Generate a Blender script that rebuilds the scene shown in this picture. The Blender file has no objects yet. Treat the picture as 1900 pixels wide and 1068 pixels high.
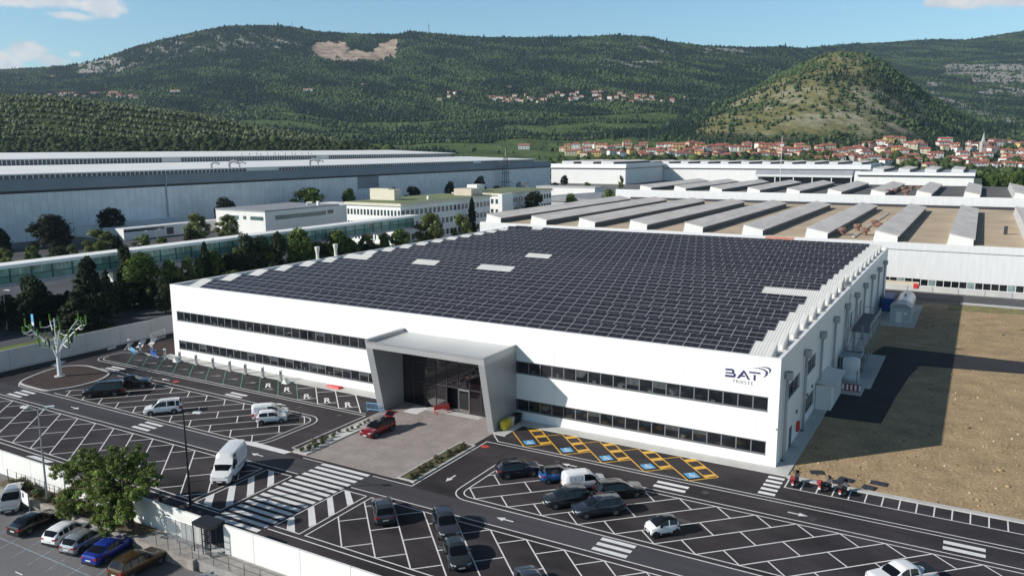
import bpy, bmesh, math, random
import numpy as np
from mathutils import Vector, Matrix

random.seed(7)
RNG = np.random.default_rng(7)
scene = bpy.context.scene
COL = scene.collection
PI = math.pi
R = math.radians

# ------------------------------------------------------------------ camera
FPX = 1490.18                       # focal length in photo pixels (photo 1900 px wide)
CAM = np.array((15.976, -81.040, 32.455))
YAW, PITCH, ROLL = -0.5273, 0.1720, -0.0050


def cam_axes():
    f = np.array((math.sin(YAW) * math.cos(PITCH), math.cos(YAW) * math.cos(PITCH), -math.sin(PITCH)))
    r = np.array((math.cos(YAW), -math.sin(YAW), 0.0))
    u = np.cross(r, f)
    c, s = math.cos(ROLL), math.sin(ROLL)
    return f, c * r + s * u, -s * r + c * u


CF, CR, CU = cam_axes()
cam_data = bpy.data.cameras.new('camera')
cam = bpy.data.objects.new('camera', cam_data)
COL.objects.link(cam)
cam.matrix_world = Matrix(((CR[0], CU[0], -CF[0], CAM[0]), (CR[1], CU[1], -CF[1], CAM[1]),
                           (CR[2], CU[2], -CF[2], CAM[2]), (0, 0, 0, 1)))
cam_data.sensor_fit = 'HORIZONTAL'
cam_data.angle_x = 2 * math.atan(950 / FPX)
cam_data.clip_start = 0.5
cam_data.clip_end = 20000
scene.camera = cam

# ------------------------------------------------------------------ light
SUN_EL = R(28.6)
SUN_H = np.array((-0.682, -0.731))
SUN_DIR = np.array((SUN_H[0] * math.cos(SUN_EL), SUN_H[1] * math.cos(SUN_EL), math.sin(SUN_EL)))   # towards the sun
sun_data = bpy.data.lights.new('sun', 'SUN')
sun_data.energy = 5.0
sun_data.angle = R(0.53)
sun_data.color = (1.0, 0.955, 0.89)
sun = bpy.data.objects.new('sun', sun_data)
COL.objects.link(sun)
sun.rotation_euler = Vector(SUN_DIR).to_track_quat('Z', 'Y').to_euler()
sun.location = (-100, -120, 120)

scene.view_settings.view_transform = 'Standard'
scene.view_settings.look = 'None'
scene.view_settings.exposure = 0.0
scene.view_settings.gamma = 1.0

world = bpy.data.worlds.new('World')
scene.world = world
world.use_nodes = True


def build_world():
    nt = world.node_tree
    nt.nodes.clear()
    N = nt.nodes.new
    L = nt.links.new
    out = N('ShaderNodeOutputWorld')
    bg = N('ShaderNodeBackground')
    bg.inputs['Strength'].default_value = 0.12
    sky = N('ShaderNodeTexSky')
    sky.sky_type = 'NISHITA'
    sky.sun_disc = False
    sky.sun_elevation = SUN_EL
    sky.sun_rotation = math.atan2(SUN_DIR[0], SUN_DIR[1])
    sky.altitude = 50
    sky.air_density = 1.0
    sky.dust_density = 0.25
    sky.ozone_density = 2.2
    tc = N('ShaderNodeTexCoord')
    sep = N('ShaderNodeSeparateXYZ')
    L(tc.outputs['Generated'], sep.inputs[0])

    def m(op, a, b=None, c=None):
        n = N('ShaderNodeMath')
        n.operation = op
        for i, v in enumerate((a, b, c)):
            if v is None:
                continue
            if isinstance(v, (int, float)):
                n.inputs[i].default_value = v
            else:
                L(v, n.inputs[i])
        return n.outputs[0]
    az = m('ARCTAN2', sep.outputs[0], sep.outputs[1])
    el = m('ARCSINE', sep.outputs[2])
    # clouds: soft heaps over the ridge, placed by compass bearing and height above the horizon
    nz = N('ShaderNodeTexNoise')
    nz.inputs['Scale'].default_value = 34.0
    nz.inputs['Detail'].default_value = 8.0
    nz.inputs['Roughness'].default_value = 0.55
    mp = N('ShaderNodeMapping')
    mp.inputs['Scale'].default_value = (1.0, 1.0, 2.2)
    L(tc.outputs['Generated'], mp.inputs[0])
    L(mp.outputs[0], nz.inputs[0])
    blobs = [(-59.5, 8.7, 3.4, .55, .95), (-56.2, 8.65, 1.5, .75, 1.05), (-58.0, 8.0, 1.8, .35, .85), (-62.5, 8.9, 3.0, .7, .85), (-61.2, 7.3, 1.2, .3, .55),
             (-60.4, 5.75, 1.15, .72, 1.1), (-61.8, 5.1, 1.5, .9, 1.05), (-59.2, 5.3, 1.0, .5, .9), (-57.9, 5.75, .55, .3, .75), (-58.5, 5.35, .6, .3, .7), (-64.0, 5.5, 2.0, 1.2, 1.0),
             (-1.4, 8.7, 2.0, .62, 1.25), (1.0, 8.6, 2.6, .75, 1.3), (3.8, 8.8, 3.0, .9, 1.3), (-3.2, 8.6, 1.0, .4, 1.1)]
    tot = None
    for a0, e0, sa, se, w in blobs:
        da = m('DIVIDE', m('SUBTRACT', az, R(a0)), R(sa))
        de = m('DIVIDE', m('SUBTRACT', el, R(e0)), R(se))
        q = m('ADD', m('MULTIPLY', da, da), m('MULTIPLY', de, de))
        g = m('MULTIPLY', m('EXPONENT', m('MULTIPLY', q, -0.8)), w)
        tot = g if tot is None else m('MAXIMUM', tot, g)
    dens = m('ADD', tot, m('MULTIPLY', m('SUBTRACT', nz.outputs[0], 0.5), 1.1))
    mr = N('ShaderNodeMapRange')
    mr.interpolation_type = 'SMOOTHSTEP'
    mr.inputs['From Min'].default_value = 0.42
    mr.inputs['From Max'].default_value = 0.85
    L(dens, mr.inputs['Value'])
    nz2 = N('ShaderNodeTexNoise')
    nz2.inputs['Scale'].default_value = 50.0
    nz2.inputs['Detail'].default_value = 6.0
    L(tc.outputs['Generated'], nz2.inputs[0])
    cr = N('ShaderNodeValToRGB')
    cr.color_ramp.elements[0].position = 0.3
    cr.color_ramp.elements[0].color = (4.9, 5.6, 6.4, 1)
    cr.color_ramp.elements[1].position = 0.62
    cr.color_ramp.elements[1].color = (7.2, 7.1, 7.0, 1)
    L(nz2.outputs[0], cr.inputs[0])
    mix = N('ShaderNodeMix')
    mix.data_type = 'RGBA'
    fac = m('MULTIPLY', mr.outputs[0], 0.92)
    L(fac, mix.inputs[0])
    tint = N('ShaderNodeMix')
    tint.data_type = 'RGBA'
    tint.blend_type = 'MULTIPLY'
    tint.inputs[0].default_value = 1.0
    tint.inputs[7].default_value = (1.02, 1.22, 1.24, 1)
    L(sky.outputs[0], tint.inputs[6])
    zen = N('ShaderNodeMapRange')            # the clear sky deepens quickly towards the zenith
    zen.interpolation_type = 'SMOOTHSTEP'
    zen.inputs['From Min'].default_value = R(9)
    zen.inputs['From Max'].default_value = R(50)
    zen.inputs['To Min'].default_value = 1.0
    zen.inputs['To Max'].default_value = 0.2
    L(el, zen.inputs['Value'])
    deep = N('ShaderNodeVectorMath')
    deep.operation = 'SCALE'
    L(tint.outputs[2], deep.inputs[0])
    L(zen.outputs[0], deep.inputs['Scale'])
    L(deep.outputs[0], mix.inputs[6])
    L(cr.outputs[0], mix.inputs[7])
    L(mix.outputs[2], bg.inputs['Color'])
    L(bg.outputs[0], out.inputs['Surface'])


build_world()


# ------------------------------------------------------------------ helpers
def ray(px, py):
    return CF + CR * ((px - 950.0) / FPX) + CU * ((534.0 - py) / FPX)


def at(px, py, axis=2, val=0.0):
    """the point where a line of sight meets the plane axis = val (surveying the site from the photo)"""
    d = ray(px, py)
    return CAM + d * ((val - CAM[axis]) / d[axis])


class MB:
    def __init__(self):
        self.v, self.f, self.m = [], [], []

    def add(self, vs, fs, mi=0):
        o = len(self.v)
        self.v.extend([tuple(p) for p in vs])
        self.f.extend([tuple(i + o for i in q) for q in fs])
        self.m.extend([mi] * len(fs))
        return self

    def box(self, x0, x1, y0, y1, z0, z1, mi=0):
        vs = [(x0, y0, z0), (x1, y0, z0), (x1, y1, z0), (x0, y1, z0), (x0, y0, z1), (x1, y0, z1), (x1, y1, z1), (x0, y1, z1)]
        return self.add(vs, [(3, 2, 1, 0), (4, 5, 6, 7), (0, 1, 5, 4), (1, 2, 6, 5), (2, 3, 7, 6), (3, 0, 4, 7)], mi)

    def quad(self, a, b, c, d, mi=0):
        return self.add([a, b, c, d], [(0, 1, 2, 3)], mi)

    def poly(self, pts, z, mi=0):
        return self.add([(p[0], p[1], z) for p in pts], [tuple(range(len(pts)))], mi)

    def prism(self, pts, z0, z1, mi=0):
        n = len(pts)
        vs = [(p[0], p[1], z0) for p in pts] + [(p[0], p[1], z1) for p in pts]
        fs = [tuple(range(n - 1, -1, -1)), tuple(range(n, 2 * n))] + [(i, (i + 1) % n, n + (i + 1) % n, n + i) for i in range(n)]
        return self.add(vs, fs, mi)

    def extrude(self, prof, axis, a, b, mi=0, cap=True):
        """closed 2-D profile swept along an axis from a to b (profile in the other two axes, in order)"""
        n = len(prof)
        def P(t, q):
            return {0: (t, q[0], q[1]), 1: (q[0], t, q[1]), 2: (q[0], q[1], t)}[axis]
        vs = [P(a, q) for q in prof] + [P(b, q) for q in prof]
        fs = [(i, (i + 1) % n, n + (i + 1) % n, n + i) for i in range(n)]
        if cap:
            fs += [tuple(range(n - 1, -1, -1)), tuple(range(n, 2 * n))]
        return self.add(vs, fs, mi)

    def tube(self, pts, r, n=8, mi=0, cap=True):
        """tube along points with one radius or one per point"""
        pts = [Vector(p) for p in pts]
        rs = r if isinstance(r, (list, tuple)) else [r] * len(pts)
        vs, fs = [], []
        up = None
        for i, p in enumerate(pts):
            t = (pts[min(i + 1, len(pts) - 1)] - pts[max(i - 1, 0)]).normalized()
            if up is None:
                up = Vector((0, 0, 1)) if abs(t.z) < 0.9 else Vector((1, 0, 0))
            a = t.cross(up).normalized()
            b = a.cross(t).normalized()
            up = b
            for k in range(n):
                an = 2 * PI * k / n
                vs.append(p + a * (math.cos(an) * rs[i]) + b * (math.sin(an) * rs[i]))
        for i in range(len(pts) - 1):
            for k in range(n):
                fs.append((i * n + k, i * n + (k + 1) % n, (i + 1) * n + (k + 1) % n, (i + 1) * n + k))
        if cap:
            fs.append(tuple(range(n - 1, -1, -1)))
            fs.append(tuple((len(pts) - 1) * n + k for k in range(n)))
        return self.add(vs, fs, mi)

    def lathe(self, prof, c=(0, 0, 0), n=16, mi=0):
        """profile of (radius, z) turned about the vertical through c"""
        vs, fs = [], []
        for r, z in prof:
            for k in range(n):
                a = 2 * PI * k / n
                vs.append((c[0] + r * math.cos(a), c[1] + r * math.sin(a), c[2] + z))
        for i in range(len(prof) - 1):
            for k in range(n):
                fs.append((i * n + k, i * n + (k + 1) % n, (i + 1) * n + (k + 1) % n, (i + 1) * n + k))
        fs.append(tuple(range(n - 1, -1, -1)))
        fs.append(tuple((len(prof) - 1) * n + k for k in range(n)))
        return self.add(vs, fs, mi)

    def build(self, name, mats, parent=None, smooth=False, **props):
        me = bpy.data.meshes.new(name)
        me.from_pydata(self.v, [], self.f)
        for m_ in (mats if isinstance(mats, (list, tuple)) else [mats]):
            me.materials.append(m_)
        if len(self.m):
            me.polygons.foreach_set('material_index', self.m)
        if smooth:
            me.polygons.foreach_set('use_smooth', [True] * len(self.f))
        me.update()
        return link(bpy.data.objects.new(name, me), parent, **props)


def link(o, parent=None, **props):
    COL.objects.link(o)
    if parent is not None:
        o.parent = parent
    for k, v in props.items():
        if v is not None:
            o['category' if k == 'cat' else k] = v
    return o


def thing(name, label, cat, loc=(0, 0, 0), rz=0.0, group=None):
    o = bpy.data.objects.new(name, None)
    o.empty_display_size = 0.5
    o.location = loc
    o.rotation_euler = (0, 0, rz)
    return link(o, None, label=label, cat=cat, group=group)


def copy_tree(o, parent=None):
    c = o.copy()
    COL.objects.link(c)
    if parent is not None:
        c.parent = parent
    for ch in o.children:
        copy_tree(ch, c)
    return c


def ORD(i):
    return ['first', 'second', 'third', 'fourth', 'fifth', 'sixth', 'seventh', 'eighth', 'ninth', 'tenth', 'eleventh', 'twelfth',
            'thirteenth', 'fourteenth', 'fifteenth', 'sixteenth', 'seventeenth', 'eighteenth', 'nineteenth', 'twentieth'][i]


# ------------------------------------------------------------------ materials
def mat(name, col, rough=0.6, metal=0.0, var=0.0, vscale=1.0, fine=0.0, fscale=20.0, stretch=None, col2=None, spec=0.5,
        coat=0.0, bump=0.0, bscale=30.0, streak=None, objspace=False):
    """principled material; var / fine: strength of large and small mottling of the base colour, in world metres"""
    m_ = bpy.data.materials.new(name)
    m_.use_nodes = True
    nt = m_.node_tree
    b = nt.nodes['Principled BSDF']
    N, L = nt.nodes.new, nt.links.new
    b.inputs['Base Color'].default_value = (*col, 1)
    b.inputs['Roughness'].default_value = rough
    b.inputs['Metallic'].default_value = metal
    b.inputs['Specular IOR Level'].default_value = spec
    b.inputs['Coat Weight'].default_value = coat
    b.inputs['Coat Roughness'].default_value = 0.05
    if var or fine or bump or col2:
        if objspace:
            pos = N('ShaderNodeTexCoord').outputs['Object']
        else:
            pos = N('ShaderNodeNewGeometry').outputs['Position']
        if stretch:
            mp = N('ShaderNodeMapping')
            mp.inputs['Scale'].default_value = stretch
            L(pos, mp.inputs[0])
            pos_s = mp.outputs[0]
        else:
            pos_s = pos
        cur = None
        n1 = N('ShaderNodeTexNoise')
        n1.inputs['Scale'].default_value = vscale
        n1.inputs['Detail'].default_value = 6
        n1.inputs['Roughness'].default_value = 0.6
        L(pos_s, n1.inputs[0])
        r1 = N('ShaderNodeValToRGB')
        c2 = col2 or tuple(min(1, c * (1 + var)) for c in col)
        c1 = col if col2 else tuple(c * (1 - var) for c in col)
        r1.color_ramp.elements[0].position = 0.34
        r1.color_ramp.elements[0].color = (*c1, 1)
        r1.color_ramp.elements[1].position = 0.66
        r1.color_ramp.elements[1].color = (*c2, 1)
        L(n1.outputs[0], r1.inputs[0])
        cur = r1.outputs[0]
        if fine:
            n2 = N('ShaderNodeTexNoise')
            n2.inputs['Scale'].default_value = fscale
            n2.inputs['Detail'].default_value = 4
            n2.inputs['Roughness'].default_value = 0.7
            L(pos, n2.inputs[0])
            r2 = N('ShaderNodeMapRange')
            r2.inputs['From Min'].default_value = 0.3
            r2.inputs['From Max'].default_value = 0.7
            r2.inputs['To Min'].default_value = 1 - fine
            r2.inputs['To Max'].default_value = 1 + fine
            L(n2.outputs[0], r2.inputs[0])
            mx = N('ShaderNodeMix')
            mx.data_type = 'RGBA'
            mx.blend_type = 'MULTIPLY'
            mx.inputs[0].default_value = 1.0
            L(cur, mx.inputs[6])
            cb = N('ShaderNodeCombineXYZ')
            for i in range(3):
                L(r2.outputs[0], cb.inputs[i])
            L(cb.outputs[0], mx.inputs[7])
            cur = mx.outputs[2]
        L(cur, b.inputs['Base Color'])
        if bump:
            n3 = N('ShaderNodeTexNoise')
            n3.inputs['Scale'].default_value = bscale
            n3.inputs['Detail'].default_value = 3
            L(pos, n3.inputs[0])
            bp = N('ShaderNodeBump')
            bp.inputs['Strength'].default_value = bump
            bp.inputs['Distance'].default_value = 0.1
            L(n3.outputs[0], bp.inputs['Height'])
            L(bp.outputs[0], b.inputs['Normal'])
    return m_


def lines_mat(name, col, dark, period, width, axis, rough=0.5, metal=0.0, var=0.06):
    """sheet or panel cladding: narrow joints every `period` metres along an axis (world metres)"""
    m_ = mat(name, col, rough, metal, var=var, vscale=0.25)
    nt = m_.node_tree
    N, L = nt.nodes.new, nt.links.new
    b = nt.nodes['Principled BSDF']
    src = b.inputs['Base Color'].links[0].from_socket
    sep = N('ShaderNodeSeparateXYZ')
    L(N('ShaderNodeNewGeometry').outputs['Position'], sep.inputs[0])
    d = N('ShaderNodeMath'); d.operation = 'DIVIDE'; d.inputs[1].default_value = period
    L(sep.outputs[axis], d.inputs[0])
    fr = N('ShaderNodeMath'); fr.operation = 'FRACT'
    L(d.outputs[0], fr.inputs[0])
    lt = N('ShaderNodeMath'); lt.operation = 'LESS_THAN'; lt.inputs[1].default_value = width / period
    L(fr.outputs[0], lt.inputs[0])
    mx = N('ShaderNodeMix'); mx.data_type = 'RGBA'
    L(lt.outputs[0], mx.inputs[0])
    L(src, mx.inputs[6])
    mx.inputs[7].default_value = (*dark, 1)
    L(mx.outputs[2], b.inputs['Base Color'])
    return m_


M = {}
M['asphalt'] = mat('asphalt', (0.041, 0.0345, 0.0375), 0.85, var=0.48, vscale=0.22, stretch=(.5, 1, 1), fine=0.3, fscale=6, bump=0.15, bscale=60, spec=0.3)
M['asphalt_lane'] = mat('asphalt_lane', (0.060, 0.057, 0.064), 0.8, var=0.26, vscale=0.3, stretch=(0.12, 1.6, 1), fine=0.18, fscale=9, bump=0.12, bscale=60, spec=0.35)
M['asphalt_old'] = mat('asphalt_old', (0.17, 0.165, 0.17), 0.9, var=0.16, vscale=0.12, fine=0.15, fscale=7, bump=0.2, bscale=40)
M['asphalt_road'] = mat('asphalt_road', (0.075, 0.075, 0.085), 0.85, var=0.25, vscale=0.1, fine=0.15, fscale=5)
M['tarmac_dark'] = mat('tarmac_dark', (0.022, 0.022, 0.026), 0.9, var=0.25, vscale=0.25, fine=0.2, fscale=6)
M['paint_white'] = mat('paint_white', (0.78, 0.77, 0.76), 0.6, var=0.06, vscale=1.2, fine=0.07, fscale=14)
M['paint_yellow'] = mat('paint_yellow', (0.72, 0.40, 0.045), 0.6, var=0.08, vscale=1.2, fine=0.08, fscale=14)
M['paint_green'] = mat('paint_green', (0.05, 0.22, 0.13), 0.6, var=0.1, vscale=1.2, fine=0.1, fscale=14)
M['paint_blue'] = mat('paint_blue', (0.10, 0.36, 0.62), 0.6, var=0.06, vscale=1.2, fine=0.06, fscale=14)
M['paint_red'] = mat('paint_red', (0.55, 0.06, 0.05), 0.7, var=0.25, vscale=2.5)
M['paint_worn'] = mat('paint_worn', (0.30, 0.36, 0.42), 0.8, var=0.3, vscale=2.0)
M['plaza'] = mat('plaza_paving', (0.33, 0.285, 0.265), 0.8, var=0.14, vscale=0.5, fine=0.22, fscale=5.5, bump=0.1, bscale=25)
M['concrete'] = mat('concrete', (0.52, 0.51, 0.49), 0.8, var=0.10, vscale=0.35, fine=0.08, fscale=5)
M['concrete_wall'] = mat('concrete_wall', (0.50, 0.50, 0.51), 0.8, var=0.08, vscale=0.4, fine=0.05, fscale=4)
M['white_wall'] = mat('white_wall', (0.80, 0.79, 0.76), 0.7, var=0.035, vscale=0.35, fine=0.02, fscale=3, stretch=(1, 1, 0.25))
M['old_wall'] = mat('old_concrete', (0.30, 0.27, 0.24), 0.9, var=0.3, vscale=0.7, fine=0.2, fscale=6)
M['facade'] = mat('facade_white', (0.86, 0.855, 0.84), 0.55, var=0.02, vscale=0.2, stretch=(1, 1, 0.4))
M['facade_joint'] = mat('facade_joint', (0.62, 0.62, 0.62), 0.7)
M['glass_dark'] = mat('window_glass', (0.012, 0.014, 0.018), 0.06, spec=0.6, var=0.5, vscale=0.35)
M['glass_green'] = mat('window_glass_green', (0.09, 0.15, 0.15), 0.12, spec=0.6, var=0.35, vscale=0.3)
M['glass_pale'] = mat('window_glass_pale', (0.22, 0.29, 0.29), 0.15, spec=0.6, var=0.4, vscale=0.5)
M['frame_grey'] = mat('window_frame', (0.20, 0.20, 0.21), 0.5)
M['frame_white'] = mat('window_frame_white', (0.7, 0.7, 0.68), 0.5)
M['alu'] = lines_mat('aluminium_cladding', (0.42, 0.42, 0.43), (0.30, 0.30, 0.31), 0.5, 0.03, 2, 0.38, 0.35)
M['alu_roof'] = lines_mat('aluminium_roof', (0.52, 0.52, 0.52), (0.42, 0.42, 0.42), 0.62, 0.05, 0, 0.4, 0.3)
M['roof_white'] = lines_mat('corrugated_white', (0.74, 0.73, 0.70), (0.55, 0.54, 0.52), 0.32, 0.12, 0, 0.5)
M['roof_white_y'] = lines_mat('corrugated_white_along', (0.74, 0.73, 0.70), (0.60, 0.59, 0.57), 0.4, 0.12, 1, 0.5)
M['roof_grey'] = mat('roof_membrane', (0.30, 0.31, 0.33), 0.7, var=0.12, vscale=0.2)
M['panel'] = mat('solar_cells', (0.027, 0.026, 0.035), 0.32, spec=0.35, var=0.25, vscale=0.4)
M['panel_frame'] = mat('solar_frame', (0.56, 0.55, 0.56), 0.4, metal=0.3)
M['logo'] = mat('logo_navy', (0.045, 0.035, 0.13), 0.5)
M['logo_grey'] = mat('logo_grey', (0.40, 0.40, 0.42), 0.5)
M['steel'] = mat('galvanised_steel', (0.34, 0.36, 0.39), 0.45, metal=0.6, var=0.1, vscale=1.5)
M['rail_grey'] = mat('railing_grey', (0.10, 0.10, 0.11), 0.6)
M['steel_dark'] = mat('dark_steel', (0.06, 0.06, 0.07), 0.5, metal=0.4)
M['black'] = mat('black_plastic', (0.012, 0.012, 0.013), 0.5)
M['white_paint'] = mat('white_enamel', (0.78, 0.78, 0.78), 0.4, var=0.03, vscale=1)
M['pipe'] = mat('downpipe_grey', (0.42, 0.42, 0.43), 0.5)
M['blue'] = mat('blue_plastic', (0.02, 0.10, 0.34), 0.5, var=0.1, vscale=1)
M['blue_light'] = mat('light_blue_paint', (0.12, 0.42, 0.72), 0.5, var=0.15, vscale=2)
M['red'] = mat('red_paint', (0.60, 0.035, 0.03), 0.45, var=0.1, vscale=2)
M['yellow'] = mat('yellow_plastic', (0.72, 0.56, 0.03), 0.45, var=0.08, vscale=2)
M['green_leaf'] = mat('green_turbine', (0.12, 0.26, 0.03), 0.4, var=0.2, vscale=1)
M['green_dark'] = mat('dark_green_turbine', (0.02, 0.05, 0.035), 0.4, var=0.2, vscale=1)
M['soil'] = mat('dry_soil', (0.385, 0.272, 0.152), 0.95, var=0.2, vscale=0.3, fine=0.32, fscale=2.6, bump=1.0, bscale=3.2)
M['soil_dark'] = mat('dark_soil', (0.045, 0.026, 0.022), 0.95, var=0.3, vscale=0.6, fine=0.3, fscale=5, bump=0.5, bscale=8)
M['grass'] = mat('grass', (0.13, 0.17, 0.035), 0.95, var=0.3, vscale=0.25, fine=0.3, fscale=3.5, bump=0.6, bscale=10)
M['grass_dry'] = mat('dry_grass', (0.22, 0.20, 0.08), 0.95, var=0.35, vscale=0.4, fine=0.3, fscale=3, bump=0.6, bscale=10)
M['ground'] = mat('open_ground', (0.06, 0.085, 0.035), 0.95, var=0.4, vscale=0.02, fine=0.3, fscale=0.4)
M['yard'] = mat('factory_yard', (0.16, 0.155, 0.15), 0.9, var=0.2, vscale=0.05, fine=0.15, fscale=1)
M['pebble'] = mat('white_pebbles', (0.66, 0.64, 0.62), 0.9, fine=0.3, fscale=7, var=0.15, vscale=1.5)
M['bark'] = mat('bark', (0.07, 0.05, 0.035), 0.9, var=0.3, vscale=3)
M['rust'] = mat('rusty_metal', (0.22, 0.125, 0.095), 0.8, var=0.4, vscale=2.5)
M['beige'] = mat('beige_wall', (0.58, 0.50, 0.40), 0.7, var=0.06, vscale=0.4)
M['roof_green'] = mat('green_gravel_roof', (0.19, 0.22, 0.11), 0.95, var=0.15, vscale=0.15, fine=0.1, fscale=2)
M['rubber'] = mat('tyre_rubber', (0.014, 0.014, 0.015), 0.8)
M['rim'] = mat('wheel_rim', (0.45, 0.45, 0.47), 0.3, metal=0.8)
M['rim_dark'] = mat('wheel_rim_dark', (0.05, 0.05, 0.055), 0.35, metal=0.6)
M['car_glass'] = mat('car_glass', (0.006, 0.007, 0.009), 0.03, spec=0.5)
M['lamp_glass'] = mat('headlamp_glass', (0.55, 0.57, 0.6), 0.08, spec=0.8)
M['tail_red'] = mat('tail_lamp_red', (0.35, 0.015, 0.02), 0.15, spec=0.7)
M['plate'] = mat('number_plate', (0.7, 0.7, 0.7), 0.5)
M['skin'] = mat('skin', (0.45, 0.27, 0.19), 0.6)
M['cloth_dark'] = mat('dark_clothes', (0.015, 0.015, 0.02), 0.9)

# ------------------------------------------------------------------ ground
def sheet(name, pts, z, m_, kind='structure'):
    mb = MB()
    mb.poly(pts, z)
    return mb.build(name, m_, kind=kind)


def rect(x0, x1, y0, y1):
    return [(x0, y0), (x1, y0), (x1, y1), (x0, y1)]


def rrect(x0, x1, y0, y1, rad, corners='abcd', n=8):
    """rectangle with chosen rounded corners: a = x0 y0, b = x1 y0, c = x1 y1, d = x0 y1"""
    pts = []
    for k, (cx, cy, a0, key) in enumerate(((x0, y0, 180, 'a'), (x1, y0, 270, 'b'), (x1, y1, 0, 'c'), (x0, y1, 90, 'd'))):
        if key in corners:
            ox = cx + rad * (1 if cx == x0 else -1)
            oy = cy + rad * (1 if cy == y0 else -1)
            for i in range(n + 1):
                a = R(a0 + 90 * i / n)
                pts.append((ox + rad * math.cos(a), oy + rad * math.sin(a)))
        else:
            pts.append((cx, cy))
    return pts


LOT_Z = -0.8
sheet('ground', rect(-9000, 9000, -3000, 12000), -1.6, M['ground'])
# campus platform: everything north of the retaining wall
sheet('factory_yard', rect(-1200, 900, -42.1, 700), -0.06, M['yard'])
sheet('car_park_asphalt', rect(-108.45, 140, -40.0, 0.0), 0.0, M['asphalt'])
sheet('side_yard_asphalt', rect(-108.45, -93.9, 0.0, 120), -0.004, M['asphalt'])
sheet('visitor_car_park', rect(-260, 60, -75, -42.3), LOT_Z, M['asphalt_old'])
sheet('driving_lane', rect(-108.0, 140, -25.25, -22.2), 0.005, M['asphalt_lane'])
sheet('dry_soil_field', [(1.6, -1.35), (160, -1.35), (160, 106.3), (7.3, 106.3), (7.3, 104), (1.3, 104), (1.3, -1.35)], 0.02, M['soil'])
sheet('back_road', rect(-60, 200, 110.3, 119.2), 0.004, M['asphalt_road'])
sheet('back_road_kerb', rect(14, 200, 107.4, 110.2), 0.03, M['concrete'])
sheet('dry_grass_verge', [(12, 99.5), (24, 101.5), (34, 98), (60, 101), (160, 97), (160, 107.3), (12, 107.3)], 0.032, M['grass_dry'])
sheet('service_road', [(1.5, 19.3), (7.9, 19.9), (8.4, 31.6), (9.2, 44), (10.2, 50.6), (23.4, 52.9), (160, 66), (160, 74), (23.6, 60.6), (4.2, 61.2), (2.7, 54), (1.5, 54)],
      0.045, M['tarmac_dark'])


def slab(name, pts, z0, z1, m_):
    mb = MB()
    mb.prism(pts, z0, z1)
    return mb.build(name, m_, kind='structure')


slab('pavement_front', [(-30.1, -1.75), (1.5, -1.75), (1.5, 0.0), (-30.1, 0.0)], -0.05, 0.10, M['concrete'])
slab('pavement_entrance', [(-30.6, -5.75), (-28.9, -5.75), (-28.9, -1.752), (-30.6, -1.752)], -0.05, 0.098, M['concrete'])
slab('pavement_left', [(-95.0, -2.0), (-48.0, -2.0), (-48.0, 0.0), (-95.0, 0.0)], -0.05, 0.10, M['concrete'])
slab('pavement_side', [(0.0, 0.0), (1.52, 0.002), (1.52, 104), (0.0, 104)], -0.05, 0.11, M['concrete'])
slab('equipment_pad', [(1.53, 30.1), (4.4, 30.1), (4.4, 34.1), (5.1, 34.1), (5.1, 54.1), (1.53, 54.1)], -0.05, 0.13, M['concrete'])
slab('pump_house_pad', [(1.53, 78.2), (7.4, 78.2), (7.4, 102.1), (1.53, 102.1)], -0.05, 0.13, M['concrete'])
slab('kerb_field', [(1.53, -2.1), (140, -2.1), (140, -1.45), (1.53, -1.45)], -0.05, 0.12, M['concrete'])
slab('entrance_plaza', [(-46.55, -21.35), (-30.55, -21.35), (-30.55, 0.0), (-47.0, 0.0), (-47.0, -5.0)], -0.05, 0.06, M['plaza'])
slab('wall_footing', [(-108.6, -60), (-108.15, -60), (-108.15, 60), (-108.6, 60)], -0.05, 0.16, M['concrete_wall'])
slab('path_outside_wall', [(-65, -42.1), (30, -42.1), (30, -40.25), (-65, -40.25)], -0.9, 0.02, mat('path_slabs', (0.30, 0.285, 0.27), 0.9, var=0.15, vscale=0.6, fine=0.15, fscale=4))
slab('retaining_kerb', [(-65, -42.45), (-36.2, -42.45), (-36.2, -42.12), (-65, -42.12)], LOT_Z - 0.1, 0.10, M['old_wall'])
# embankment to the left of the turnstile
sheet('weedy_bank', [(-66, -42.11), (-45.2, -42.11), (-43.6, -41.6), (-43.4, -40.3), (-66, -40.3)], 0.06, mat('weedy_ground', (0.13, 0.10, 0.06), 0.95, var=0.4, vscale=0.7, fine=0.35, fscale=4, bump=0.6, bscale=6))

# soil beds and the round bed of the wind tree
BED = [(-100.18, -20.93), (-101.55, -18.93), (-102.73, -15.86), (-103.01, -13.42), (-101.94, -11.93), (-100.10, -10.95), (-97.17, -11.03),
       (-93.62, -11.55), (-91.9, -13.06), (-90.9, -15.23), (-90.9, -18.36), (-91.74, -20.33), (-92.76, -21.55), (-95.53, -21.7), (-98.6, -21.55)]


def smooth_loop(pts, n=4):
    out = []
    k = len(pts)
    for i in range(k):
        p0, p1, p2, p3 = (np.array(pts[(i + j - 1) % k]) for j in range(4))
        for s in range(n):
            t = s / n
            out.append(tuple(0.5 * ((2 * p1) + (-p0 + p2) * t + (2 * p0 - 5 * p1 + 4 * p2 - p3) * t * t + (-p0 + 3 * p1 - 3 * p2 + p3) * t ** 3)))
    return out


def offset_loop(pts, d):
    out = []
    k = len(pts)
    for i in range(k):
        a, b = np.array(pts[i - 1]), np.array(pts[(i + 1) % k])
        t = (b - a) / (np.linalg.norm(b - a) + 1e-9)
        out.append((pts[i][0] + t[1] * d, pts[i][1] - t[0] * d))
    return out


bl = smooth_loop(BED)
bi = offset_loop(bl, 0.28 if sum(bl[i - 1][0] * bl[i][1] - bl[i][0] * bl[i - 1][1] for i in range(len(bl))) < 0 else -0.28)


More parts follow.
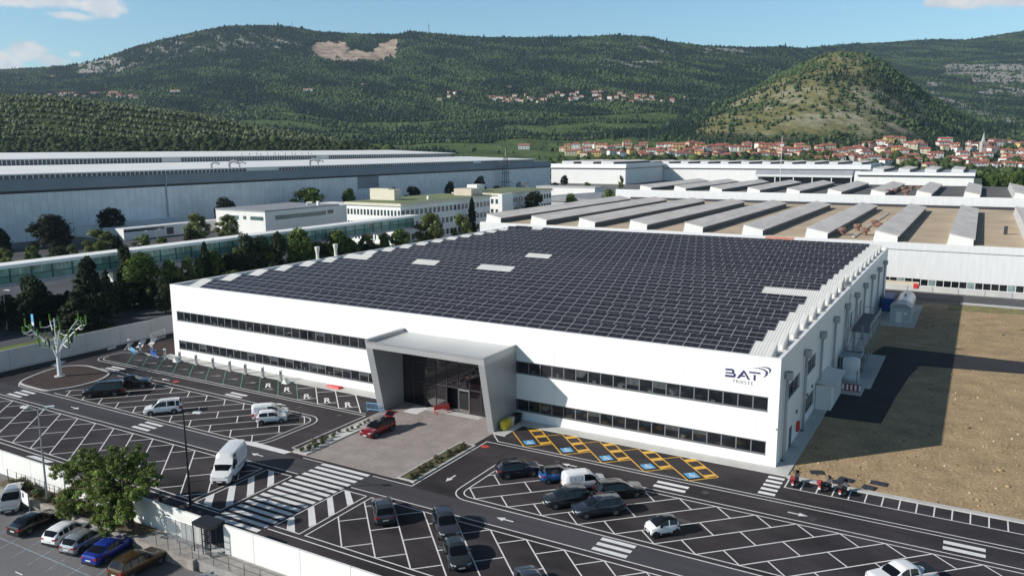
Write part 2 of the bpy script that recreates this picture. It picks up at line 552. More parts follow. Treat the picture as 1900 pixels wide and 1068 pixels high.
def kerb_ring(name, outer, inner, z, m_):
    mb = MB()
    n = len(outer)
    for i in range(n):
        j = (i + 1) % n
        o0, o1, i0, i1 = outer[i], outer[j], inner[i], inner[j]
        mb.quad((*o0, z), (*o1, z), (*i1, z), (*i0, z))
        mb.quad((*o0, 0), (*o1, 0), (*o1, z), (*o0, z))
        mb.quad((*i1, 0), (*i0, 0), (*i0, z), (*i1, z))
    return mb.build(name, m_, kind='structure')


kerb_ring('kerb_round_bed', bl, bi, 0.13, M['concrete'])
sheet('round_bed_soil', bi, 0.09, M['soil_dark'])
sheet('corner_bed_soil', [(-103.5, -1.2), (-94.6, -2.0), (-93.9, -0.2), (-93.9, 6.2), (-101.5, 6.0), (-103.9, 5.2)], 0.02, M['soil_dark'])
mb = MB()
mb.prism([(-103.7, -1.45), (-94.9, -2.3), (-94.9, -2.02), (-103.6, -1.2)], 0, 0.13)
mb.build('kerb_corner_bed', M['concrete'], kind='structure')

# planters beside the plaza
for nm, (x0, x1, y0, y1), m_ in (('planting_bed_left', (-46.6, -44.55, -21.25, -9.2), M['pebble']), ('planting_bed_right', (-32.25, -30.1, -21.35, -10.0), M['weed'] if 'weed' in M else M['grass_dry'])):
    o_ = [(x0, y0), (x1, y0), (x1, y1), (x0, y1)]
    i_ = [(x0 + .22, y0 + .22), (x1 - .22, y0 + .22), (x1 - .22, y1 - .22), (x0 + .22, y1 - .22)]
    kerb_ring('kerb_' + nm, o_, i_, 0.16, M['concrete'])
    sheet(nm, i_, 0.13, m_)
M['weed'] = mat('planted_soil', (0.10, 0.085, 0.05), 0.95, var=0.4, vscale=0.9, fine=0.4, fscale=4)
bpy.data.objects['planting_bed_right'].data.materials[0] = M['weed']

# grass, roads and car park beyond the grey wall
sheet('grass_verge', rect(-131.0, -108.9, -60, 130), -0.02, M['grass'])
sheet('campus_road', [(-131, -60), (-127.5, -60), (-123.0, 8), (-118.5, 26), (-117, 60), (-117, 130), (-131, 130)], -0.012, M['asphalt_road'])
sheet('campus_lawn', [(-233, -60), (-205, -60), (-205, 60), (-215, 85), (-233, 85)], -0.03, M['grass'])
sheet('campus_yard', rect(-205, -150, -60, 140), -0.034, M['asphalt_road'])
sheet('campus_car_park', rect(-175, -131.2, -60, 16), -0.016, mat('campus_asphalt', (0.045, 0.05, 0.065), 0.9, var=0.2, vscale=0.1))
sheet('campus_path', [(-150, 17), (-131, 12), (-131, 15), (-150, 21)], -0.008, M['concrete'])
sheet('campus_lane', rect(-262, -234, -60, 140), -0.022, M['asphalt_road'])
sheet('lawn_strip', [(-149, 24), (-140, 24), (-138, 60), (-140, 110), (-149, 110)], -0.01, M['grass'])
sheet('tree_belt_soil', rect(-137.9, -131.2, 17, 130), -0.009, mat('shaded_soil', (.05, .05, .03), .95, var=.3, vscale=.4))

# ------------------------------------------------------------------ markings
_lz = [0]


def nz_():
    _lz[0] = (_lz[0] + 1) % 24
    return 0.010 + 0.0006 * _lz[0]


def seg(mb, a, b, w=0.12, z=None):
    a, b = np.array(a, float), np.array(b, float)
    d = (b - a) / np.linalg.norm(b - a)
    n = np.array((-d[1], d[0])) * w / 2
    z = nz_() if z is None else z
    mb.quad((*(a - n), z), (*(b - n), z), (*(b + n), z), (*(a + n), z))


def pline(mb, pts, w=0.12, closed=False):
    """mitred painted line"""
    pts = [np.array(p, float) for p in pts]
    k = len(pts)
    z = nz_()
    nn = []
    for i in range(k):
        if closed:
            a, b, c = pts[i - 1], pts[i], pts[(i + 1) % k]
        else:
            a, b, c = pts[max(i - 1, 0)], pts[i], pts[min(i + 1, k - 1)]
        d1, d2 = b - a, c - b
        if np.linalg.norm(d1) < 1e-6: d1 = d2
        if np.linalg.norm(d2) < 1e-6: d2 = d1
        d1, d2 = d1 / np.linalg.norm(d1), d2 / np.linalg.norm(d2)
        n1, n2 = np.array((-d1[1], d1[0])), np.array((-d2[1], d2[0]))
        m_ = n1 + n2
        m_ = m_ / np.linalg.norm(m_)
        nn.append(m_ * (w / 2) / max(0.4, m_ @ n1))
    for i in range(k if closed else k - 1):
        j = (i + 1) % k
        mb.quad((*(pts[i] - nn[i]), z), (*(pts[j] - nn[j]), z), (*(pts[j] + nn[j]), z), (*(pts[i] + nn[i]), z))


wm = MB()      # white paint
gm = MB()      # green paint
ym = MB()      # yellow paint


def clipseg(a, b, x0, x1, y0, y1):
    """Liang-Barsky"""
    t0, t1 = 0.0, 1.0
    dx, dy = b[0] - a[0], b[1] - a[1]
    for p, q in ((-dx, a[0] - x0), (dx, x1 - a[0]), (-dy, a[1] - y0), (dy, y1 - a[1])):
        if p == 0:
            if q < 0: return None
        else:
            r = q / p
            if p < 0: t0 = max(t0, r)
            else: t1 = min(t1, r)
    if t0 >= t1 - 0.02: return None
    return (a[0] + dx * t0, a[1] + dy * t0), (a[0] + dx * t1, a[1] + dy * t1)


def stall_grid(x_first, n, pitch, ylo, yhi, sgn, box, up):
    """two rows of slanted bays nose to nose; up: separators climb to the right from ylo, else fall to the right from yhi"""
    h = yhi - ylo
    q = 2.5 / math.sqrt(2)
    for k in range(n):
        x = x_first + pitch * k
        L_ = []
        if up:
            L_.append(((x, ylo), (x + h, yhi)))
            L_.append(((x, ylo), (x - q, ylo + q)))
            L_.append(((x + h, yhi), (x + h + q, yhi - q)))
            mx_ = (h - q) / 2
            L_.append(((x + mx_, ylo + mx_), (x + mx_ - q, ylo + mx_ + q)))
        else:
            L_.append(((x, yhi), (x + h, ylo)))
            L_.append(((x, yhi), (x - q, yhi - q)))
            L_.append(((x + h, ylo), (x + h + q, ylo + q)))
            mx_ = (h - q) / 2
            L_.append(((x + mx_, yhi - mx_), (x + mx_ - q, yhi - mx_ - q)))
        for a, b in L_:
            c = clipseg(a, b, *box)
            if c:
                seg(wm, c[0], c[1])


# middle islands
stall_grid(-88.17 - 3.54, 13, 3.54, -21.45, -12.0, 1, (-90.4, -52.2, -21.45, -12.0), True)
stall_grid(-19.33 - 3.533 * 4, 44, 3.533, -21.40, -11.85, 1, (-24.7, 138, -21.40, -11.85), True)
pline(wm, [(-90.8, -21.5), ] + rrect(-91, -51.9, -21.5, -11.9, 1.9, 'bc')[1:-1] + [(-91.2, -11.9)])
pline(wm, [(-100.1, -21.0), (-98.5, -22.0), (-96, -22.15)] + rrect(-91, -51.15, -22.15, -11.2, 2.5, 'bc')[1:-1] + [(-97, -10.6)])
pline(wm, [(140, -11.85)] + rrect(-24.72, 140, -21.42, -11.85, 1.3, 'ad')[-9:] + rrect(-24.72, 140, -21.42, -11.85, 1.3, 'ad')[:10])
pline(wm, [(140, -11.15)] + rrect(-25.5, 140, -22.15, -11.15, 2.0, 'ad')[-9:] + rrect(-25.5, 140, -22.15, -11.15, 2.0, 'ad')[:10])
# south lots
stall_grid(-81.47 - 3.59 * 8, 20, 3.59, -34.8, -26.15, 1, (-106, -45.95, -34.8, -26.15), False)
stall_grid(-29.04 - 3.56 * 2, 46, 3.56, -34.72, -26.0, 1, (-31.5, 138, -34.72, -26.0), False)
pline(wm, [(-106, -26.15), (-45.95, -26.15), (-45.95, -34.8), (-106, -34.8)])
pline(wm, [(-107, -25.45), (-41.75, -25.35)])
pline(wm, [(-107, -35.5), (-41.5, -35.4)])
pline(wm, [(-45.3, -26.1), (-41.85, -26.1), (-41.85, -34.95), (-45.3, -34.95)], closed=True)
pline(wm, [(140, -26.0), (-31.55, -26.0), (-31.55, -34.72), (140, -34.72)])
pline(wm, [(-35.0, -26.0), (-32.2, -26.0), (-32.2, -34.75), (-35.2, -34.75)], closed=True)
pline(wm, [(-34.8, -25.2), (140, -25.2)])
pline(wm, [(-35.3, -35.4), (140, -35.4)])
for q_ in (((-45.3, -33.7), (-44.35, -34.75), (-43.2, -34.85), (-45.3, -32.7)), ((-45.25, -31.05), (-41.95, -34.3), (-41.95, -33.4), (-45.25, -30.15)),
           ((-45.25, -28.65), (-41.95, -31.8), (-41.95, -30.9), (-45.25, -27.8)), ((-45.05, -26.15), (-41.95, -29.25), (-41.95, -28.35), (-44.25, -26.15)),
           ((-35.15, -33.2), (-33.8, -34.65), (-32.75, -34.7), (-35.05, -32.5)), ((-35.1, -30.75), (-32.4, -33.4), (-32.25, -32.65), (-35.0, -30.05)),
           ((-35.0, -28.35), (-32.35, -31.0), (-32.25, -30.3), (-34.95, -27.65)), ((-34.85, -26.1), (-32.35, -28.5), (-32.25, -27.75), (-34.2, -26.05))):
    z = nz_()
    wm.add([(*p_, z) for p_ in q_], [(0, 1, 2, 3)])
for i in range(16):                              # zebra to the turnstile
    y0 = -21.9 - 0.93 * i
    z = nz_()
    x0, x1 = -41.45 + 0.012 * i, -35.15 - 0.03 * i
    wm.quad((x0, y0 - .5, z), (x1, y0 - .5, z), (x1, y0, z), (x0, y0, z))


def bars(x0, x1, y0, y1, n, mb=None, frac=0.55):
    """short zebra: n bars running along x"""
    mb = mb or wm
    p = (y1 - y0) / (n - 1 + frac)
    for i in range(n):
        z = nz_()
        a = y0 + p * i
        mb.quad((x0, a, z), (x1, a, z), (x1, a + p * frac, z), (x0, a + p * frac, z))


bars(-96.5, -93.4, -10.3, -9.0, 2)
bars(-96.0, -92.9, -25.0, -22.7, 3)
bars(-69.4, -66.35, -24.85, -22.6, 3)
bars(-69.95, -66.85, -10.6, -9.25, 2)
bars(-9.38, -6.2, -10.45, -8.9, 2)
bars(-9.38, -6.33, -24.8, -22.45, 3)
bars(15.6, 18.65, -10.55, -8.85, 2)
bars(-0.15, 1.42, -7.0, -2.3, 5)
for (a, b, c, d) in ([(-105.1, -1.2), (-104.2, -1.9), (-107.4, 2.2), (-108.1, 1.5)], [(-103.9, 0.0), (-103.2, 0.7), (-107.5, 4.6), (-108.1, 3.9)],
                     [(-103.9, 2.3), (-103.4, 3.0), (-107.5, 6.8), (-108.1, 6.1)], [(-107.9, -2.4), (-106.5, -3.4), (-106.7, -1.6), (-108.0, -0.8)],
                     [(-106.8, -11.2), (-105.2, -13.6), (-104.2, -13.2), (-105.6, -10.8)]):
    z = nz_()
    wm.quad((*a, z), (*b, z), (*c, z), (*d, z))
# double lines along the facade bays
pline(wm, rrect(-102.6, -48.0, -7.45, 4, 1.8, 'a')[:9][::-1][::-1] + [(-48.0, -7.45)])
pline(wm, [(-100.5, -1.9), (-103.1, -3.0)] + rrect(-103.4, -47.6, -8.1, 4, 2.4, 'a')[1:9] + [(-47.6, -8.05), (-47.6, -20.3), (-44.7, -20.9)])
pline(wm, [(-44.4, -21.9), (-41.6, -21.9)])
pline(wm, [(-30.3, -5.9), (-28.75, -7.5), (140, -7.5)])
pline(wm, [(-34.8, -22.0), (-29.85, -22.0), (-29.85, -8.15), (140, -8.15)])
z = nz_()
wm.quad((-54.4, -22.15, z), (-47.0, -22.1, z), (-46.7, -21.25, z), (-53.0, -21.1, z))
wm.quad((-71.0, -36.3, z), (-67.1, -36.3, z), (-66.6, -35.75, z), (-70.2, -35.75, z))
# motorcycle bays
pline(wm, [(1.8, -2.25), (1.8, -4.42), (140, -4.42)])
for i in range(90):
    seg(wm, (3.25 + 1.423 * i, -2.2), (3.25 + 1.423 * i, -4.42))
# direction arrows
for x, y, d in ((-27.6, -18.5, 'S'), (-18.7, -9.7, 'W'), (-18.2, -23.7, 'W'), (4.0, -9.8, 'E'), (-82.2, -23.9, 'E'), (-83.1, -9.8, 'W'), (-60.1, -9.9, 'W'), (-49.3, -23.7, 'W')):
    z = nz_()
    dv = {'S': (0, -1), 'W': (-1, 0), 'E': (1, 0)}[d]
    px_, py_ = -dv[1], dv[0]
    P = lambda s, t: (x + dv[0] * s + px_ * t, y + dv[1] * s + py_ * t, z)
    wm.quad(P(-.8, -.09), P(.15, -.09), P(.15, .09), P(-.8, .09))
    wm.add([P(.15, -.35), P(.95, 0), P(.15, .35)], [(0, 1, 2)])
# green charging bays and white reserved bays along the facade
XB = [-65.12 - 3.6 * k for k in range(10, 0, -1)] + [-65.12]
for i, x in enumerate([-65.12 - 3.6 * k for k in range(10, -1, -1)]):
    c = clipseg((x, -2.1), (x + 5.45, -7.4), -102.4, -48, -7.4, -2.1)
    if c: seg(gm, c[0], c[1], 0.12)
    if i < 10:
        seg(gm, (x + 5.3, -7.4), (x + 5.3 + 1.75, -5.65), 0.07)
        seg(gm, (x + 1.7, -3.85), (x + 3.45, -2.1), 0.07)
for k in range(5):
    x = -65.12 + 3.6 * k
    if k:
        b_ = (x + 5.45, -7.42) if k < 4 else (x + 3.7, -5.85)
        if k < 4: seg(wm, (x, -2.1), b_)
    if k < 3:
        seg(wm, (x + 5.4, -7.45), (x + 7.2, -5.7))
        seg(wm, (x + 1.75, -3.85), (x + 3.55, -2.1))
# yellow bays for disabled drivers: separators fall to the right at 45 degrees
for k in range(6):
    c = -32.85 + 4.65 * k                # x + y of the separator
    if k == 0:
        seg(ym, (c + 3.8, -3.8), (c + 7.5, -7.5), .14)
    elif k == 5:
        seg(ym, (c + 1.9, -1.9), (c + 5.15, -5.15), .15)
    else:
        seg(ym, (c + 1.9, -1.9), (c + 7.5, -7.5), .15)
        seg(ym, (c + 3.3, -3.3), (c + 4.7, -1.9), .13)
    if k == 5: break
    seg(ym, (c + 7.5, -7.5), (c + 9.8, -5.2), .14)
    c2 = c + 2.8
    seg(ym, (c2 + 1.95, -1.95), (c2 + 6.1, -6.1), .13)
    for y in (-2.75, -4.2, -5.75):
        z = nz_()
        w_ = .25
        P0 = np.array((c2 - y, y)); P1 = P0 + .93
        e_ = np.array((w_, -w_))
        ym.add([(*(P0 - e_), z), (*(P0 + e_), z), (*(P1 + e_ * (1 if y > -5 else .3)), z), (*(P1 - e_), z)], [(0, 1, 2, 3)])
wm.build('white_road_markings', M['paint_white'], kind='structure')
gm.build('green_bay_lines', M['paint_green'], kind='structure')
ym.build('yellow_bay_lines', M['paint_yellow'], kind='structure')


def text_mesh(s, size, m_, name, depth=0.0, spacing=1.0, bold=.03):
    cu = bpy.data.curves.new(name, 'FONT')
    cu.body = s
    cu.size = size
    cu.align_x = 'CENTER'
    cu.align_y = 'CENTER'
    cu.space_character = spacing
    cu.extrude = depth
    cu.offset = bold
    o = bpy.data.objects.new(name, cu)
    COL.objects.link(o)
    dg = bpy.context.evaluated_depsgraph_get()
    me = bpy.data.meshes.new_from_object(o.evaluated_get(dg))
    me.name = name
    bpy.data.objects.remove(o)
    me.materials.clear()
    me.materials.append(m_)
    return me


rme = text_mesh('R', 1.9, M['paint_white'], 'reserved_letter')
for i, (x, y) in enumerate(((-67.9, -4.75), (-64.2, -4.85), (-59.57, -5.84), (-55.96, -5.82), (-52.35, -5.85))):
    o = link(bpy.data.objects.new('reserved_letter', rme), kind='structure')
    o.location = (x, y, 0.03)
    o.rotation_euler = (0, 0, R(43))
    o.scale = (.78, 1.55, 1)
# plug symbols in the charging bays
pm = MB()
for k in range(10, -1, -1):
    x, y = -65.12 - 3.6 * k + 5.0, -4.9
    if x > -68: x, y = x + .9, -5.9
    z = 0.028
    pm.prism([(x - .9, y - .5), (x - .2, y - .1), (x - .28, y + .02), (x - 1.0, y - .4)], z, z + .002)
    pm.prism([(x - .25, y - .25), (x + .35, y + .0), (x + .45, y + .35), (x + .1, y + .4), (x - .35, y + .15)], z, z + .003)
pm.build('plug_symbols', mat('paint_faded', (0.30, 0.30, 0.29), 0.7, var=.15, vscale=2), kind='structure')
# blue wheelchair symbols
for k in range(5):
    x, y = -25.55 + 4.665 * k, -6.05
    mb = MB()
    u, v = np.array((.43, .43)), np.array((-.60, .60))
    P = lambda a, b, z: (x + u[0] * a + v[0] * b, y + u[1] * a + v[1] * b, z)
    mb.quad(P(-1, -.75, .032), P(1, -.75, .032), P(1, .75, .032), P(-1, .75, .032), 0)
    z = .036
    mb.add([P(-.05 + .14 * math.cos(t), .52 + .13 * math.sin(t), z) for t in np.linspace(0, 2 * PI, 10, endpoint=False)], [tuple(range(10))], 1)
    mb.quad(P(-.14, .38, z), P(.0, .38, z), P(.05, -.05, z), (P(-.1, -.05, z)), 1)
    mb.quad(P(-.1, -.05, z + .001), P(-.06, -.2, z + .001), P(.4, -.2, z + .001), P(.36, -.05, z + .001), 1)
    mb.quad(P(.26, -.2, z + .002), P(.4, -.2, z + .002), P(.58, -.6, z + .002), P(.44, -.6, z + .002), 1)
    mb.quad(P(-.05, .2, z + .001), P(-.05, .1, z + .001), P(.3, .08, z + .001), P(.3, .18, z + .001), 1)
    ts = np.linspace(R(120), R(390), 14)
    for a, b in zip(ts[:-1], ts[1:]):
        c_ = (-.08, -.22)
        mb.quad(P(c_[0] + .44 * math.cos(a), c_[1] + .44 * math.sin(a), z + .003), P(c_[0] + .44 * math.cos(b), c_[1] + .44 * math.sin(b), z + .003),
                P(c_[0] + .32 * math.cos(b), c_[1] + .32 * math.sin(b), z + .003), P(c_[0] + .32 * math.cos(a), c_[1] + .32 * math.sin(a), z + .003), 1)
    mb.build('wheelchair_symbol', [M['paint_blue'], M['paint_white']], kind='structure')
mb = MB()
for x, y in ((-29.2, -9.6), (-80.95, -9.8)):
    mb.add([(x + .5 * math.cos(t) * (1 + .2 * math.sin(3 * t)), y + .42 * math.sin(t), .03) for t in np.linspace(0, 2 * PI, 14, endpoint=False)], [tuple(range(14))])
mb.build('red_paint_spot', M['paint_red'], kind='structure')
mb = MB()
for x, y in ((-4.45, -9.4), (-50.5, -9.5), (-57.1, -9.6), (5.4, -10.2), (-20.3, -9.5)):
    mb.lathe([(.36, .002), (.36, .03)], (x, y, 0), 16)
mb.build('manhole_cover', mat('cast_iron', (0.06, 0.052, 0.05), .7, var=.2, vscale=3), kind='structure')
# faded pale blue bay lines of the visitor car park
vm = MB()
seg(vm, (-62, -47.1), (-36, -47.0), .09, LOT_Z + .006)
for i in range(8):
    seg(vm, (-56.3 + 2.35 * i, -47.05), (-57.6 + 2.35 * i, -42.6), .08, LOT_Z + .008)
    seg(vm, (-56.3 + 2.35 * i, -47.05), (-55.9 + 2.35 * i, -48.5), .08, LOT_Z + .009)
vm.build('visitor_bay_lines', M['paint_worn'], kind='structure')
vm = MB()
for i in range(5):
    seg(vm, (-57 + 4.2 * i, -49.6), (-56 + 4.2 * i, -49.6), .12, LOT_Z + .01)
vm.build('visitor_lane_dashes', M['paint_white'], kind='structure')
vm = MB()
vm.quad((-35.75, -45.5, LOT_Z + .012), (-35.35, -45.5, LOT_Z + .012), (-34.95, -42.6, LOT_Z + .012), (-35.35, -42.6, LOT_Z + .012))
vm.build('red_kerb_stripe', M['paint_red'], kind='structure')

# ------------------------------------------------------------------ main building
BH, BL, BD = 11.5, 93.85, 103.72
fac = thing('office_factory_building', 'large white two-storey factory hall with ribbon windows and a solar panel roof', 'building', (0, 0, 0))
CX0, CX1 = -47.55, -30.65            # canopy
BANDS = ((5.89, 7.315), (1.2526, 2.612))
WX0, WX1 = -BL + 1.16, -1.09
PITCHW = 1.553


def facade():
    """front wall with two ribbon recesses, 0.25 m deep"""
    mb = MB()
    zs = [0, BANDS[1][0], BANDS[1][1], BANDS[0][0], BANDS[0][1], BH]
    for i in range(0, 5):
        z0, z1 = zs[i], zs[i + 1]
        if i in (1, 3):
            mb.box(-BL, WX0, 0, .3, z0, z1)
            mb.box(WX1, 0, 0, .3, z0, z1)
        else:
            mb.box(-BL, 0, 0, .3, z0, z1)
    mb.box(-BL, -BL + .3, .3, BD, 0, BH)                 # left wall
    mb.box(-BL + .3, 0, BD - .3, BD, 0, BH)              # rear wall
    # right wall with window openings
    wins = [(3.05, 10.8, 5.87, 7.62), (13.75, 20.85, 5.87, 7.68), (13.95, 20.95, 1.12, 3.03)]
    ys = sorted({.3, BD - .3, *[w[0] for w in wins], *[w[1] for w in wins]})
    for a, b in zip(ys[:-1], ys[1:]):
        cut = sorted([(w[2], w[3]) for w in wins if w[0] < (a + b) / 2 < w[1]])
        z = 0
        for c0, c1 in cut + [(BH, BH)]:
            if c0 > z: mb.box(-.3, 0, a, b, z, c0)
            z = c1
    w_ = mb.build('wall', M['facade'], fac)
    for k in range(12):
        x = -BL + 5.9 + 7.8 * k
        if CX0 - .4 < x < CX1 + .4: continue
        for i in (0, 2, 4):
            jm = MB()
            jm.box(x, x + .035, -.004, 0, zs[i] + .02, zs[i + 1] - .02)
            jm.build('panel_joint', M['facade_joint'], w_)
    for k in range(12):
        y = 7.4 + 10.42 * k
        if y > BD: break
        jm = MB()
        jm.box(0, .004, y, y + .04, .12, BH - .02)
        jm.build('panel_joint', M['facade_joint'], w_)
    rm = MB()
    rm.box(-BL + .3, -.3, .3, BD - .3, 10.85, 10.95)
    rm.build('roof_deck', M['roof_white_y'], fac)
    cp = MB()
    cp.box(-BL - .03, .03, -.03, .36, BH, BH + .06)
    cp.box(-.36, .03, .36, BD, BH, BH + .06)
    cp.box(-BL - .03, -BL + .36, .36, BD, BH, BH + .06)
    cp.box(-BL + .36, -.36, BD - .36, BD, BH, BH + .06)
    cp.build('coping', M['facade'], fac)
    # dark strip along the left edge of the roof, corrugated strip along the right
    lm = MB()
    lm.box(-BL + .3, -90.3, .36, BD - .36, 10.96, 11.2)
    lm.build('left_gutter', M['roof_grey'], fac)
    bk = MB()      # interior so that windows never look through
    bk.box(-BL + 1.2, -1.2, 1.2, BD - 1.2, .05, 10.8)
    bk.build('interior_partition', M['black'], fac)
    return w_


facade()
nwin = 0
xs = [WX0 + PITCHW * k for k in range(int((WX1 - WX0) / PITCHW) + 1)]
stuffm = MB()
wcount = 0
cand = []
for (z0, z1) in BANDS:
    for k in range(len(xs)):
        x0, x1 = xs[k], min(xs[k] + PITCHW, WX1)
        if x1 - x0 < .3: continue
        if x0 < CX1 and x1 > CX0:
            if x1 <= CX1 + .25 or x0 >= CX0 - .25 or True:
                x0, x1 = (x0, min(x1, CX0 - .02)) if x0 < CX0 else (max(x0, CX1 + .02), x1)
                if x1 - x0 < .3: continue
        cand.append((x0, x1, z0, z1))
cand.sort(key=lambda c: -(c[0]))
order = sorted(range(len(cand)), key=lambda i: (cand[i][0] + 0) * -1)


def window_mesh(x0, x1, z0, z1, y=.13, glass=0):
    mb = MB()
    f = .055
    mb.box(x0, x1, y - .03, y + .1, z0, z0 + f * 1.4)
    mb.box(x0, x1, y - .03, y + .1, z1 - f * 1.4, z1)
    mb.box(x0, x0 + f, y - .03, y + .1, z0 + f * 1.4, z1 - f * 1.4)
    mb.box(x1 - f, x1, y - .03, y + .1, z0 + f * 1.4, z1 - f * 1.4)
    tl = (RNG.random() - .5) * .012
    mb.quad((x0 + f, y, z0 + f * 1.4), (x1 - f, y + tl, z0 + f * 1.4), (x1 - f, y + tl * .4, z1 - f * 1.4), (x0 + f, y, z1 - f * 1.4), 1)
    return mb


M['blind'] = mat('blind_behind_glass', (0.075, 0.08, 0.085), .12, spec=.6, var=.4, vscale=2)
GREEN_COLS = (-86.6, -78.8, -71.0, -63.2, -55.5, -24.2, -16.4, -8.6)
for i, (x0, x1, z0, z1) in enumerate(cand):
    pale = any(x0 <= g < x1 for g in GREEN_COLS)
    mb = window_mesh(x0, x1, z0, z1)
    if RNG.random() < .16:      # blind pulled part of the way down
        hb = (z1 - z0) * RNG.uniform(.2, .55)
        mb.quad((x0 + .06, .128, z1 - .08 - hb), (x1 - .06, .128, z1 - .08 - hb), (x1 - .06, .128, z1 - .08), (x0 + .06, .128, z1 - .08), 3)
    elif RNG.random() < .22:    # furniture close to the glass
        a_ = x0 + RNG.uniform(.15, .6); w_ = RNG.uniform(.3, .6)
        mb.quad((a_, .128, z0 + .12), (a_ + w_, .128, z0 + .12), (a_ + w_, .128, z0 + RNG.uniform(.3, .65)), (a_, .128, z0 + RNG.uniform(.3, .6)), 3)
    if pale:      # a column stands right behind the glass
        mb.box(x0 + .35, x1 - .45, .135, .2, z0 + .1, z1 - .1, 2)
    if i < 100:
        mb.build('window', [M['frame_grey'], M['glass_dark'], M['glass_green'], M['blind']], fac)
    else:
        o = len(stuffm.v)
        stuffm.v += mb.v; stuffm.f += [tuple(a + o for a in f) for f in mb.f]; stuffm.m += mb.m
if stuffm.v:
    stuffm.build('window', [M['frame_grey'], M['glass_dark'], M['glass_green'], M['blind']], fac, kind='stuff')
for (z0, z1) in BANDS:       # dark head and sill trims of the ribbons
    for a, b in ((WX0, CX0 - .02), (CX1 + .02, WX1)):
        mb = MB()
        mb.box(a - .04, b + .04, -.012, .1, z1, z1 + .07)
        mb.box(a - .04, b + .04, -.03, .1, z0 - .07, z0)
        mb.build('window_trim', M['frame_grey'], fac)
# side windows
for (y0, y1, z0, z1) in ((3.05, 10.8, 5.87, 7.62), (13.75, 20.85, 5.87, 7.68), (13.95, 20.95, 1.12, 3.03)):
    mb = MB()
    n = 5
    for k in range(n):
        a, b = y0 + (y1 - y0) * k / n, y0 + (y1 - y0) * (k + 1) / n
        mb.box(-.2, -.1, a, a + .07, z0, z1)
        mb.quad((-.15, a + .07, z0), (-.15, b, z0), (-.15, b, z1), (-.15, a + .07, z1), 1)
    mb.box(-.2, -.08, y0, y1, z1 - .08, z1)
    mb.box(-.2, -.08, y0, y1, z0, z0 + .08)
    mb.build('window', [M['frame_grey'], M['glass_dark']], fac)
mb = MB()
mb.box(.002, .05, 6.2, 7.3, .11, 2.35)
mb.build('door', M['glass_dark'], fac)
mb = MB()
mb.box(.002, .28, 10.0, 10.9, .75, 1.85)
mb.build('hose_cabinet', M['red'], fac)
for y0, z0 in ((15.6, 3.3), (18.6, 3.6), (14.2, 3.4), (9.3, 3.1)):
    mb = MB()
    mb.box(.002, .14, y0, y0 + .5, z0, z0 + .35)
    mb.build('wall_vent', M['frame_grey'], fac)
# downpipes with hopper heads
for k in range(10):
    y = 2.2 + 10.42 * k
    mb = MB()
    mb.tube([(.3, y, .1), (.3, y, 9.0)], .17, 10)
    p_ = mb.build('downpipe', M['pipe'], fac, smooth=True)
    mb = MB()
    mb.lathe([(.2, 8.8), (.42, 9.0), (.42, 9.75), (.36, 9.75), (.36, 9.6)], (.42, y, 0), 14)
    mb.build('hopper', M['pipe'], p_)
    mb = MB()
    mb.box(.01, .46, y - .3, y + .3, .112, .125)
    mb.build('drain_grate', M['steel_dark'], p_)
mb = MB()
mb.tube([(-.2, -.05, 4.2), (-.2, -.35, 4.3)], .09, 8)
mb.build('security_camera', M['white_paint'], fac)

# saw-tooth roof sheds: pale sheet wedges carrying the panels
NS, PS = 18, 5.76
SX0, SX1 = -90.2, -1.15
SZ0, SZ1, SRUN = 11.42, 12.30, 2.9
for i in range(NS):
    y0 = .5 + PS * i
    if y0 + SRUN + .6 > BD: break
    mb = MB()
    mb.extrude([(y0, 10.96), (y0 + SRUN + .55, 10.96), (y0 + SRUN + .06, SZ1), (y0 + SRUN, SZ1), (y0, SZ0)], 0, SX0, SX1, 0)
    # raised verge at the right hand end
    mb.build('roof_shed', M['roof_white'], fac)
    mb = MB()
    mb.extrude([(y0 - .02, SZ0 + .01), (y0 + SRUN + .05, SZ1 + .03), (y0 + SRUN + .05, SZ1 + .10), (y0 - .02, SZ0 + .08)], 0, SX1 - .42, SX1 + .03, 0)
    mb.build('verge', M['roof_white_y'], fac)
# panels: landscape modules in three rows on each shed
PW, PHH = 1.755, .985
NP = 48
PX1 = -3.42
slope = math.atan2(SZ1 - SZ0, SRUN)
ct, st = math.cos(slope), math.sin(slope)
GAPS = {6: [(-9.8, -1.7), (-59.9, -53.3), (-74.3, -68.9), (-95, -85.0)], 9: [(-59.5, -53.6)]}


def panel_mesh(mb, x, y0, r):
    s0, s1 = .05 + r * (PHH + .02), .05 + r * (PHH + .02) + PHH
    def P(a, s, h):
        return (a, y0 + s * ct - h * st, SZ0 + s * st + h * ct)
    h0, h1 = .02, .07
    a0, a1 = x - PW + .03, x
    vs = [P(a0, s0, h0), P(a1, s0, h0), P(a1, s1, h0), P(a0, s1, h0), P(a0, s0, h1), P(a1, s0, h1), P(a1, s1, h1), P(a0, s1, h1)]
    mb.add(vs, [(4, 5, 6, 7), (0, 1, 5, 4), (1, 2, 6, 5), (2, 3, 7, 6), (3, 0, 4, 7)], 0)
    h2 = h1 + .004
    e = .03
    mid = (a0 + a1) / 2
    for b0, b1 in ((a0 + e, mid - .008), (mid + .008, a1 - e)):
        mb.add([P(b0, s0 + e, h2), P(b1, s0 + e, h2), P(b1, s1 - e, h2), P(b0, s1 - e, h2)], [(0, 1, 2, 3)], 1)


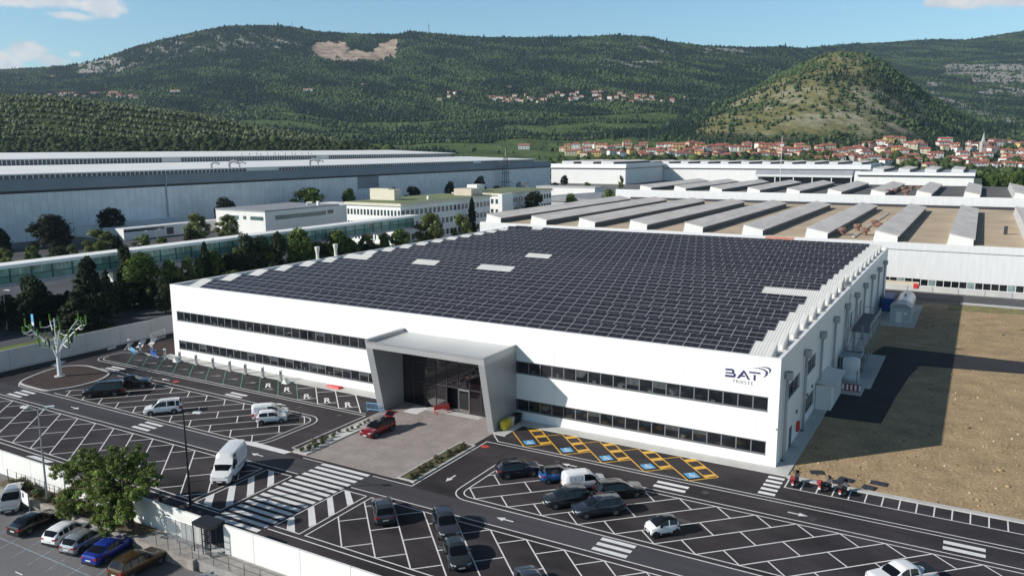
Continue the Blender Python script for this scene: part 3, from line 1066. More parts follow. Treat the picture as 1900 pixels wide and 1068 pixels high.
rest = MB()
pc = 0
for i in range(NS):
    y0 = .5 + PS * i
    if y0 + SRUN + .6 > BD: break
    for j in range(NP):
        x = PX1 - PW * j
        if any(a < x - PW / 2 < b for a, b in GAPS.get(i, ())): continue
        if i == 17 and j > 43: continue
        for r in range(3):
            if i == 0 and j < 34 and pc < 100:
                mb = MB()
                panel_mesh(mb, x, y0, r)
                mb.build('solar_panel', [M['panel_frame'], M['panel']], fac)
                pc += 1
            elif i == 0 or r > 0 or True:
                panel_mesh(rest, x, y0, r)
rest.build('solar_panel', [M['panel_frame'], M['panel']], fac, kind='stuff')
# roof odds and ends
for x, y in ((-94.3, 33.5), (-94.3, 38.6)):
    mb = MB()
    mb.lathe([(.3, 9), (.3, 12.6), (.42, 13.2), (.5, 13.6), (.5, 13.9), (.3, 13.9)], (x, y, 0), 12)
    mb.build('flue', mat('cream_flue', (.72, .70, .60), .6), fac, smooth=False)
mb = MB()
for dx in (0, .55):
    mb.tube([(.45, 44.6 + dx, .1), (.45, 44.6 + dx, 12.6)], .04, 6)
for k in range(34):
    mb.tube([(.45, 44.6, 1.0 + .34 * k), (.45, 45.15, 1.0 + .34 * k)], .025, 5)
for k in range(9):
    zc = 4 + .95 * k
    mb.tube([(.45 + .35 * math.sin(t), 44.87 + .4 * -math.cos(t), zc) for t in np.linspace(0, PI, 7)], .02, 4)
mb.build('ladder', M['steel'], fac)
mb = MB()
for k in range(6):
    mb.box(-1.2 + .12 * k, -1.1 + .12 * k, 47.5 + .25 * k, 47.7 + .25 * k, 11.5, 12.3 + .35 * (k % 3))
mb.build('roof_outlet', M['steel'], fac)
mb = MB()
for (x, y, s) in ((-88.3, 98.5, 1.0), (-87.0, 100.6, 1.2), (-85.0, 100.0, .9)):
    mb.box(x - 1.4 * s, x + 1.1 * s, y - .8, y + .7, 11.4, 11.9)
    mb.extrude([(y - .9, 11.9), (y + .8, 11.9), (y + .8, 12.5), ], 0, x - 1.5 * s, x + 1.2 * s)
mb.build('roof_unit', M['steel_dark'], fac)

# logo: letters standing 3 cm off the wall
lg = MB()
LX, LZ, LW, LH = -6.35, 8.62, 4.9, 1.75          # survey: letters between x -6.4 .. -2.2, z 8.3 .. 10.1


def logo_poly(pts, mi=0):
    n = len(pts)
    lg.add([(x, -.06, z) for x, z in pts] + [(x, -.004, z) for x, z in pts], [tuple(range(n))] + [(i, n + i, n + (i + 1) % n, (i + 1) % n) for i in range(n)], mi)


def L2(x, y):
    p_ = at(1299 + x / 8.72, 650 + y / 8.72, 1, 0.0)
    return (p_[0], p_[2])


def LP(pts):
    q = [L2(*p_) for p_ in pts]
    a = sum(q[i - 1][0] * q[i][1] - q[i][0] * q[i - 1][1] for i in range(len(q)))
    return q if a > 0 else q[::-1]


for pts in ([(412, 285), (515, 292), (541, 304), (551, 322), (549, 340), (540, 353), (560, 362), (574, 382), (573, 405), (552, 430), (405, 415), (407, 386), (535, 399), (545, 392), (543, 380), (530, 372), (411, 360), (412, 342), (512, 350), (522, 340), (520, 326), (508, 318), (412, 311)],
            [(592, 440), (700, 317), (715, 319), (806, 469), (774, 466), (708, 352), (672, 396), (715, 400), (728, 419), (655, 415), (628, 443)],
            [(795, 335), (975, 355), (972, 376), (792, 355)], [(868, 390), (895, 392), (892, 480), (865, 478)],
            [(860, 275), (960, 280), (1040, 300), (1085, 330), (1098, 360), (1080, 395), (1025, 432), (1055, 392), (1066, 362), (1058, 338), (1022, 312), (950, 288)],
            [(975, 265), (1050, 262), (1110, 272), (1142, 295), (1146, 320), (1118, 362), (1124, 326), (1117, 304), (1088, 284), (1045, 272)]):
    logo_poly(LP(pts))
lg.build('logo_lettering', M['logo'], fac)
tm = text_mesh('TRIESTE', .50, M['logo_grey'], 'logo_subtitle', .01, 1.25, 0)
tm.transform(Matrix.Rotation(R(90), 4, 'X'))
c_ = at(1299 + 687 / 8.72, 650 + 511 / 8.72, 1, 0.0)
o = link(bpy.data.objects.new('logo_subtitle', tm), fac)
o.location = (c_[0], -.03, c_[2])

# ------------------------------------------------------------------ entrance portal
po = thing('entrance_portal', 'slanted grey metal entrance portal in front of the white facade', 'portal', ((CX0 + CX1) / 2, -3.5, 0))
ox, oy = (CX0 + CX1) / 2, -3.5


def pbuild(mb, name, m_, par=po):
    mb.v = [(v[0] - ox, v[1] - oy, v[2]) for v in mb.v]
    return mb.build(name, m_, par)


T = .82
FB, FT, ZT, ZI = -5.3, -7.45, 9.55, 8.45
def fy(z): return FB + (FT - FB) * z / ZT
for side, (xa, xb) in enumerate(((CX0 - .25, CX0 + T - .05), (CX1 - T, CX1))):
    mb = MB()
    mb.extrude([(-.005, .06), (-.005, ZI), (fy(ZI), ZI), (fy(.06), .06)], 0, xa, xb)
    pbuild(mb, 'side_wall', M['alu'])
mb = MB()
mb.extrude([(-.005, ZI + .002), (-.005, 9.12), (fy(9.12), 9.12), (fy(ZI), ZI + .002)], 0, CX0 - .25, CX1)
pbuild(mb, 'roof_slab', M['alu_roof'])
mb = MB()
mb.extrude([(-.005, 9.122), (-.005, ZT), (fy(ZT), ZT), (fy(9.12), 9.122)], 0, CX0 - .25, CX0 + .25)
mb.extrude([(-.005, 9.122), (-.005, 9.34), (fy(9.34), 9.34), (fy(9.12), 9.122)], 0, CX1 - .25, CX1)
mb.extrude([(fy(9.12) + .35, 9.122), (fy(9.12) + .35, 9.30), (fy(9.32), 9.32), (fy(9.12), 9.122)], 0, CX0 + .25, CX1 - .25)
pbuild(mb, 'roof_upstand', M['alu'])
# curtain wall: dark glass in slim bars, a sliding door in the middle
GY = -1.3
gx0, gx1 = CX0 + T - .05, CX1 - T
cw = MB()
nb = 9
pw = (gx1 - gx0) / nb
for k in range(nb + 1):
    x = gx0 + pw * k
    cw.box(max(gx0, x - .04), min(gx1, x + .04), GY - .06, GY + .1, .06, ZI)
for z in (.06, 3.1, 5.75, ZI - .1):
    cw.box(gx0, gx1, GY - .05, GY + .09, z, z + .1)
fr_ = pbuild(cw, 'curtain_wall_frame', M['steel_dark'])
zz = [.16, 3.1, 5.75, ZI - .1]
gl_m = mat('curtain_glass', (0.012, 0.008, 0.011), 0.05, spec=.8, var=.35, vscale=.5)
for k in range(nb):
    for r in range(3):
        if r == 0 and k in (4, 5): continue
        mb = MB()
        a, b = gx0 + pw * k + .04, gx0 + pw * (k + 1) - .04
        t = RNG.normal(0, .006, 2)
        mb.quad((a, GY + .01, zz[r] + (.1 if r else 0)), (b, GY + .01 + t[0], zz[r] + (.1 if r else 0)), (b, GY + .01 + t[0] + t[1], zz[r + 1]), (a, GY + .01 + t[1], zz[r + 1]))
        pbuild(mb, 'glass_pane', gl_m)
mb = MB()
mb.box(gx0 + pw * 3, gx0 + pw * 7, GY + 1.12, GY + 1.24, .06, 3.3)
pbuild(mb, 'lobby_dark', M['black'])  # black sheet; its colour stands for the unlit lobby behind the door
mb = MB()
a = gx0 + pw * 5
mb.box(a + .05, a + pw - .05, GY - .02, GY + .04, .1, .2)
mb.box(a + .05, a + pw - .05, GY - .02, GY + .04, 2.9, 3.08)
mb.box(a + .05, a + .13, GY - .02, GY + .04, .2, 2.9)
mb.box(a + pw - .13, a + pw - .05, GY - .02, GY + .04, .2, 2.9)
pbuild(mb, 'sliding_door', M['steel'])
mb = MB()
mb.box(-42.6, -34.6, -2.6, GY - .1, .06, .075)
mb.build('doorstep', M['concrete'], kind='structure')
mb = MB()
mb.box(-44.4, -42.3, -4.5, -1.9, .062, .09)
mb.build('white_floor_sheet', M['white_paint'], label='flat white sheet lying on the paving under the portal', cat='sheet')

# ------------------------------------------------------------------ saw-tooth hall behind
def hall(name, label, X0, X1, Y0, Y1, zb, zr, mon, my0, my1, roofm, windows=False, zpar=0.0, group=None):
    """long hall; mon: list of monitor x positions; front face at Y0"""
    h = thing(name, label, 'factory hall', (X0, Y0, 0), 0, group)
    def B(mb, nm, m_, par=h):
        mb.v = [(v[0] - X0, v[1] - Y0, v[2]) for v in mb.v]
        return mb.build(nm, m_, par)
    mb = MB()
    if windows:
        mb.box(X0, X1, Y0, Y0 + .3, 0, 1.3)
        mb.box(X0, X1, Y0 + .02, Y0 + .32, 2.85, zr + zpar)
        mb.box(X0, X0 + .3, Y0 + .32, Y1, 0, zr)
        mb.box(X1 - .3, X1, Y0 + .32, Y1, 0, zr)
        mb.box(X0 + .3, X1 - .3, Y1 - .3, Y1, 0, zr)
    else:
        mb.box(X0, X1, Y0, Y1, 0, zr)
        if zpar:
            mb.box(X0, X1, Y0 - .15, Y0 - .002, zb, zr + zpar)
    B(mb, 'wall', M['clad'])
    mb = MB()
    mb.box(X0 + .1, X1 - .1, Y0 + .4, Y1 - .1, zr - .3, zr + .02)
    B(mb, 'roof', roofm)
    for x in mon:
        mb = MB()
        mb.add([(x, my0, zr - .05), (x + 5.15, my0, zr - .05), (x + 5.15, my0, zr + 1.45), (x + .45, my0, zr + 2.45),
                (x, my1, zr - .05), (x + 5.15, my1, zr - .05), (x + 5.15, my1, zr + 1.45), (x + .45, my1, zr + 2.45)],
               [(0, 1, 2, 3), (5, 4, 7, 6)], 0)
        mb.add([(x, my0, zr - .05), (x + .45, my0, zr + 2.45), (x + .45, my1, zr + 2.45), (x, my1, zr - .05)], [(0, 1, 2, 3)], 1)
        mb.add([(x + .3, my0 - .12, zr + 2.53), (x + 5.45, my0 - .12, zr + 1.46), (x + 5.45, my1 + .1, zr + 1.46), (x + .3, my1 + .1, zr + 2.53),
                (x + .3, my0 - .12, zr + 2.44), (x + 5.45, my0 - .12, zr + 1.30), (x + 5.45, my1 + .1, zr + 1.30), (x + .3, my1 + .1, zr + 2.44)],
               [(0, 1, 2, 3), (7, 6, 5, 4), (4, 5, 1, 0), (5, 6, 2, 1), (6, 7, 3, 2), (7, 4, 0, 3)], 2)
        mo = B(mb, 'roof_monitor', [M['white_wall'], M['concrete'], M['monitor_roof']])
        mb = MB()
        mb.box(x + 5.1, x + 5.17, my0 + .1, my1 - .1, zr + .1, zr + 1.36)
        B(mb, 'glazing_strip', M['monitor_glass'], mo)
    return h, B


M['clad'] = mat('white_cladding', (0.70, 0.70, 0.70), 0.5, var=0.05, vscale=1.6, stretch=(1, 0.3, 0.12), fine=0.02, fscale=3)
M['monitor_roof'] = mat('weathered_sheet', (0.72, 0.66, 0.61), 0.85, var=0.12, vscale=0.35, fine=0.08, fscale=2, stretch=(1, .25, 1))
M['monitor_glass'] = mat('dusty_glazing', (0.07, 0.07, 0.075), 0.6, var=0.2, vscale=.6)
M['roof_beige'] = mat('beige_roof', (0.50, 0.395, 0.275), 0.95, var=0.16, vscale=0.07, fine=0.06, fscale=1.5)
mons = [-110.45 + 15.08 * k for k in range(17)]
h1, H1 = hall('saw_tooth_hall', 'long white hall with beige roof and sloping roof monitors right behind the solar roof', -112.5, 140, 120.8, 241, 0, 10.95,
              mons, 120.86, 222, M['roof_beige'], True)
for k in range(30):
    x = 5.6 + 1.53 * k
    mb = MB()
    mb.box(x, x + 1.53, 120.84, 120.95, 1.3, 1.38)
    mb.box(x, x + 1.53, 120.84, 120.95, 2.75, 2.85)
    mb.box(x, x + .13, 120.84, 120.95, 1.38, 2.75)
    mb.quad((x + .13, 120.88, 1.38), (x + 1.53, 120.88 + RNG.normal(0, .01), 1.38), (x + 1.53, 120.88, 2.75), (x + .13, 120.88, 2.75), 1)
    H1(mb, 'window', [M['frame_white'], M['glass_dark'] if k % 5 != 1 else M['glass_pale']])
for k in range(6):
    x = -3.9 + 1.55 * k
    mb = MB()
    mb.box(x, x + 1.55, 120.84, 120.95, 1.3, 2.1)
    mb.box(x, x + .15, 120.84, 120.95, 2.1, 2.85)
    mb.quad((x + .15, 120.88, 2.1), (x + 1.55, 120.88, 2.1), (x + 1.55, 120.88, 2.85), (x + .15, 120.88, 2.85), 1)
    H1(mb, 'window', [M['beige'], M['glass_dark'] if k % 3 else M['glass_pale']])
mb = MB()
mb.box(-112.5, 140, 120.62, 120.79, 0, 1.28)
H1(mb, 'plinth', M['concrete'])
mb = MB()
mb.box(4.3, 5.3, 120.4, 120.61, .75, 1.75)
H1(mb, 'hose_cabinet', M['red'])
for k in range(9):
    mb = MB()
    mb.tube([(-2 + 5.1 * k, 120.58, .1), (-2 + 5.1 * k, 120.58, 1.3)], .04, 6)
    H1(mb, 'stay_pipe', M['steel'])
mb = MB()
mb.tube([(-20, 120.72, 9.3), (140, 120.72, 9.3)], .04, 5)
H1(mb, 'cable', M['steel_dark'])
mb = MB()
mb.box(-112.5, 140, 239.5, 240.4, 10.9, 11.9)
H1(mb, 'rear_gap_shade', M['steel_dark'])  # dark strip; its colour stands for the shaded gap between the halls


def ventilator(B, x, y, z, s=1.0):
    mb = MB()
    mb.lathe([(.55 * s, 0), (.55 * s, .9 * s), (.95 * s, 1.0 * s), (1.0 * s, 1.5 * s), (.7 * s, 1.75 * s), (.55 * s, 1.6 * s)], (x, y, z), 12)
    B(mb, 'roof_ventilator', M['rust'])


for x, y in ((-13.0, 131), (-11.0, 143), (-8.6, 157), (-8.0, 133), (-6.5, 149), (-4.9, 162)):
    ventilator(H1, x, y, 10.97, 1.05)
mb = MB()
mb.tube([(-9.7, 125, 11.3), (-9.7, 205, 11.3)], .16, 6)
H1(mb, 'roof_pipe', M['white_paint'])
mb = MB()
mb.box(21.5, 22.3, 150, 150.8, 10.97, 13.0)
H1(mb, 'roof_post', M['steel_dark'])
# red-stained sheet on the parapet
mb = MB()
mb.box(-29.2, -22.4, 120.78, 120.815, 10.2, 10.9)
H1(mb, 'stained_sheet', mat('stained_sheet', (0.55, 0.25, 0.18), .6, var=.15, vscale=.5))

h2, H2 = hall('second_saw_tooth_hall', 'second white saw-tooth hall with dark grey roof, one row further back', -121, 140, 244, 345, 0, 14.3,
              [-110.2 + 15.08 * k for k in range(17)], 244.05, 326, mat('dark_membrane', (0.125, 0.12, 0.115), .95, var=.15, vscale=.07), False, .55)
for x, y in ((-15.0, 256), (-13.2, 268), (-11.4, 281), (-8.5, 257), (-6.5, 292), (-9.5, 296)):
    ventilator(H2, x, y, 14.32, 1.15)

# far halls
def far_hall(label, X0, X1, Y0, Y1, ze, zr, teeth, tw, tz, group, face):
    h = thing('far_factory_hall', label, 'factory hall', (X0, Y0, 0), 0, group)
    def B(mb, nm, m_, par=h):
        mb.v = [(v[0] - X0, v[1] - Y0, v[2]) for v in mb.v]
        return mb.build(nm, m_, par)
    mb = MB(); mb.box(X0, X1, Y0, Y1, 0, ze); B(mb, 'wall', face)
    mb = MB(); mb.box(X0 - .6, X1 + .6, Y0 - .9, Y1, ze + .05, ze + .75); B(mb, 'eaves_gutter', M['steel_dark'])
    mb = MB(); mb.extrude([(Y0 - .6, ze + .8), (Y1, ze + .8), (Y1, zr), (Y0 + .4, zr)], 0, X0 - .5, X1 + .5); B(mb, 'fascia', M['clad'])
    mb = MB(); mb.box(X0, X1, Y0 + 1, Y1 - 1, zr + .02, zr + .1); B(mb, 'roof', M['roof_grey'])
    for x in teeth:
        mb = MB()
        mb.extrude([(x, zr - .1), (x + tw, zr - .1), (x + tw, zr + tz * .72), (x + .25, zr + tz)], 1, Y0 + .2, Y1 - 4)
        mb.v = [(v[0], v[1], v[2]) for v in mb.v]
        t_ = B(mb, 'roof_monitor', M['clad'])
        mb = MB(); mb.box(x + tw, x + tw + .06, Y0 + 1, Y1 - 5, zr + .1, zr + tz * .62)
        B(mb, 'glazing_strip', M['monitor_glass'], t_)
        mb = MB(); mb.extrude([(x + .1, zr + tz + .08), (x + tw + .35, zr + tz * .72 + .02), (x + tw + .35, zr + tz * .72 + .1), (x + .1, zr + tz + .16)], 1, Y0 + 2, Y1 - 4)
        B(mb, 'monitor_roof', M['monitor_roof'], t_)
    return h, B


G_FAR = 'factory halls in the distance'
far_hall('white hall to the left with a long shaded side wall casting a diagonal shadow', -337, -262, 600, 698, 13.5, 17.9,
         [-326, -306, -286], 12, 2.6, None, M['white_wall'])
far_hall('low far white hall stretching behind all the saw-tooth roofs', -284, -71, 700, 790, 11.6, 16.6, [-284 + 19.8 * k for k in range(11)], 7.5, 2.4, None, M['white_wall'])
far_hall('far white hall with grey sheds at the right end, nearest the village', -58, 11, 520, 600, 12.5, 15.4, [-49.5, -33.6, -17.8, -2.3], 7, 2.5, None, M['white_wall'])
ca = thing('loading_canopy', 'pale loading canopy on posts between the far white halls', 'canopy', (-128, 520, 0))
mb = MB(); mb.extrude([(0, 12.4), (10, 12.4), (14, 16.0), (4, 16.0)], 0, 0, 66); mb.build('roof', M['roof_grey'], ca)
mb = MB(); mb.box(0, 66, -.3, -.01, 11.3, 12.9); mb.build('fascia', M['clad'], ca)
for k in range(6):
    mb = MB(); mb.box(1 + 12.8 * k, 1.6 + 12.8 * k, .2, .8, 0, 12.4); mb.build('post', M['white_paint'], ca)
mb = MB(); mb.box(0, 66, 9.5, 9.9, 0, 12.3); mb.build('back_wall', M['steel_dark'], ca)

# ------------------------------------------------------------------ long warehouse on the left
def warehouse(label, XW, depth, Y0, Y1, z0, z1, z2, z3, rise, gaps=()):
    w = thing('long_warehouse', label, 'warehouse', (XW, Y0, 0))
    def B(mb, nm, m_, par=w):
        mb.v = [(v[0] - XW, v[1] - Y0, v[2]) for v in mb.v]
        return mb.build(nm, m_, par)
    mb = MB(); mb.box(XW - depth, XW, Y0, Y1, 0, z0)
    B(mb, 'wall', M['ware_wall'])
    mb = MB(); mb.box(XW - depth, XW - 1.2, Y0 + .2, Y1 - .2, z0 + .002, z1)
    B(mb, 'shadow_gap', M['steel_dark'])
    mb = MB()
    mb.extrude([(XW - depth, z1), (XW + .8, z1), (XW - .6, z2), (XW - depth, z2)], 1, Y0 - .5, Y1 + .5)
    B(mb, 'fascia', M['ware_fascia'])
    mb = MB(); mb.box(XW - depth, XW - 2.2, Y0, Y1 - 24, z2 + .002, z3 - .25)
    n = int((Y1 - 24 - Y0) / 6.2)
    for k in range(n * 3):
        y = Y0 + 6.2 / 3 * k
        mb.add([(XW - 2.19, y, z2 + .1), (XW - 2.19, y + .45, z2 + .1), (XW - 2.19, y + .45, z3 - .3), (XW - 2.19, y, z3 - .3)], [(0, 1, 2, 3)], 1)
    cl = B(mb, 'clerestory', [M['ware_glass'], M['white_wall']])
    for a, b in gaps:
        mb = MB(); mb.box(XW - 8, XW - 1.6, a, b, z2 + .1, z3 + .12)
        B(mb, 'stair_head', M['white_wall'])
    mb = MB()
    mb.extrude([(XW - depth, z3 + rise), (XW - 1.2, z3 - .2), (XW - 1.2, z3 + .25), (XW - depth, z3 + rise + .45)], 1, Y0 - 1, Y1 - 22)
    B(mb, 'roof', M['ware_roof'])
    return w, B


M['ware_wall'] = lines_mat('warehouse_wall', (0.80, 0.79, 0.80), (0.70, 0.69, 0.70), 3.0, .35, 1, .7, 0, .1)
M['ware_fascia'] = mat('warehouse_fascia', (0.25, 0.265, 0.29), 0.7, var=0.08, vscale=0.12)
M['ware_glass'] = mat('warehouse_clerestory', (0.10, 0.10, 0.12), 0.4, var=0.2, vscale=0.4)
M['ware_roof'] = mat('warehouse_roof_white', (0.90, 0.89, 0.86), 0.6, var=0.04, vscale=0.05)
w1, W1 = warehouse('very long pale warehouse with grey fascia and white roof behind the glazed footbridge', -282, 62, -60, 492, 17.3, 18.3, 22.4, 24.0, 1.7,
                   ((186, 206), (382, 392)))
w2, W2 = warehouse('second long warehouse whose white roof shows above the first one', -375, 70, -40, 520, 19, 20, 25.6, 28.4, 2.6, ((210, 222), (330, 342)))
mb = MB(); mb.box(-281.99, -281.8, 262, 280, 10.8, 17.3); W1(mb, 'louvred_gate', M['ware_fascia'])
mb = MB(); mb.tube([(-281.6, 140.5, 0), (-281.6, 140.5, 19), (-280.6, 140.5, 22.3)], .28, 6); W1(mb, 'rain_pipe', M['pipe'])
mb = MB(); mb.box(-281.99, -281.5, 52, 54, 3, 11); W1(mb, 'wall_duct', M['ware_fascia'])
for y, s in ((168, 1.0), (178, 1.3), (184, .8), (230, 1.4), (236, .8)):
    mb = MB()
    mb.tube([(-286, y, 22.6), (-286, y, 25 + s), (-286 + s, y + s, 26 + s), (-285 + 2 * s, y + 2 * s, 25.2 + s)], .55 * s, 8)
    W1(mb, 'extract_duct', M['pipe'])
for k in range(13):
    mb = MB(); y = 268 + 5 * k + (k % 3)
    mb.tube([(-379, y, 25), (-379, y, 30.0 + (k * 7 % 3) * .4)], .32, 6)
    W2(mb, 'chimney_pipe', M['pipe'])
mb = MB(); mb.box(-281.9, -253, 100, 146, 0, 4.2)
W1(mb, 'low_annex', M['white_wall'])
mb = MB(); mb.box(-252.99, -252.9, 118, 121, .6, 3.2)
W1(mb, 'annex_door', M['steel_dark'])
mb = MB(); mb.box(-252.995, -252.93, 100, 117, 2.9, 3.7)
W1(mb, 'annex_window', M['glass_dark'])
# lattice mast in front of its far end
ms = thing('lattice_mast', 'tall dark lattice mast rising in front of the pale warehouse near its right end', 'mast', (-276, 412, 0))
mb = MB()
for sx, sy in ((-1, -1), (1, -1), (1, 1), (-1, 1)):
    mb.tube([(sx * 2.2, sy * 2.2, 0), (sx * 1.0, sy * 1.0, 27)], .16, 5)
for k in range(11):
    z, zn = 2.45 * k, 2.45 * (k + 1)
    a, b = 2.2 - 1.2 * z / 27, 2.2 - 1.2 * zn / 27
    for p_, q_ in (((-a, -a), (b, -b)), ((a, -a), (-b, -b)), ((a, -a), (b, b)), ((a, a), (b, -b)), ((a, a), (-b, b)), ((-a, a), (-b, -b))):
        mb.tube([(p_[0], p_[1], z), (q_[0], q_[1], zn)], .1, 4)
mb.build('lattice', M['steel_dark'], ms)
for k in range(4):
    mb = MB(); mb.box(-3.2, 3.2, -3.2, 3.2, 3 + 6 * k, 3.25 + 6 * k); mb.build('platform', M['steel_dark'], ms)
mb = MB(); mb.tube([(0, 0, 27), (0, 0, 33)], .12, 5); mb.build('antenna', M['white_paint'], ms)

# ------------------------------------------------------------------ offices
wo = thing('white_office_block', 'low white office block with a dark ribbon window beside the footbridge', 'office building', (-247, 136.5, 0))
mb = MB(); mb.box(0, 27.5, 0, 41, 0, 9); mb.build('wall', M['white_wall'], wo)
mb = MB(); mb.box(-.2, 27.7, -.2, 41.2, 9.002, 9.5); mb.box(.6, 26.9, .6, 40.4, 9.1, 9.52); mb.build('roof', M['roof_grey'], wo)
mb = MB(); mb.box(27.51, 27.6, 5, 33, 5.6, 7.3); mb.build('ribbon_window', M['glass_green'], wo)
mb = MB(); mb.box(27.51, 27.6, 34, 37.5, 6.0, 7.5); mb.build('window', M['glass_dark'], wo)
mb = MB(); mb.box(19.5, 26.5, -.09, -.01, 5.7, 7.1); mb.build('window', M['glass_green'], wo)
mb = MB(); mb.box(15.5, 17.2, -.09, -.01, 5.8, 7.1); mb.build('window', M['glass_green'], wo)
mb = MB(); mb.box(6, 13, -.09, -.01, 5.7, 7.1); mb.build('window', M['glass_green'], wo)
mb = MB(); mb.box(8, 27, 41.2, 58, 0, 8.6); mb.box(7.8, 27.3, 41, 58, 8.61, 9); mb.build('rear_wing', M['white_wall'], wo)
mb = MB(); mb.box(27.01, 27.1, 47, 52, 5.5, 7); mb.build('window', M['glass_dark'], wo)
mb = MB(); mb.tube([(20, 30, 9.5), (20, 30, 10.6), (22, 31, 10.6)], .35, 6); mb.box(23.5, 24.4, 32, 33, 9.5, 11.2); mb.build('roof_duct', M['white_wall'], wo)


def office(name, label, x0, x1, y0, y1, zt, floors, roofm, nx, ny):
    o = thing(name, label, 'office building', (x0, y0, 0))
    W, D = x1 - x0, y1 - y0
    mb = MB(); mb.box(0, W, 0, D, 0, zt - 1.0); mb.build('wall', M['white_wall'], o)
    mb = MB(); mb.box(-.5, W + .5, -.5, D + .5, zt - .998, zt - .1); mb.build('cornice', M['cream'], o)
    mb = MB(); mb.box(-.2, W + .2, -.2, D + .2, zt - .098, zt); mb.build('roof', roofm, o)
    for z in floors:
        for k in range(nx):
            a = W * (k + .22) / nx; b = W * (k + .78) / nx
            mb = MB(); mb.box(a, b, -.06, -.005, z, z + 1.9); mb.build('window', M['glass_mid'], o)
        for k in range(ny):
            a = D * (k + .18) / ny; b = D * (k + .82) / ny
            mb = MB(); mb.box(W + .005, W + .06, a, b, z, z + 1.9); mb.build('window', M['glass_mid'], o)
    return o


M['cream'] = mat('cream_render', (0.66, 0.61, 0.48), .7, var=.04, vscale=.4)
M['glass_mid'] = mat('office_glass', (0.05, 0.075, 0.08), .15, var=.5, vscale=.25)
go = office('green_roof_office', 'cream office block with flat green roof at the end of the footbridge', -174, -150.5, 131.5, 188, 14.6, (10.3, 6.2, 2.0), M['roof_green'], 16, 22)
mb = MB(); mb.box(.5, 9, 12, 15, 14.61, 18.6); mb.box(9, 11.5, 12, 16, 14.61, 18.3); mb.build('lift_tower', M['cream'], go)
mb = MB(); mb.box(13, 21, 47, 55, 14.61, 17.2); mb.build('plant_room', M['beige'], go)
mb = MB(); mb.box(18.2, 18.9, 22, 22.7, 14.6, 15.8); mb.build('roof_vent', M['white_wall'], go)
go2 = office('green_roof_office_wing', 'rear office wing with green roof behind the cream office block', -176, -153.5, 200, 246, 14.5, (10.2, 6.1), M['roof_green'], 10, 18)
mb = MB(); mb.box(3, 8, 6, 12, 14.51, 17.4); mb.build('plant_room', M['white_wall'], go2)
mb = MB(); mb.box(22.52, 24.5, -1, 8, 0, 14.3); mb.build('stair_tower', M['white_wall'], go2)
lo = thing('low_grey_sheds', 'low grey roofed sheds between the office wing and the far white hall', 'shed', (-178, 262, 0))
mb = MB(); mb.box(0, 46, 0, 40, 0, 7.5); mb.build('wall', M['concrete_wall'], lo)
mb = MB(); mb.extrude([(-.5, 7.5), (46.5, 7.5), (46.5, 8.0), (23, 10), (-.5, 8.0)], 1, -.5, 40.5); mb.build('roof', M['roof_grey'], lo)
tl = thing('tank_shed', 'white shed and pale round tank beyond the green office roofs', 'shed', (-250, 410, 0))
mb = MB(); mb.box(0, 44, 0, 14, 0, 6.2); mb.build('wall', M['white_wall'], tl)
mb = MB(); mb.box(-.4, 44.4, -.4, 14.4, 6.2, 6.8); mb.build('roof', M['concrete'], tl)
mb = MB(); mb.lathe([(5, 0), (5, 8), (3, 9), (.2, 9.4)], (-14, 6, 0), 18); mb.build('tank', M['steel'], tl, smooth=False)
fw = thing('white_gate_house', 'small white gatehouse with dark windows near the far white hall', 'gatehouse', (-118, 372, 0))
mb = MB(); mb.box(0, 10, 0, 9, 0, 10); mb.build('wall', M['white_wall'], fw)
mb = MB(); mb.box(-.4, 10.4, -.4, 9.4, 10, 10.6); mb.build('roof', M['roof_grey'], fw)
for k in range(2):
    mb = MB(); mb.box(1 + 4.6 * k, 4 + 4.6 * k, -.08, -.01, 6.2, 8.6); mb.build('window', M['glass_dark'], fw)

# ------------------------------------------------------------------ glazed footbridge
XB_ = -143.0
br = thing('glazed_footbridge', 'long raised footbridge with green glazing and a white roof', 'footbridge', (XB_, -60, 0))
Y0_, Y1_ = -60, 131.4
def Bb(mb, nm, m_, par=br):
    mb.v = [(v[0] - XB_, v[1] + 60, v[2]) for v in mb.v]
    return mb.build(nm, m_, par)
mb = MB(); mb.box(XB_ - 4.2, XB_ + .5, Y0_, Y1_, 10.45, 11.1); Bb(mb, 'roof', M['ware_roof'])
mb = MB(); mb.box(XB_ - 3.9, XB_ + .1, Y0_, Y1_, 6.9, 7.6); Bb(mb, 'deck', M['concrete_wall'])
n = int((Y1_ - Y0_) / 4.1)
M['bridge_teal'] = mat('teal_frame', (0.03, 0.10, 0.10), .5)
M['bridge_glass'] = mat('bridge_glass', (0.22, 0.37, 0.31), .25, var=.5, vscale=.35)
M['bridge_glass2'] = mat('bridge_glass_low', (0.15, 0.30, 0.25), .25, var=.2, vscale=.3)
for k in range(n):
    y = Y0_ + 4.1 * k
    mb = MB()
    mb.box(XB_ - .05, XB_ + .1, y, y + .3, 7.61, 10.44)
    fr = Bb(mb, 'frame_post', M['bridge_teal'])
    mb = MB(); mb.box(XB_ - .02, XB_ + .02, y + .3, y + 4.1, 9.0, 10.44); mb.box(XB_ - .02, XB_ + .03, y + 2.1, y + 2.2, 9.0, 10.44, 1)
    Bb(mb, 'glass_pane', [M['bridge_glass'], M['frame_white']])
    mb = MB(); mb.box(XB_ - .02, XB_ + .02, y + .3, y + 4.1, 7.61, 8.8); mb.box(XB_ - .03, XB_ + .05, y + .3, y + 4.1, 8.8, 9.0, 1)
    Bb(mb, 'glass_pane', [M['bridge_glass2'], M['bridge_teal']])
mb = MB(); mb.box(XB_ - 3.8, XB_ - 3.7, Y0_, Y1_, 7.61, 10.44); Bb(mb, 'far_glazing', M['bridge_glass2'])
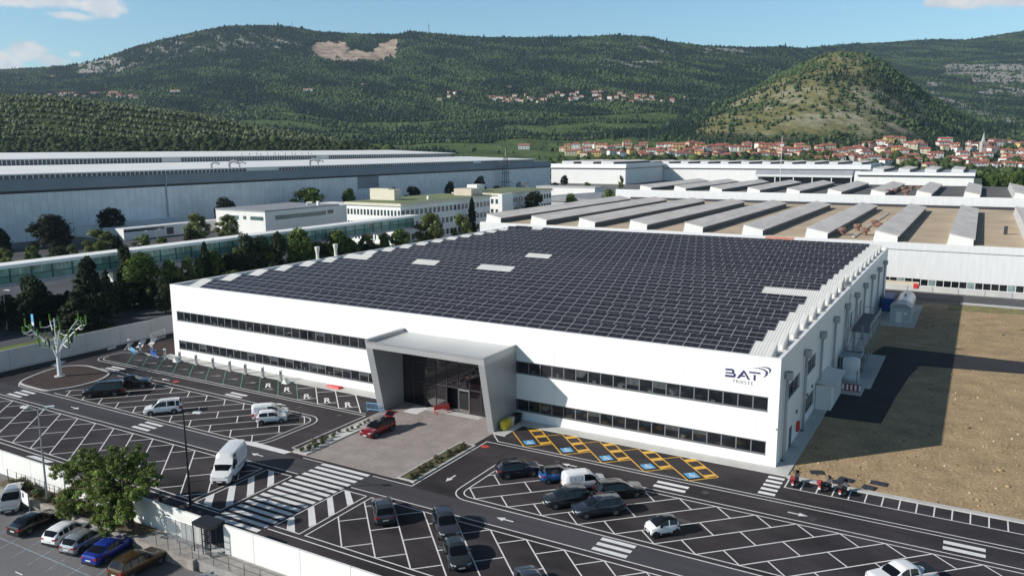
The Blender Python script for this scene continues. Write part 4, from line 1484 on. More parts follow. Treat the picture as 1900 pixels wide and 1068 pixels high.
for y in (-48, -17.5, 24, 60, 98, 114):
    mb = MB()
    mb.extrude([(y - .8, 0), (y + .8, 0), (y + .8, 3.4), (y + 2.0, 6.88), (y - .6, 6.88)], 0, XB_ - 3.2, XB_ - 1.2)
    Bb(mb, 'pillar', M['white_wall'])

# ------------------------------------------------------------------ perimeter walls
gw = thing('grey_perimeter_wall', 'grey concrete panel wall along the left side of the car park', 'wall', (-108.6, -60, 0))
for k in range(20):
    mb = MB(); y = 6.05 * k
    mb.box(-.2, 0, y + .02, y + 6.03, .16, 3.06); mb.build('wall_panel', M['concrete_wall'], gw)
    mb = MB(); mb.box(-.17, -.03, y - .018, y + .018, .16, 3.05); mb.build('wall_joint', M['steel_dark'], gw)
ww = thing('white_perimeter_wall', 'white concrete panel wall along the front of the car park, left of the turnstile', 'wall', (-37.6, -40.15, 0))
for k in range(14):
    mb = MB(); x = -5.05 * (k + 1)
    mb.box(x + .02, x + 5.03, 0, .2, -.85, 2.45); mb.build('wall_panel', M['white_wall'], ww)
    mb = MB(); mb.box(x - .018, x + .018, .03, .17, -.8, 2.44); mb.build('wall_joint', M['steel_dark'], ww)
wr = thing('white_perimeter_wall', 'white concrete panel wall along the front of the car park, right of the turnstile', 'wall', (-35.15, -40.15, 0))
for k in range(8):
    mb = MB(); x = 3.45 + 5.05 * k - 3.45 if k else 0
    x0 = 0 if k == 0 else 3.45 + 5.05 * (k - 1)
    x1 = 3.45 if k == 0 else x0 + 5.05
    mb.box(x0 + .02, x1 - .02, 0, .2, -.85, 2.45); mb.build('wall_panel', M['white_wall'], wr)
    mb = MB(); mb.box(x1 - .018, x1 + .018, .03, .17, -.8, 2.44); mb.build('wall_joint', M['steel_dark'], wr)

# ------------------------------------------------------------------ hills
def interp(pts):
    a = np.array(pts, float)
    return lambda x: np.interp(x, a[:, 0], a[:, 1])


RIDGE = interp([(-600, 150), (-200, 135), (0, 130), (60, 127), (130, 122), (200, 105), (260, 85), (320, 71), (380, 58), (440, 51), (520, 50), (560, 55), (600, 63), (680, 65),
                (735, 66), (760, 60), (800, 63), (860, 69), (920, 71), (1000, 73), (1060, 73), (1140, 69), (1200, 71), (1250, 81), (1300, 87), (1400, 91),
                (1480, 91), (1530, 87), (1580, 84), (1640, 80), (1690, 76), (1730, 74), (1790, 75), (1850, 66), (1900, 58), (2000, 45), (2500, 60)])
CONE = interp([(1080, 290), (1200, 262), (1250, 236), (1310, 211), (1380, 181), (1440, 150), (1485, 128), (1525, 112), (1560, 103), (1600, 107), (1640, 124), (1685, 156),
               (1720, 186), (1770, 216), (1830, 241), (1880, 268), (1960, 290)])
OLIVE = interp([(-600, 190), (0, 181), (100, 182), (160, 189), (240, 199), (330, 209), (400, 222), (470, 235), (560, 251), (640, 266), (720, 285), (800, 330)])
HZ = 275.0


def fbm(x, y, seed, octs=5):
    """cheap value noise"""
    out = np.zeros(np.broadcast(x, y).shape)
    amp, tot = 1.0, 0.0
    for o in range(octs):
        r = np.random.default_rng(seed + o)
        g = r.random((257, 257))
        xs, ys = (x * 2 ** o) % 256, (y * 2 ** o) % 256
        xi, yi = np.floor(xs).astype(int), np.floor(ys).astype(int)
        fx, fy_ = xs - xi, ys - yi
        fx, fy_ = fx * fx * (3 - 2 * fx), fy_ * fy_ * (3 - 2 * fy_)
        v = (g[xi, yi] * (1 - fx) * (1 - fy_) + g[xi + 1, yi] * fx * (1 - fy_) + g[xi, yi + 1] * (1 - fx) * fy_ + g[xi + 1, yi + 1] * fx * fy_)
        out = out + amp * (v - .5)
        tot += amp
        amp *= .5
    return out / tot * 2


def ysurf(px, d):
    """height of the land as seen from the survey point: photo row for bearing px at depth d (metres)"""
    px, d = np.broadcast_arrays(np.asarray(px, float), np.asarray(d, float))
    ridge = RIDGE(px)
    far = np.clip((px - 1430) / 200, 0, 1)
    rd = 3000 + 1100 * far * far * (3 - 2 * far)
    t = np.clip((d - 2000) / (rd - 2000), 0, 1)
    y_mid = np.interp(d, [300, 640, 850, 900, 1000, 1100, 1300, 1500, 2000], [430, 366, 337, 326, 302, 284, 260, 240, 190])
    y_mid = y_mid + far * np.interp(d, [700, 1100, 1300, 1500, 2000], [0, 0, 6, 18, 50])
    y2000 = 190 + far * 50
    conv = t ** 0.85
    y = np.where(d < 2000, y_mid, y2000 + (ridge - y2000) * conv)
    y = np.where(d > rd, ridge + (d - rd) * .035, y)
    # gullies and knolls, in metres turned into photo rows
    X = px * d / 1490.0
    nz = fbm(X / 420 + 40, d / 420 + 11, 3) * np.clip((d - 700) / 900, 0, 1) * np.clip((rd + 250 - d) / 700, .12, 1)
    y = y - nz * 55 * 1490 / np.maximum(d, 500) * .55
    # grassy cone
    b = np.exp(-(np.abs(d - 1500) / 330) ** 2.6)
    s = CONE(px) - 5
    nz2 = fbm(X / 120 + 7, d / 120 + 90, 31)
    yc = y + (s - y) * b - b * nz2 * 9 * (1490 / 1500) * np.clip(1 - np.abs(d - 1500) / 60, 0.25, 1) * .9
    yc = np.where((b < .01) | (s > y), 999, yc)
    y = np.minimum(y, yc)
    # olive hill
    b = np.exp(-((d - 830) / 175) ** 2)
    yo = y + (OLIVE(px) - y) * b
    # terraces
    k = (yo - OLIVE(px)) / 10.5
    yo = yo + (np.abs((k % 1.0) - .5) - .25) * 2.2 * (d < 840)
    yo = np.where((px > 800) | (b < .01) | (OLIVE(px) > y), 999, yo)
    y = np.minimum(y, yo)
    return y


def land(px, d):
    """world point on the land"""
    y = ysurf(px, d)
    px = np.asarray(px, float)
    v = CF + CR * ((px[..., None] - 950) / FPX) + CU * ((534 - y[..., None]) / FPX)
    return CAM + v * np.asarray(d, float)[..., None], y


pxs = np.linspace(-420, 2320, 640)
ds = np.concatenate([np.linspace(470, 760, 50), np.geomspace(765, 4700, 250)])
PX, DD = np.meshgrid(pxs, ds)
PT, YY = land(PX, DD)
NR, NC = PX.shape


def blob(px, py, x0, x1, y0, y1, s=8):
    """soft box in bearing / row terms"""
    fx = np.clip((px - x0) / s, 0, 1) * np.clip((x1 - px) / s, 0, 1)
    fy_ = np.clip((py - y0) / (s * .5), 0, 1) * np.clip((y1 - py) / (s * .5), 0, 1)
    return fx * fy_


def cover(px, py, d):
    """0 forest .. 1 bare, split in rock, quarry earth, meadow and fields"""
    X = px * d / 1490.0
    n = fbm(X / 60 + 3, d / 90 + 5, 77)
    n2 = fbm(X / 25 + 30, d / 40 + 50, 99, 4)
    rock = np.zeros_like(px)
    farslope = d > 1700
    r_ = lambda *a, s=8: blob(px, py, *a, s) * farslope
    rock = np.maximum(rock, r_(138, 235, 103, 140) * np.clip(1.0 + 2.0 * n2, 0, 1))
    band = np.clip(1 - np.abs(py - (np.interp(px, [230, 300, 360, 450, 560], [118, 96, 82, 75, 85]))) / np.interp(px, [230, 300, 400, 560], [20, 28, 30, 20]), 0, 1) * (px > 215) * (px < 575) * farslope
    rock = np.maximum(rock, np.clip(band * 1.6, 0, 1) * np.clip(.35 + 3.4 * n2 + 1.2 * n, 0, .85))
    rock = np.maximum(rock, r_(1050, 1260, 100, 134, s=25) * np.clip(3.4 * n2 + .35, 0, 1))
    rock = np.maximum(rock, r_(1160, 1260, 72, 108, s=20) * np.clip(3.4 * n2 + .55, 0, 1))
    rock = np.maximum(rock, r_(1285, 1400, 86, 103, s=8) * np.clip(1.1 + 2 * n2, 0, 1))
    rock = np.maximum(rock, r_(1745, 1990, 116, 156, s=8) * np.clip(1.5 + 1.6 * n2, 0, 1) * (py < 158 - (px < 1800) * 18))
    rock = np.maximum(rock, r_(1800, 1990, 140, 190, s=18) * np.clip(.6 + 2.6 * n2, 0, 1))
    rock = np.maximum(rock, r_(1715, 1750, 150, 163, s=6))
    rock = np.maximum(rock, r_(1840, 2000, 58, 78, s=12) * np.clip(.4 + 2.2 * n2, 0, 1))
    sc = np.clip(1 - np.abs(py - np.interp(px, [1725, 1780, 1830, 1880, 1900], [172, 196, 212, 226, 235])) / 10, 0, 1) * (px > 1725) * (px < 1900)
    rock = np.maximum(rock, np.clip(sc * 1.6, 0, 1) * np.clip(1.0 + 1.8 * n2, 0, 1))
    quarry = r_(575, 738, 72, 116, s=6) * (py + 9 * n2 > np.interp(px, [570, 600, 640, 660, 690, 705, 738], [84, 79, 82, 95, 96, 84, 68])) * (py + 14 * n2 < np.interp(px, [570, 600, 660, 700, 740], [98, 111, 118, 113, 106]))
    quarry = np.clip(quarry * 1.5 + (quarry > 0) * (2.2 * n2 + .2) * .6, 0, 1) * (quarry > .02)
    cone = (np.abs(d - 1480) < 420) & (py < 262) & (px > 1180) & (px < 1880) & (py > CONE(px) - 14)
    cn = fbm(X / 45 + 13, d / 60 + 15, 55)
    meadow_span = np.clip((1655 - px) / 60, 0, 1) * np.clip((px - np.interp(py, [100, 180, 250], [1455, 1335, 1265])) / 60, 0, 1)  # how far the grass reaches across the cone
    meadow = cone * np.clip(meadow_span * (1.05 + 2.0 * cn), 0, 1) * np.clip((258 - py) / 14, 0, 1)
    crock = cone * blob(px, py, 1340, 1720, 150, 262, 50) * np.clip(2.6 * n2 + .45, 0, 1)
    crock = np.maximum(crock, cone * blob(px, py, 1690, 1725, 180, 222, 8) * np.clip(.8 + 2 * n2, 0, 1))
    crock = np.maximum(crock, cone * np.clip(1 - np.abs(py - CONE(px) - 4) / 8, 0, 1) * blob(px, py, 1540, 1650, 80, 150, 12) * np.clip(.6 + 2 * n2, 0, 1))
    olive = (d < 900) & (px < 760) & (d > 480)
    fields = (~olive) & (d < 1750) & (d > 700) & (px < 1300) & ~cone
    fld = fields * np.clip(5.0 * fbm(X / 170 + 2, d / 110 + 9, 21, 3) + .45, 0, 1) * np.clip((px + 200) / 100, 0, 1)
    return rock, quarry, meadow, crock, olive.astype(float), fld, n, n2


ROCK, QUAR, MEAD, CROCK, OLV, FLD, N1, N2 = cover(PX, YY, DD)
c_for = np.array((0.032, 0.048, 0.024))
c_rock = np.array((0.27, 0.26, 0.235))
c_quar = np.array((0.41, 0.315, 0.245))
c_mead = np.array((0.205, 0.195, 0.085))
c_crock = np.array((0.27, 0.25, 0.18))
c_oliv = np.array((0.040, 0.055, 0.018))
c_fld = np.array((0.085, 0.125, 0.042))
col = np.broadcast_to(c_for, PX.shape + (3,)).copy()


def lay(mask, c, amp=.25):
    global col
    cc = c * (1 + amp * np.clip(N2, -1, 1))[..., None]
    col = col * (1 - mask[..., None]) + cc * mask[..., None]


lay(OLV, c_oliv, .6)
lay(FLD, c_fld, .5)
lay(MEAD, c_mead, .35)
lay(CROCK * .85, c_crock, .5)
lay(ROCK, c_rock, .35)
lay(QUAR, c_quar, .3)
col *= (1 + QUAR * (.22 * np.sin(YY * 1.35 + 2 * N1) + .35 * N2))[..., None]
me = bpy.data.meshes.new('hills')
me.vertices.add(NR * NC)
me.vertices.foreach_set('co', PT.reshape(-1).astype(np.float32))
idx = np.arange(NR * NC).reshape(NR, NC)
q = np.stack([idx[:-1, :-1], idx[:-1, 1:], idx[1:, 1:], idx[1:, :-1]], -1).reshape(-1, 4)
me.loops.add(q.size)
me.loops.foreach_set('vertex_index', q.reshape(-1).astype(np.int32))
me.polygons.add(len(q))
me.polygons.foreach_set('loop_start', (np.arange(len(q)) * 4).astype(np.int32))
me.polygons.foreach_set('use_smooth', np.ones(len(q), bool))
ca_ = me.color_attributes.new('cover', 'FLOAT_COLOR', 'POINT')
ca_.data.foreach_set('color', np.concatenate([col, np.ones(col.shape[:2] + (1,))], -1).reshape(-1).astype(np.float32))
me.update()
me.validate()


def attr_mat(name, attr, rough=.95, fine=.3, fscale=.08, trans=0.0, bump=0.0):
    m_ = bpy.data.materials.new(name)
    m_.use_nodes = True
    nt = m_.node_tree
    N, L = nt.nodes.new, nt.links.new
    b = nt.nodes['Principled BSDF']
    b.inputs['Roughness'].default_value = rough
    b.inputs['Specular IOR Level'].default_value = .15
    a = N('ShaderNodeAttribute')
    a.attribute_name = attr
    cur = a.outputs['Color']
    if fine:
        g = N('ShaderNodeNewGeometry')
        n = N('ShaderNodeTexNoise')
        n.inputs['Scale'].default_value = fscale
        n.inputs['Detail'].default_value = 5
        n.inputs['Roughness'].default_value = .7
        L(g.outputs['Position'], n.inputs[0])
        r = N('ShaderNodeMapRange')
        r.inputs['From Min'].default_value = .3
        r.inputs['From Max'].default_value = .7
        r.inputs['To Min'].default_value = 1 - fine
        r.inputs['To Max'].default_value = 1 + fine
        L(n.outputs[0], r.inputs[0])
        mx = N('ShaderNodeVectorMath')
        mx.operation = 'SCALE'
        L(cur, mx.inputs[0])
        L(r.outputs[0], mx.inputs['Scale'])
        cur = mx.outputs[0]
        if bump:
            bp = N('ShaderNodeBump')
            bp.inputs['Strength'].default_value = bump
            bp.inputs['Distance'].default_value = 4
            L(n.outputs[0], bp.inputs['Height'])
            L(bp.outputs[0], b.inputs['Normal'])
    L(cur, b.inputs['Base Color'])
    return m_


me.materials.append(attr_mat('hill_ground', 'cover', .95, .4, .07, bump=.8))
link(bpy.data.objects.new('hills', me), kind='structure')

# ------------------------------------------------------------------ forest on the hills: one mass of small crowns
ICO_V, ICO_F = None, None
bm_ = bmesh.new()
bmesh.ops.create_icosphere(bm_, subdivisions=1, radius=1)
ICO_V = np.array([v.co[:] for v in bm_.verts])
ICO_F = np.array([[v.index for v in f.verts] for f in bm_.faces])
bm_.free()


def crowns(name, pos, rad, hgt, colr, conif, m_, label=None, kind='stuff', seed=1):
    """one mesh of many lumpy little crowns"""
    r = np.random.default_rng(seed)
    n = len(pos)
    nv = len(ICO_V)
    V = ICO_V[None] * (1 + r.normal(0, .17, (n, nv, 1)))
    V = V.copy()
    zz_ = (V[..., 2] + 1) / 2
    taper = np.where(conif[:, None], np.clip(1.25 - 1.1 * zz_, .08, 1.2), 1.0)
    V[..., 0] *= rad[:, None] * taper
    V[..., 1] *= rad[:, None] * taper
    V[..., 2] = (zz_ * 1.08 - .1) * hgt[:, None]
    V += pos[:, None, :]
    F = (ICO_F[None] + (np.arange(n) * nv)[:, None, None]).reshape(-1, 3)
    me = bpy.data.meshes.new(name)
    me.vertices.add(n * nv)
    me.vertices.foreach_set('co', V.reshape(-1).astype(np.float32))
    me.loops.add(F.size)
    me.loops.foreach_set('vertex_index', F.reshape(-1).astype(np.int32))
    me.polygons.add(len(F))
    me.polygons.foreach_set('loop_start', (np.arange(len(F)) * 3).astype(np.int32))
    ca = me.color_attributes.new('tint', 'FLOAT_COLOR', 'POINT')
    cc = np.concatenate([colr, np.ones((n, 1))], -1)
    ca.data.foreach_set('color', np.repeat(cc, nv, 0).reshape(-1).astype(np.float32))
    me.update()
    me.materials.append(m_)
    o = bpy.data.objects.new(name, me)
    return link(o, kind=kind)


M['forest'] = attr_mat('forest_leaves', 'tint', .9, .25, .35)


def scatter():
    r = np.random.default_rng(11)
    n = 560000
    px = r.uniform(-120, 2020, n)
    d = np.sqrt(r.uniform(700 ** 2, 4250 ** 2, n))
    pt, y = land(px, d)
    # keep only slopes turned to us (or close to a crest)
    _, y2 = land(px, d + 40)
    rock, quar, mead, crock, olv, fld, n1, n2 = cover(px, y, d)
    dens = 1 - np.clip(np.maximum.reduce([rock * .93, quar * 1.0, mead * .80, crock * .74, np.clip(fld * 2.2 - .4, 0, 1) * .985, olv]), 0, 1)
    keep = (r.random(n) < dens) & (y2 < y + 2.5) & (pt[:, 2] > 1.0)
    # thin the near valley where villages stand
    px, d, pt, n1, n2, y = px[keep], d[keep], pt[keep], n1[keep], n2[keep], y[keep]
    # village gaps
    vg = ((px > 1030) & (d < 1150) & (d > 880) & (r.random(len(px)) < .72)) | ((px > 820) & (px < 1260) & (np.abs(y - 183) < 9) & (d > 1500) & (r.random(len(px)) < .6))
    px, d, pt, n1, n2, y = (a[~vg] for a in (px, d, pt, n1, n2, y))
    m_ = len(px)
    con = r.random(m_) < np.clip(.22 - 1.6 * n1 + .25 * (d > 2100), .02, .85)
    size = r.lognormal(0, .28, m_) * np.interp(d, [700, 1500, 3500], [.8, 1.0, 1.25])
    rad = np.where(con, 1.6, 2.3) * size
    hg = np.where(con, 6.6, 4.3) * size
    c0 = np.array((0.034, 0.058, 0.031))
    c1 = np.array((0.017, 0.033, 0.024))
    c2 = np.array((0.070, 0.102, 0.042))
    w = np.clip(.42 + 1.9 * n1 + .7 * n2 + .35 * np.clip((2000 - d) / 800, -1, 1) + r.normal(0, .15, m_), 0, 1)[:, None]
    col = c0 * (1 - w) + c2 * w
    col[con] = (c1 * (1 - w) + c0 * w * 1.0)[con]
    col *= np.exp(r.normal(0, .13, (m_, 1)))
    pt[:, 2] -= .6
    crowns('forest', pt, rad, hg, col, con, M['forest'], seed=5)
    print('forest', m_)
    # crest trees
    # olive rows on the terraced hill
    px = r.uniform(-60, 700, 36000)
    d = r.uniform(500, 845, 36000)
    y = ysurf(px, d)
    k = (y - OLIVE(px)) / 10.5
    ph = np.abs((k % 1.0) - .5)
    ok = ((ph < .13) | (r.random(len(px)) < .02)) & (px < 700) & (y < 282)
    wild = (y > np.interp(px, [0, 300, 500, 600, 700], [262, 262, 264, 268, 272]))
    ok |= wild & (r.random(len(px)) < .8)
    ok |= (fbm(px / 40, d / 60, 15, 3) > .36) & (r.random(len(px)) < .5)
    ok |= (y < OLIVE(px) + 5) & (r.random(len(px)) < .6)
    px, d, wild = px[ok], d[ok], wild[ok]
    pt, y = land(px, d)
    m_ = len(px)
    size = r.lognormal(0, .25, m_)
    rad = np.where(wild, 1.9, 1.35) * size
    hg = np.where(wild, 3.8, 2.5) * size
    col = np.where(wild[:, None], np.array((.032, .046, .018)), np.array((.120, .140, .075))) * np.exp(r.normal(0, .25, (m_, 1)))
    crowns('olive_grove', pt, rad, hg, col, np.zeros(m_, bool), M['forest'], seed=6)
    # hedges and field trees below the villages
    n = 9000
    px = r.uniform(690, 2000, n)
    d = np.where(px < 1015, r.uniform(670, 900, n), r.uniform(862, 985, n))
    pt, y = land(px, d)
    pt[:, 2] = np.maximum(pt[:, 2], -.3)
    ok = (fbm(px * d / 1490 / 60, d / 60, 66) > -.05) 
    px, d, pt = px[ok], d[ok], pt[ok]
    m_ = len(px)
    size = r.lognormal(0, .3, m_)
    col = np.array((.05, .072, .022)) * np.exp(r.normal(0, .3, (m_, 1)))
    crowns('hedgerow_trees', pt, 3.0 * size, 5.6 * size, col, np.zeros(m_, bool), M['forest'], seed=8)


scatter()

# ------------------------------------------------------------------ trees
def leaf_mesh(name, P, N_, size, tint, m_, seed=0, aspect=.6):
    """many leaf-sized quads: centres P, rough normals N_, sizes, tints"""
    r = np.random.default_rng(seed)
    n = len(P)
    N_ = N_ + r.normal(0, .55, (n, 3))
    N_ /= np.linalg.norm(N_, axis=1)[:, None] + 1e-9
    t = np.cross(N_, r.normal(0, 1, (n, 3)))
    t /= np.linalg.norm(t, axis=1)[:, None] + 1e-9
    b = np.cross(N_, t)
    s = (size * r.lognormal(0, .3, n))[:, None]
    V = np.stack([P - t * s, P + b * s * aspect, P + t * s, P - b * s * aspect], 1)
    me = bpy.data.meshes.new(name)
    me.vertices.add(n * 4)
    me.vertices.foreach_set('co', V.reshape(-1).astype(np.float32))
    me.loops.add(n * 4)
    me.loops.foreach_set('vertex_index', np.arange(n * 4, dtype=np.int32))
    me.polygons.add(n)
    me.polygons.foreach_set('loop_start', np.arange(0, n * 4, 4, dtype=np.int32))
    ca = me.color_attributes.new('tint', 'FLOAT_COLOR', 'POINT')
    ca.data.foreach_set('color', np.repeat(np.concatenate([tint, np.ones((n, 1))], 1), 4, 0).reshape(-1).astype(np.float32))
    me.update()
    me.materials.append(m_)
    return me


def leaf_material(name):
    m_ = bpy.data.materials.new(name)
    m_.use_nodes = True
    nt = m_.node_tree
    N, L = nt.nodes.new, nt.links.new
    b = nt.nodes['Principled BSDF']
    b.inputs['Roughness'].default_value = .7
    b.inputs['Specular IOR Level'].default_value = .2
    a = N('ShaderNodeAttribute')
    a.attribute_name = 'tint'
    L(a.outputs['Color'], b.inputs['Base Color'])
    tr = N('ShaderNodeBsdfTranslucent')
    L(a.outputs['Color'], tr.inputs['Color'])
    mx = N('ShaderNodeMixShader')
    mx.inputs[0].default_value = .22
    L(b.outputs[0], mx.inputs[1])
    L(tr.outputs[0], mx.inputs[2])
    L(mx.outputs[0], nt.nodes['Material Output'].inputs['Surface'])
    return m_


M['leaf'] = leaf_material('leaves')
TINT = {'broad': (0.105, 0.155, 0.040), 'light': (0.150, 0.180, 0.065), 'dark': (0.022, 0.030, 0.016), 'conifer': (0.030, 0.046, 0.022), 'pine': (0.042, 0.062, 0.028)}


def tree_proto(kind, shape, seed, nleaf=5600):
    """crown mesh and trunk mesh of a tree of height 10 and crown radius about 3.5"""
    r = np.random.default_rng(seed)
    base = np.array(TINT[kind])
    if shape == 'cone':
        nl = nleaf
        nb = 62                                  # boughs
        bz = 1.0 + 8.6 * (np.arange(nb) / nb) ** .95
        ba = np.arange(nb) * 2.4 + r.normal(0, .3, nb)
        bl_ = 3.5 * (1 - (bz - .6) / 9.6) ** .75 * r.uniform(.62, 1.12, nb)
        k = r.integers(0, nb, nl)
        u = r.random(nl) ** .6
        ang = ba[k] + r.normal(0, .30, nl) * (1.2 - .5 * u)
        rad = bl_[k] * u
        z = bz[k] - rad * .16 + r.normal(0, .16, nl)
        P = np.stack([rad * np.cos(ang), rad * np.sin(ang), np.clip(z, .4, 10)], 1)
        N_ = np.stack([np.cos(ang) * .6, np.sin(ang) * .6, np.full(nl, .8)], 1)
        size = np.full(nl, .30)
        lum = np.exp(r.normal(0, .25, nl) + r.normal(0, .22, nb)[k])
    else:
        nlump = {'round': 34, 'loose': 26, 'tall': 26}[shape]
        nlump = int(nlump * 1.5)
        sx, zc, z1 = {'round': (2.9, 3.6, 9.2), 'loose': (2.9, 4.2, 9.2), 'tall': (2.1, 4.4, 9.3)}[shape]
        C = []
        for q in range(nlump):
            z = 1.2 + (z1 - 1.2) * ((q + r.random()) / nlump)
            m_ = sx * (1 - ((z - zc) / (10.4 - zc)) ** 2) if z > zc else sx * (.78 + .22 * z / zc)
            rad = max(.2, m_) * r.random() ** .5 * r.uniform(.8, 1.12)
            an = r.uniform(0, 2 * PI)
            C.append((rad * math.cos(an), rad * math.sin(an), z))
        C = np.array(C)
        lr = r.uniform(.75, 1.5, nlump) * (.85 if shape == 'loose' else 1)
        k = r.integers(0, nlump, nleaf)
        d = r.normal(0, 1, (nleaf, 3))
        d /= np.linalg.norm(d, axis=1)[:, None]
        rr = lr[k] * r.random(nleaf) ** .4
        P = C[k] + d * rr[:, None]
        P[:, 2] = np.clip(P[:, 2], .5, 10.2)
        N_ = d + np.array([0, 0, .5])
        size = np.full(nleaf, .27 if shape != 'loose' else .23)
        lt = r.normal(0, .2, nlump)
        lum = np.exp(r.normal(0, .25, nleaf) + lt[k])
    tint = base[None] * lum[:, None]
    tint[:, 0] *= np.exp(r.normal(0, .1, len(tint)))
    me = leaf_mesh('crown', P, N_, size, tint, M['leaf'], seed)
    mb = MB()
    mb.tube([(0, 0, -.3), (.05, 0, 2.0), (0, .1, 5.5), (0, 0, 9.0)], [.34, .26, .16, .04], 7)
    if shape != 'cone':
        for k in range(7):
            a = k * 2.4
            e = C[k % len(C)]
            mb.tube([(0, 0, 2.2 + .35 * k), (e[0] * .5, e[1] * .5, (2.6 + .35 * k + e[2]) / 2), tuple(e)], [.15, .09, .03], 5)
    tm_ = bpy.data.meshes.new('trunk')
    tm_.from_pydata(mb.v, [], mb.f)
    tm_.materials.append(M['bark'])
    return me, tm_


PROTO = {}
for kind, shape, seeds in (('broad', 'round', (1, 2, 3)), ('light', 'loose', (4, 5, 6)), ('dark', 'round', (7, 8)), ('conifer', 'cone', (9, 10, 11)), ('pine', 'round', (12, 13)), ('light', 'tall', (14,)), ('pine', 'tall', (15, 16)), ('broad', 'tall', (17,))):
    for s_ in seeds:
        PROTO.setdefault((kind, shape), []).append(tree_proto(kind, shape, s_))
_tc = [0]


def tree(kind, shape, name, label, pos, h, w, group=None, cat='tree'):
    _tc[0] += 1
    ps = PROTO[(kind, shape)]
    cm, tm_ = ps[_tc[0] % len(ps)]
    t = thing(name, label, cat, pos, RNG.uniform(0, 6.28), group)
    sx = w / 3.55
    t.scale = (sx, sx, h / 10)
    link(bpy.data.objects.new('crown', cm), t)
    link(bpy.data.objects.new('trunk', tm_), t)
    return t


def tree_px(kind, shape, name, label, cx, top, wpx, X=None, Y=None, z0=0.0, group=None):
    """tree whose crown shows at photo column cx, top row, crown width wpx; stands on the line X = const or Y = const"""
    p_ = at(cx, 520, 0, X) if X is not None else at(cx, 520, 1, Y)
    g = np.array((p_[0], p_[1]))
    hd = np.linalg.norm(g - CAM[:2])
    d = ray(cx, top)
    zt = CAM[2] + d[2] * hd / np.linalg.norm(d[:2])
    dep = (np.array((g[0], g[1], 5)) - CAM) @ CF
    return tree(kind, shape, name, label, (g[0], g[1], z0), max(1.2, zt - z0), wpx / 2 * dep / FPX, group)


# in front of the warehouse
GW = 'trees along the foot of the pale warehouse'
for a in (('dark', 'round', 'dark_tree', 'broad blackish tree at the foot of the pale warehouse, largest of those on the left', 104, 397, 92, -252),
          ('dark', 'round', 'dark_tree', 'blackish tree against the pale warehouse, to the right of the largest dark one', 216, 384, 60, -268),
          ('light', 'loose', 'willow', 'pale olive-green tree on the lawn below the second dark tree', 192, 424, 66, -229),
          ('light', 'tall', 'small_tree', 'small slim tree alone on the lawn near the left edge', 65, 456, 17, -229),
          ('pine', 'round', 'low_pine', 'low spreading pine on the lawn behind the footbridge', 116, 455, 44, -215),
          ('dark', 'round', 'dark_tree', 'dark tree cut by the left edge of the photo behind the footbridge', 8, 420, 44, -231),
          ('light', 'loose', 'pale_tree', 'tall pale green tree behind the footbridge, left of the white office block', 373, 394, 52, -222),
          ('light', 'loose', 'pale_tree', 'pale green tree standing against the white front of the low office block', 429, 397, 54, -222),
          ('dark', 'round', 'dark_tree', 'dark tree top showing above the roof of the low office block', 428, 366, 48, -262),
          ('broad', 'round', 'green_tree', 'wide green tree behind the low office block, against the warehouse', 580, 348, 78, -264),
          ('broad', 'round', 'green_tree', 'green tree just left of the lift tower of the cream office', 652, 349, 34, -266),
          ('broad', 'round', 'green_tree', 'green tree just right of the lift tower of the cream office', 702, 350, 24, -268),
          ('light', 'loose', 'pale_tree', 'pale tree behind the roof of the cream office', 734, 347, 34, -266),
          ('dark', 'round', 'dark_tree', 'dark tree behind the roof of the cream office', 771, 345, 38, -266),
          ('dark', 'round', 'dark_tree', 'dark tree left of the plant room on the green roof', 838, 336, 24, -268),
          ('dark', 'round', 'dark_tree', 'tall dark tree right of the plant room on the green roof', 893, 326, 30, -268),
          ('dark', 'round', 'dark_tree', 'low dark tree at the foot of the lattice mast', 925, 345, 26, -268)):
    tree_px(a[0], a[1], a[2], a[3], a[4], a[5], a[6], X=a[7])
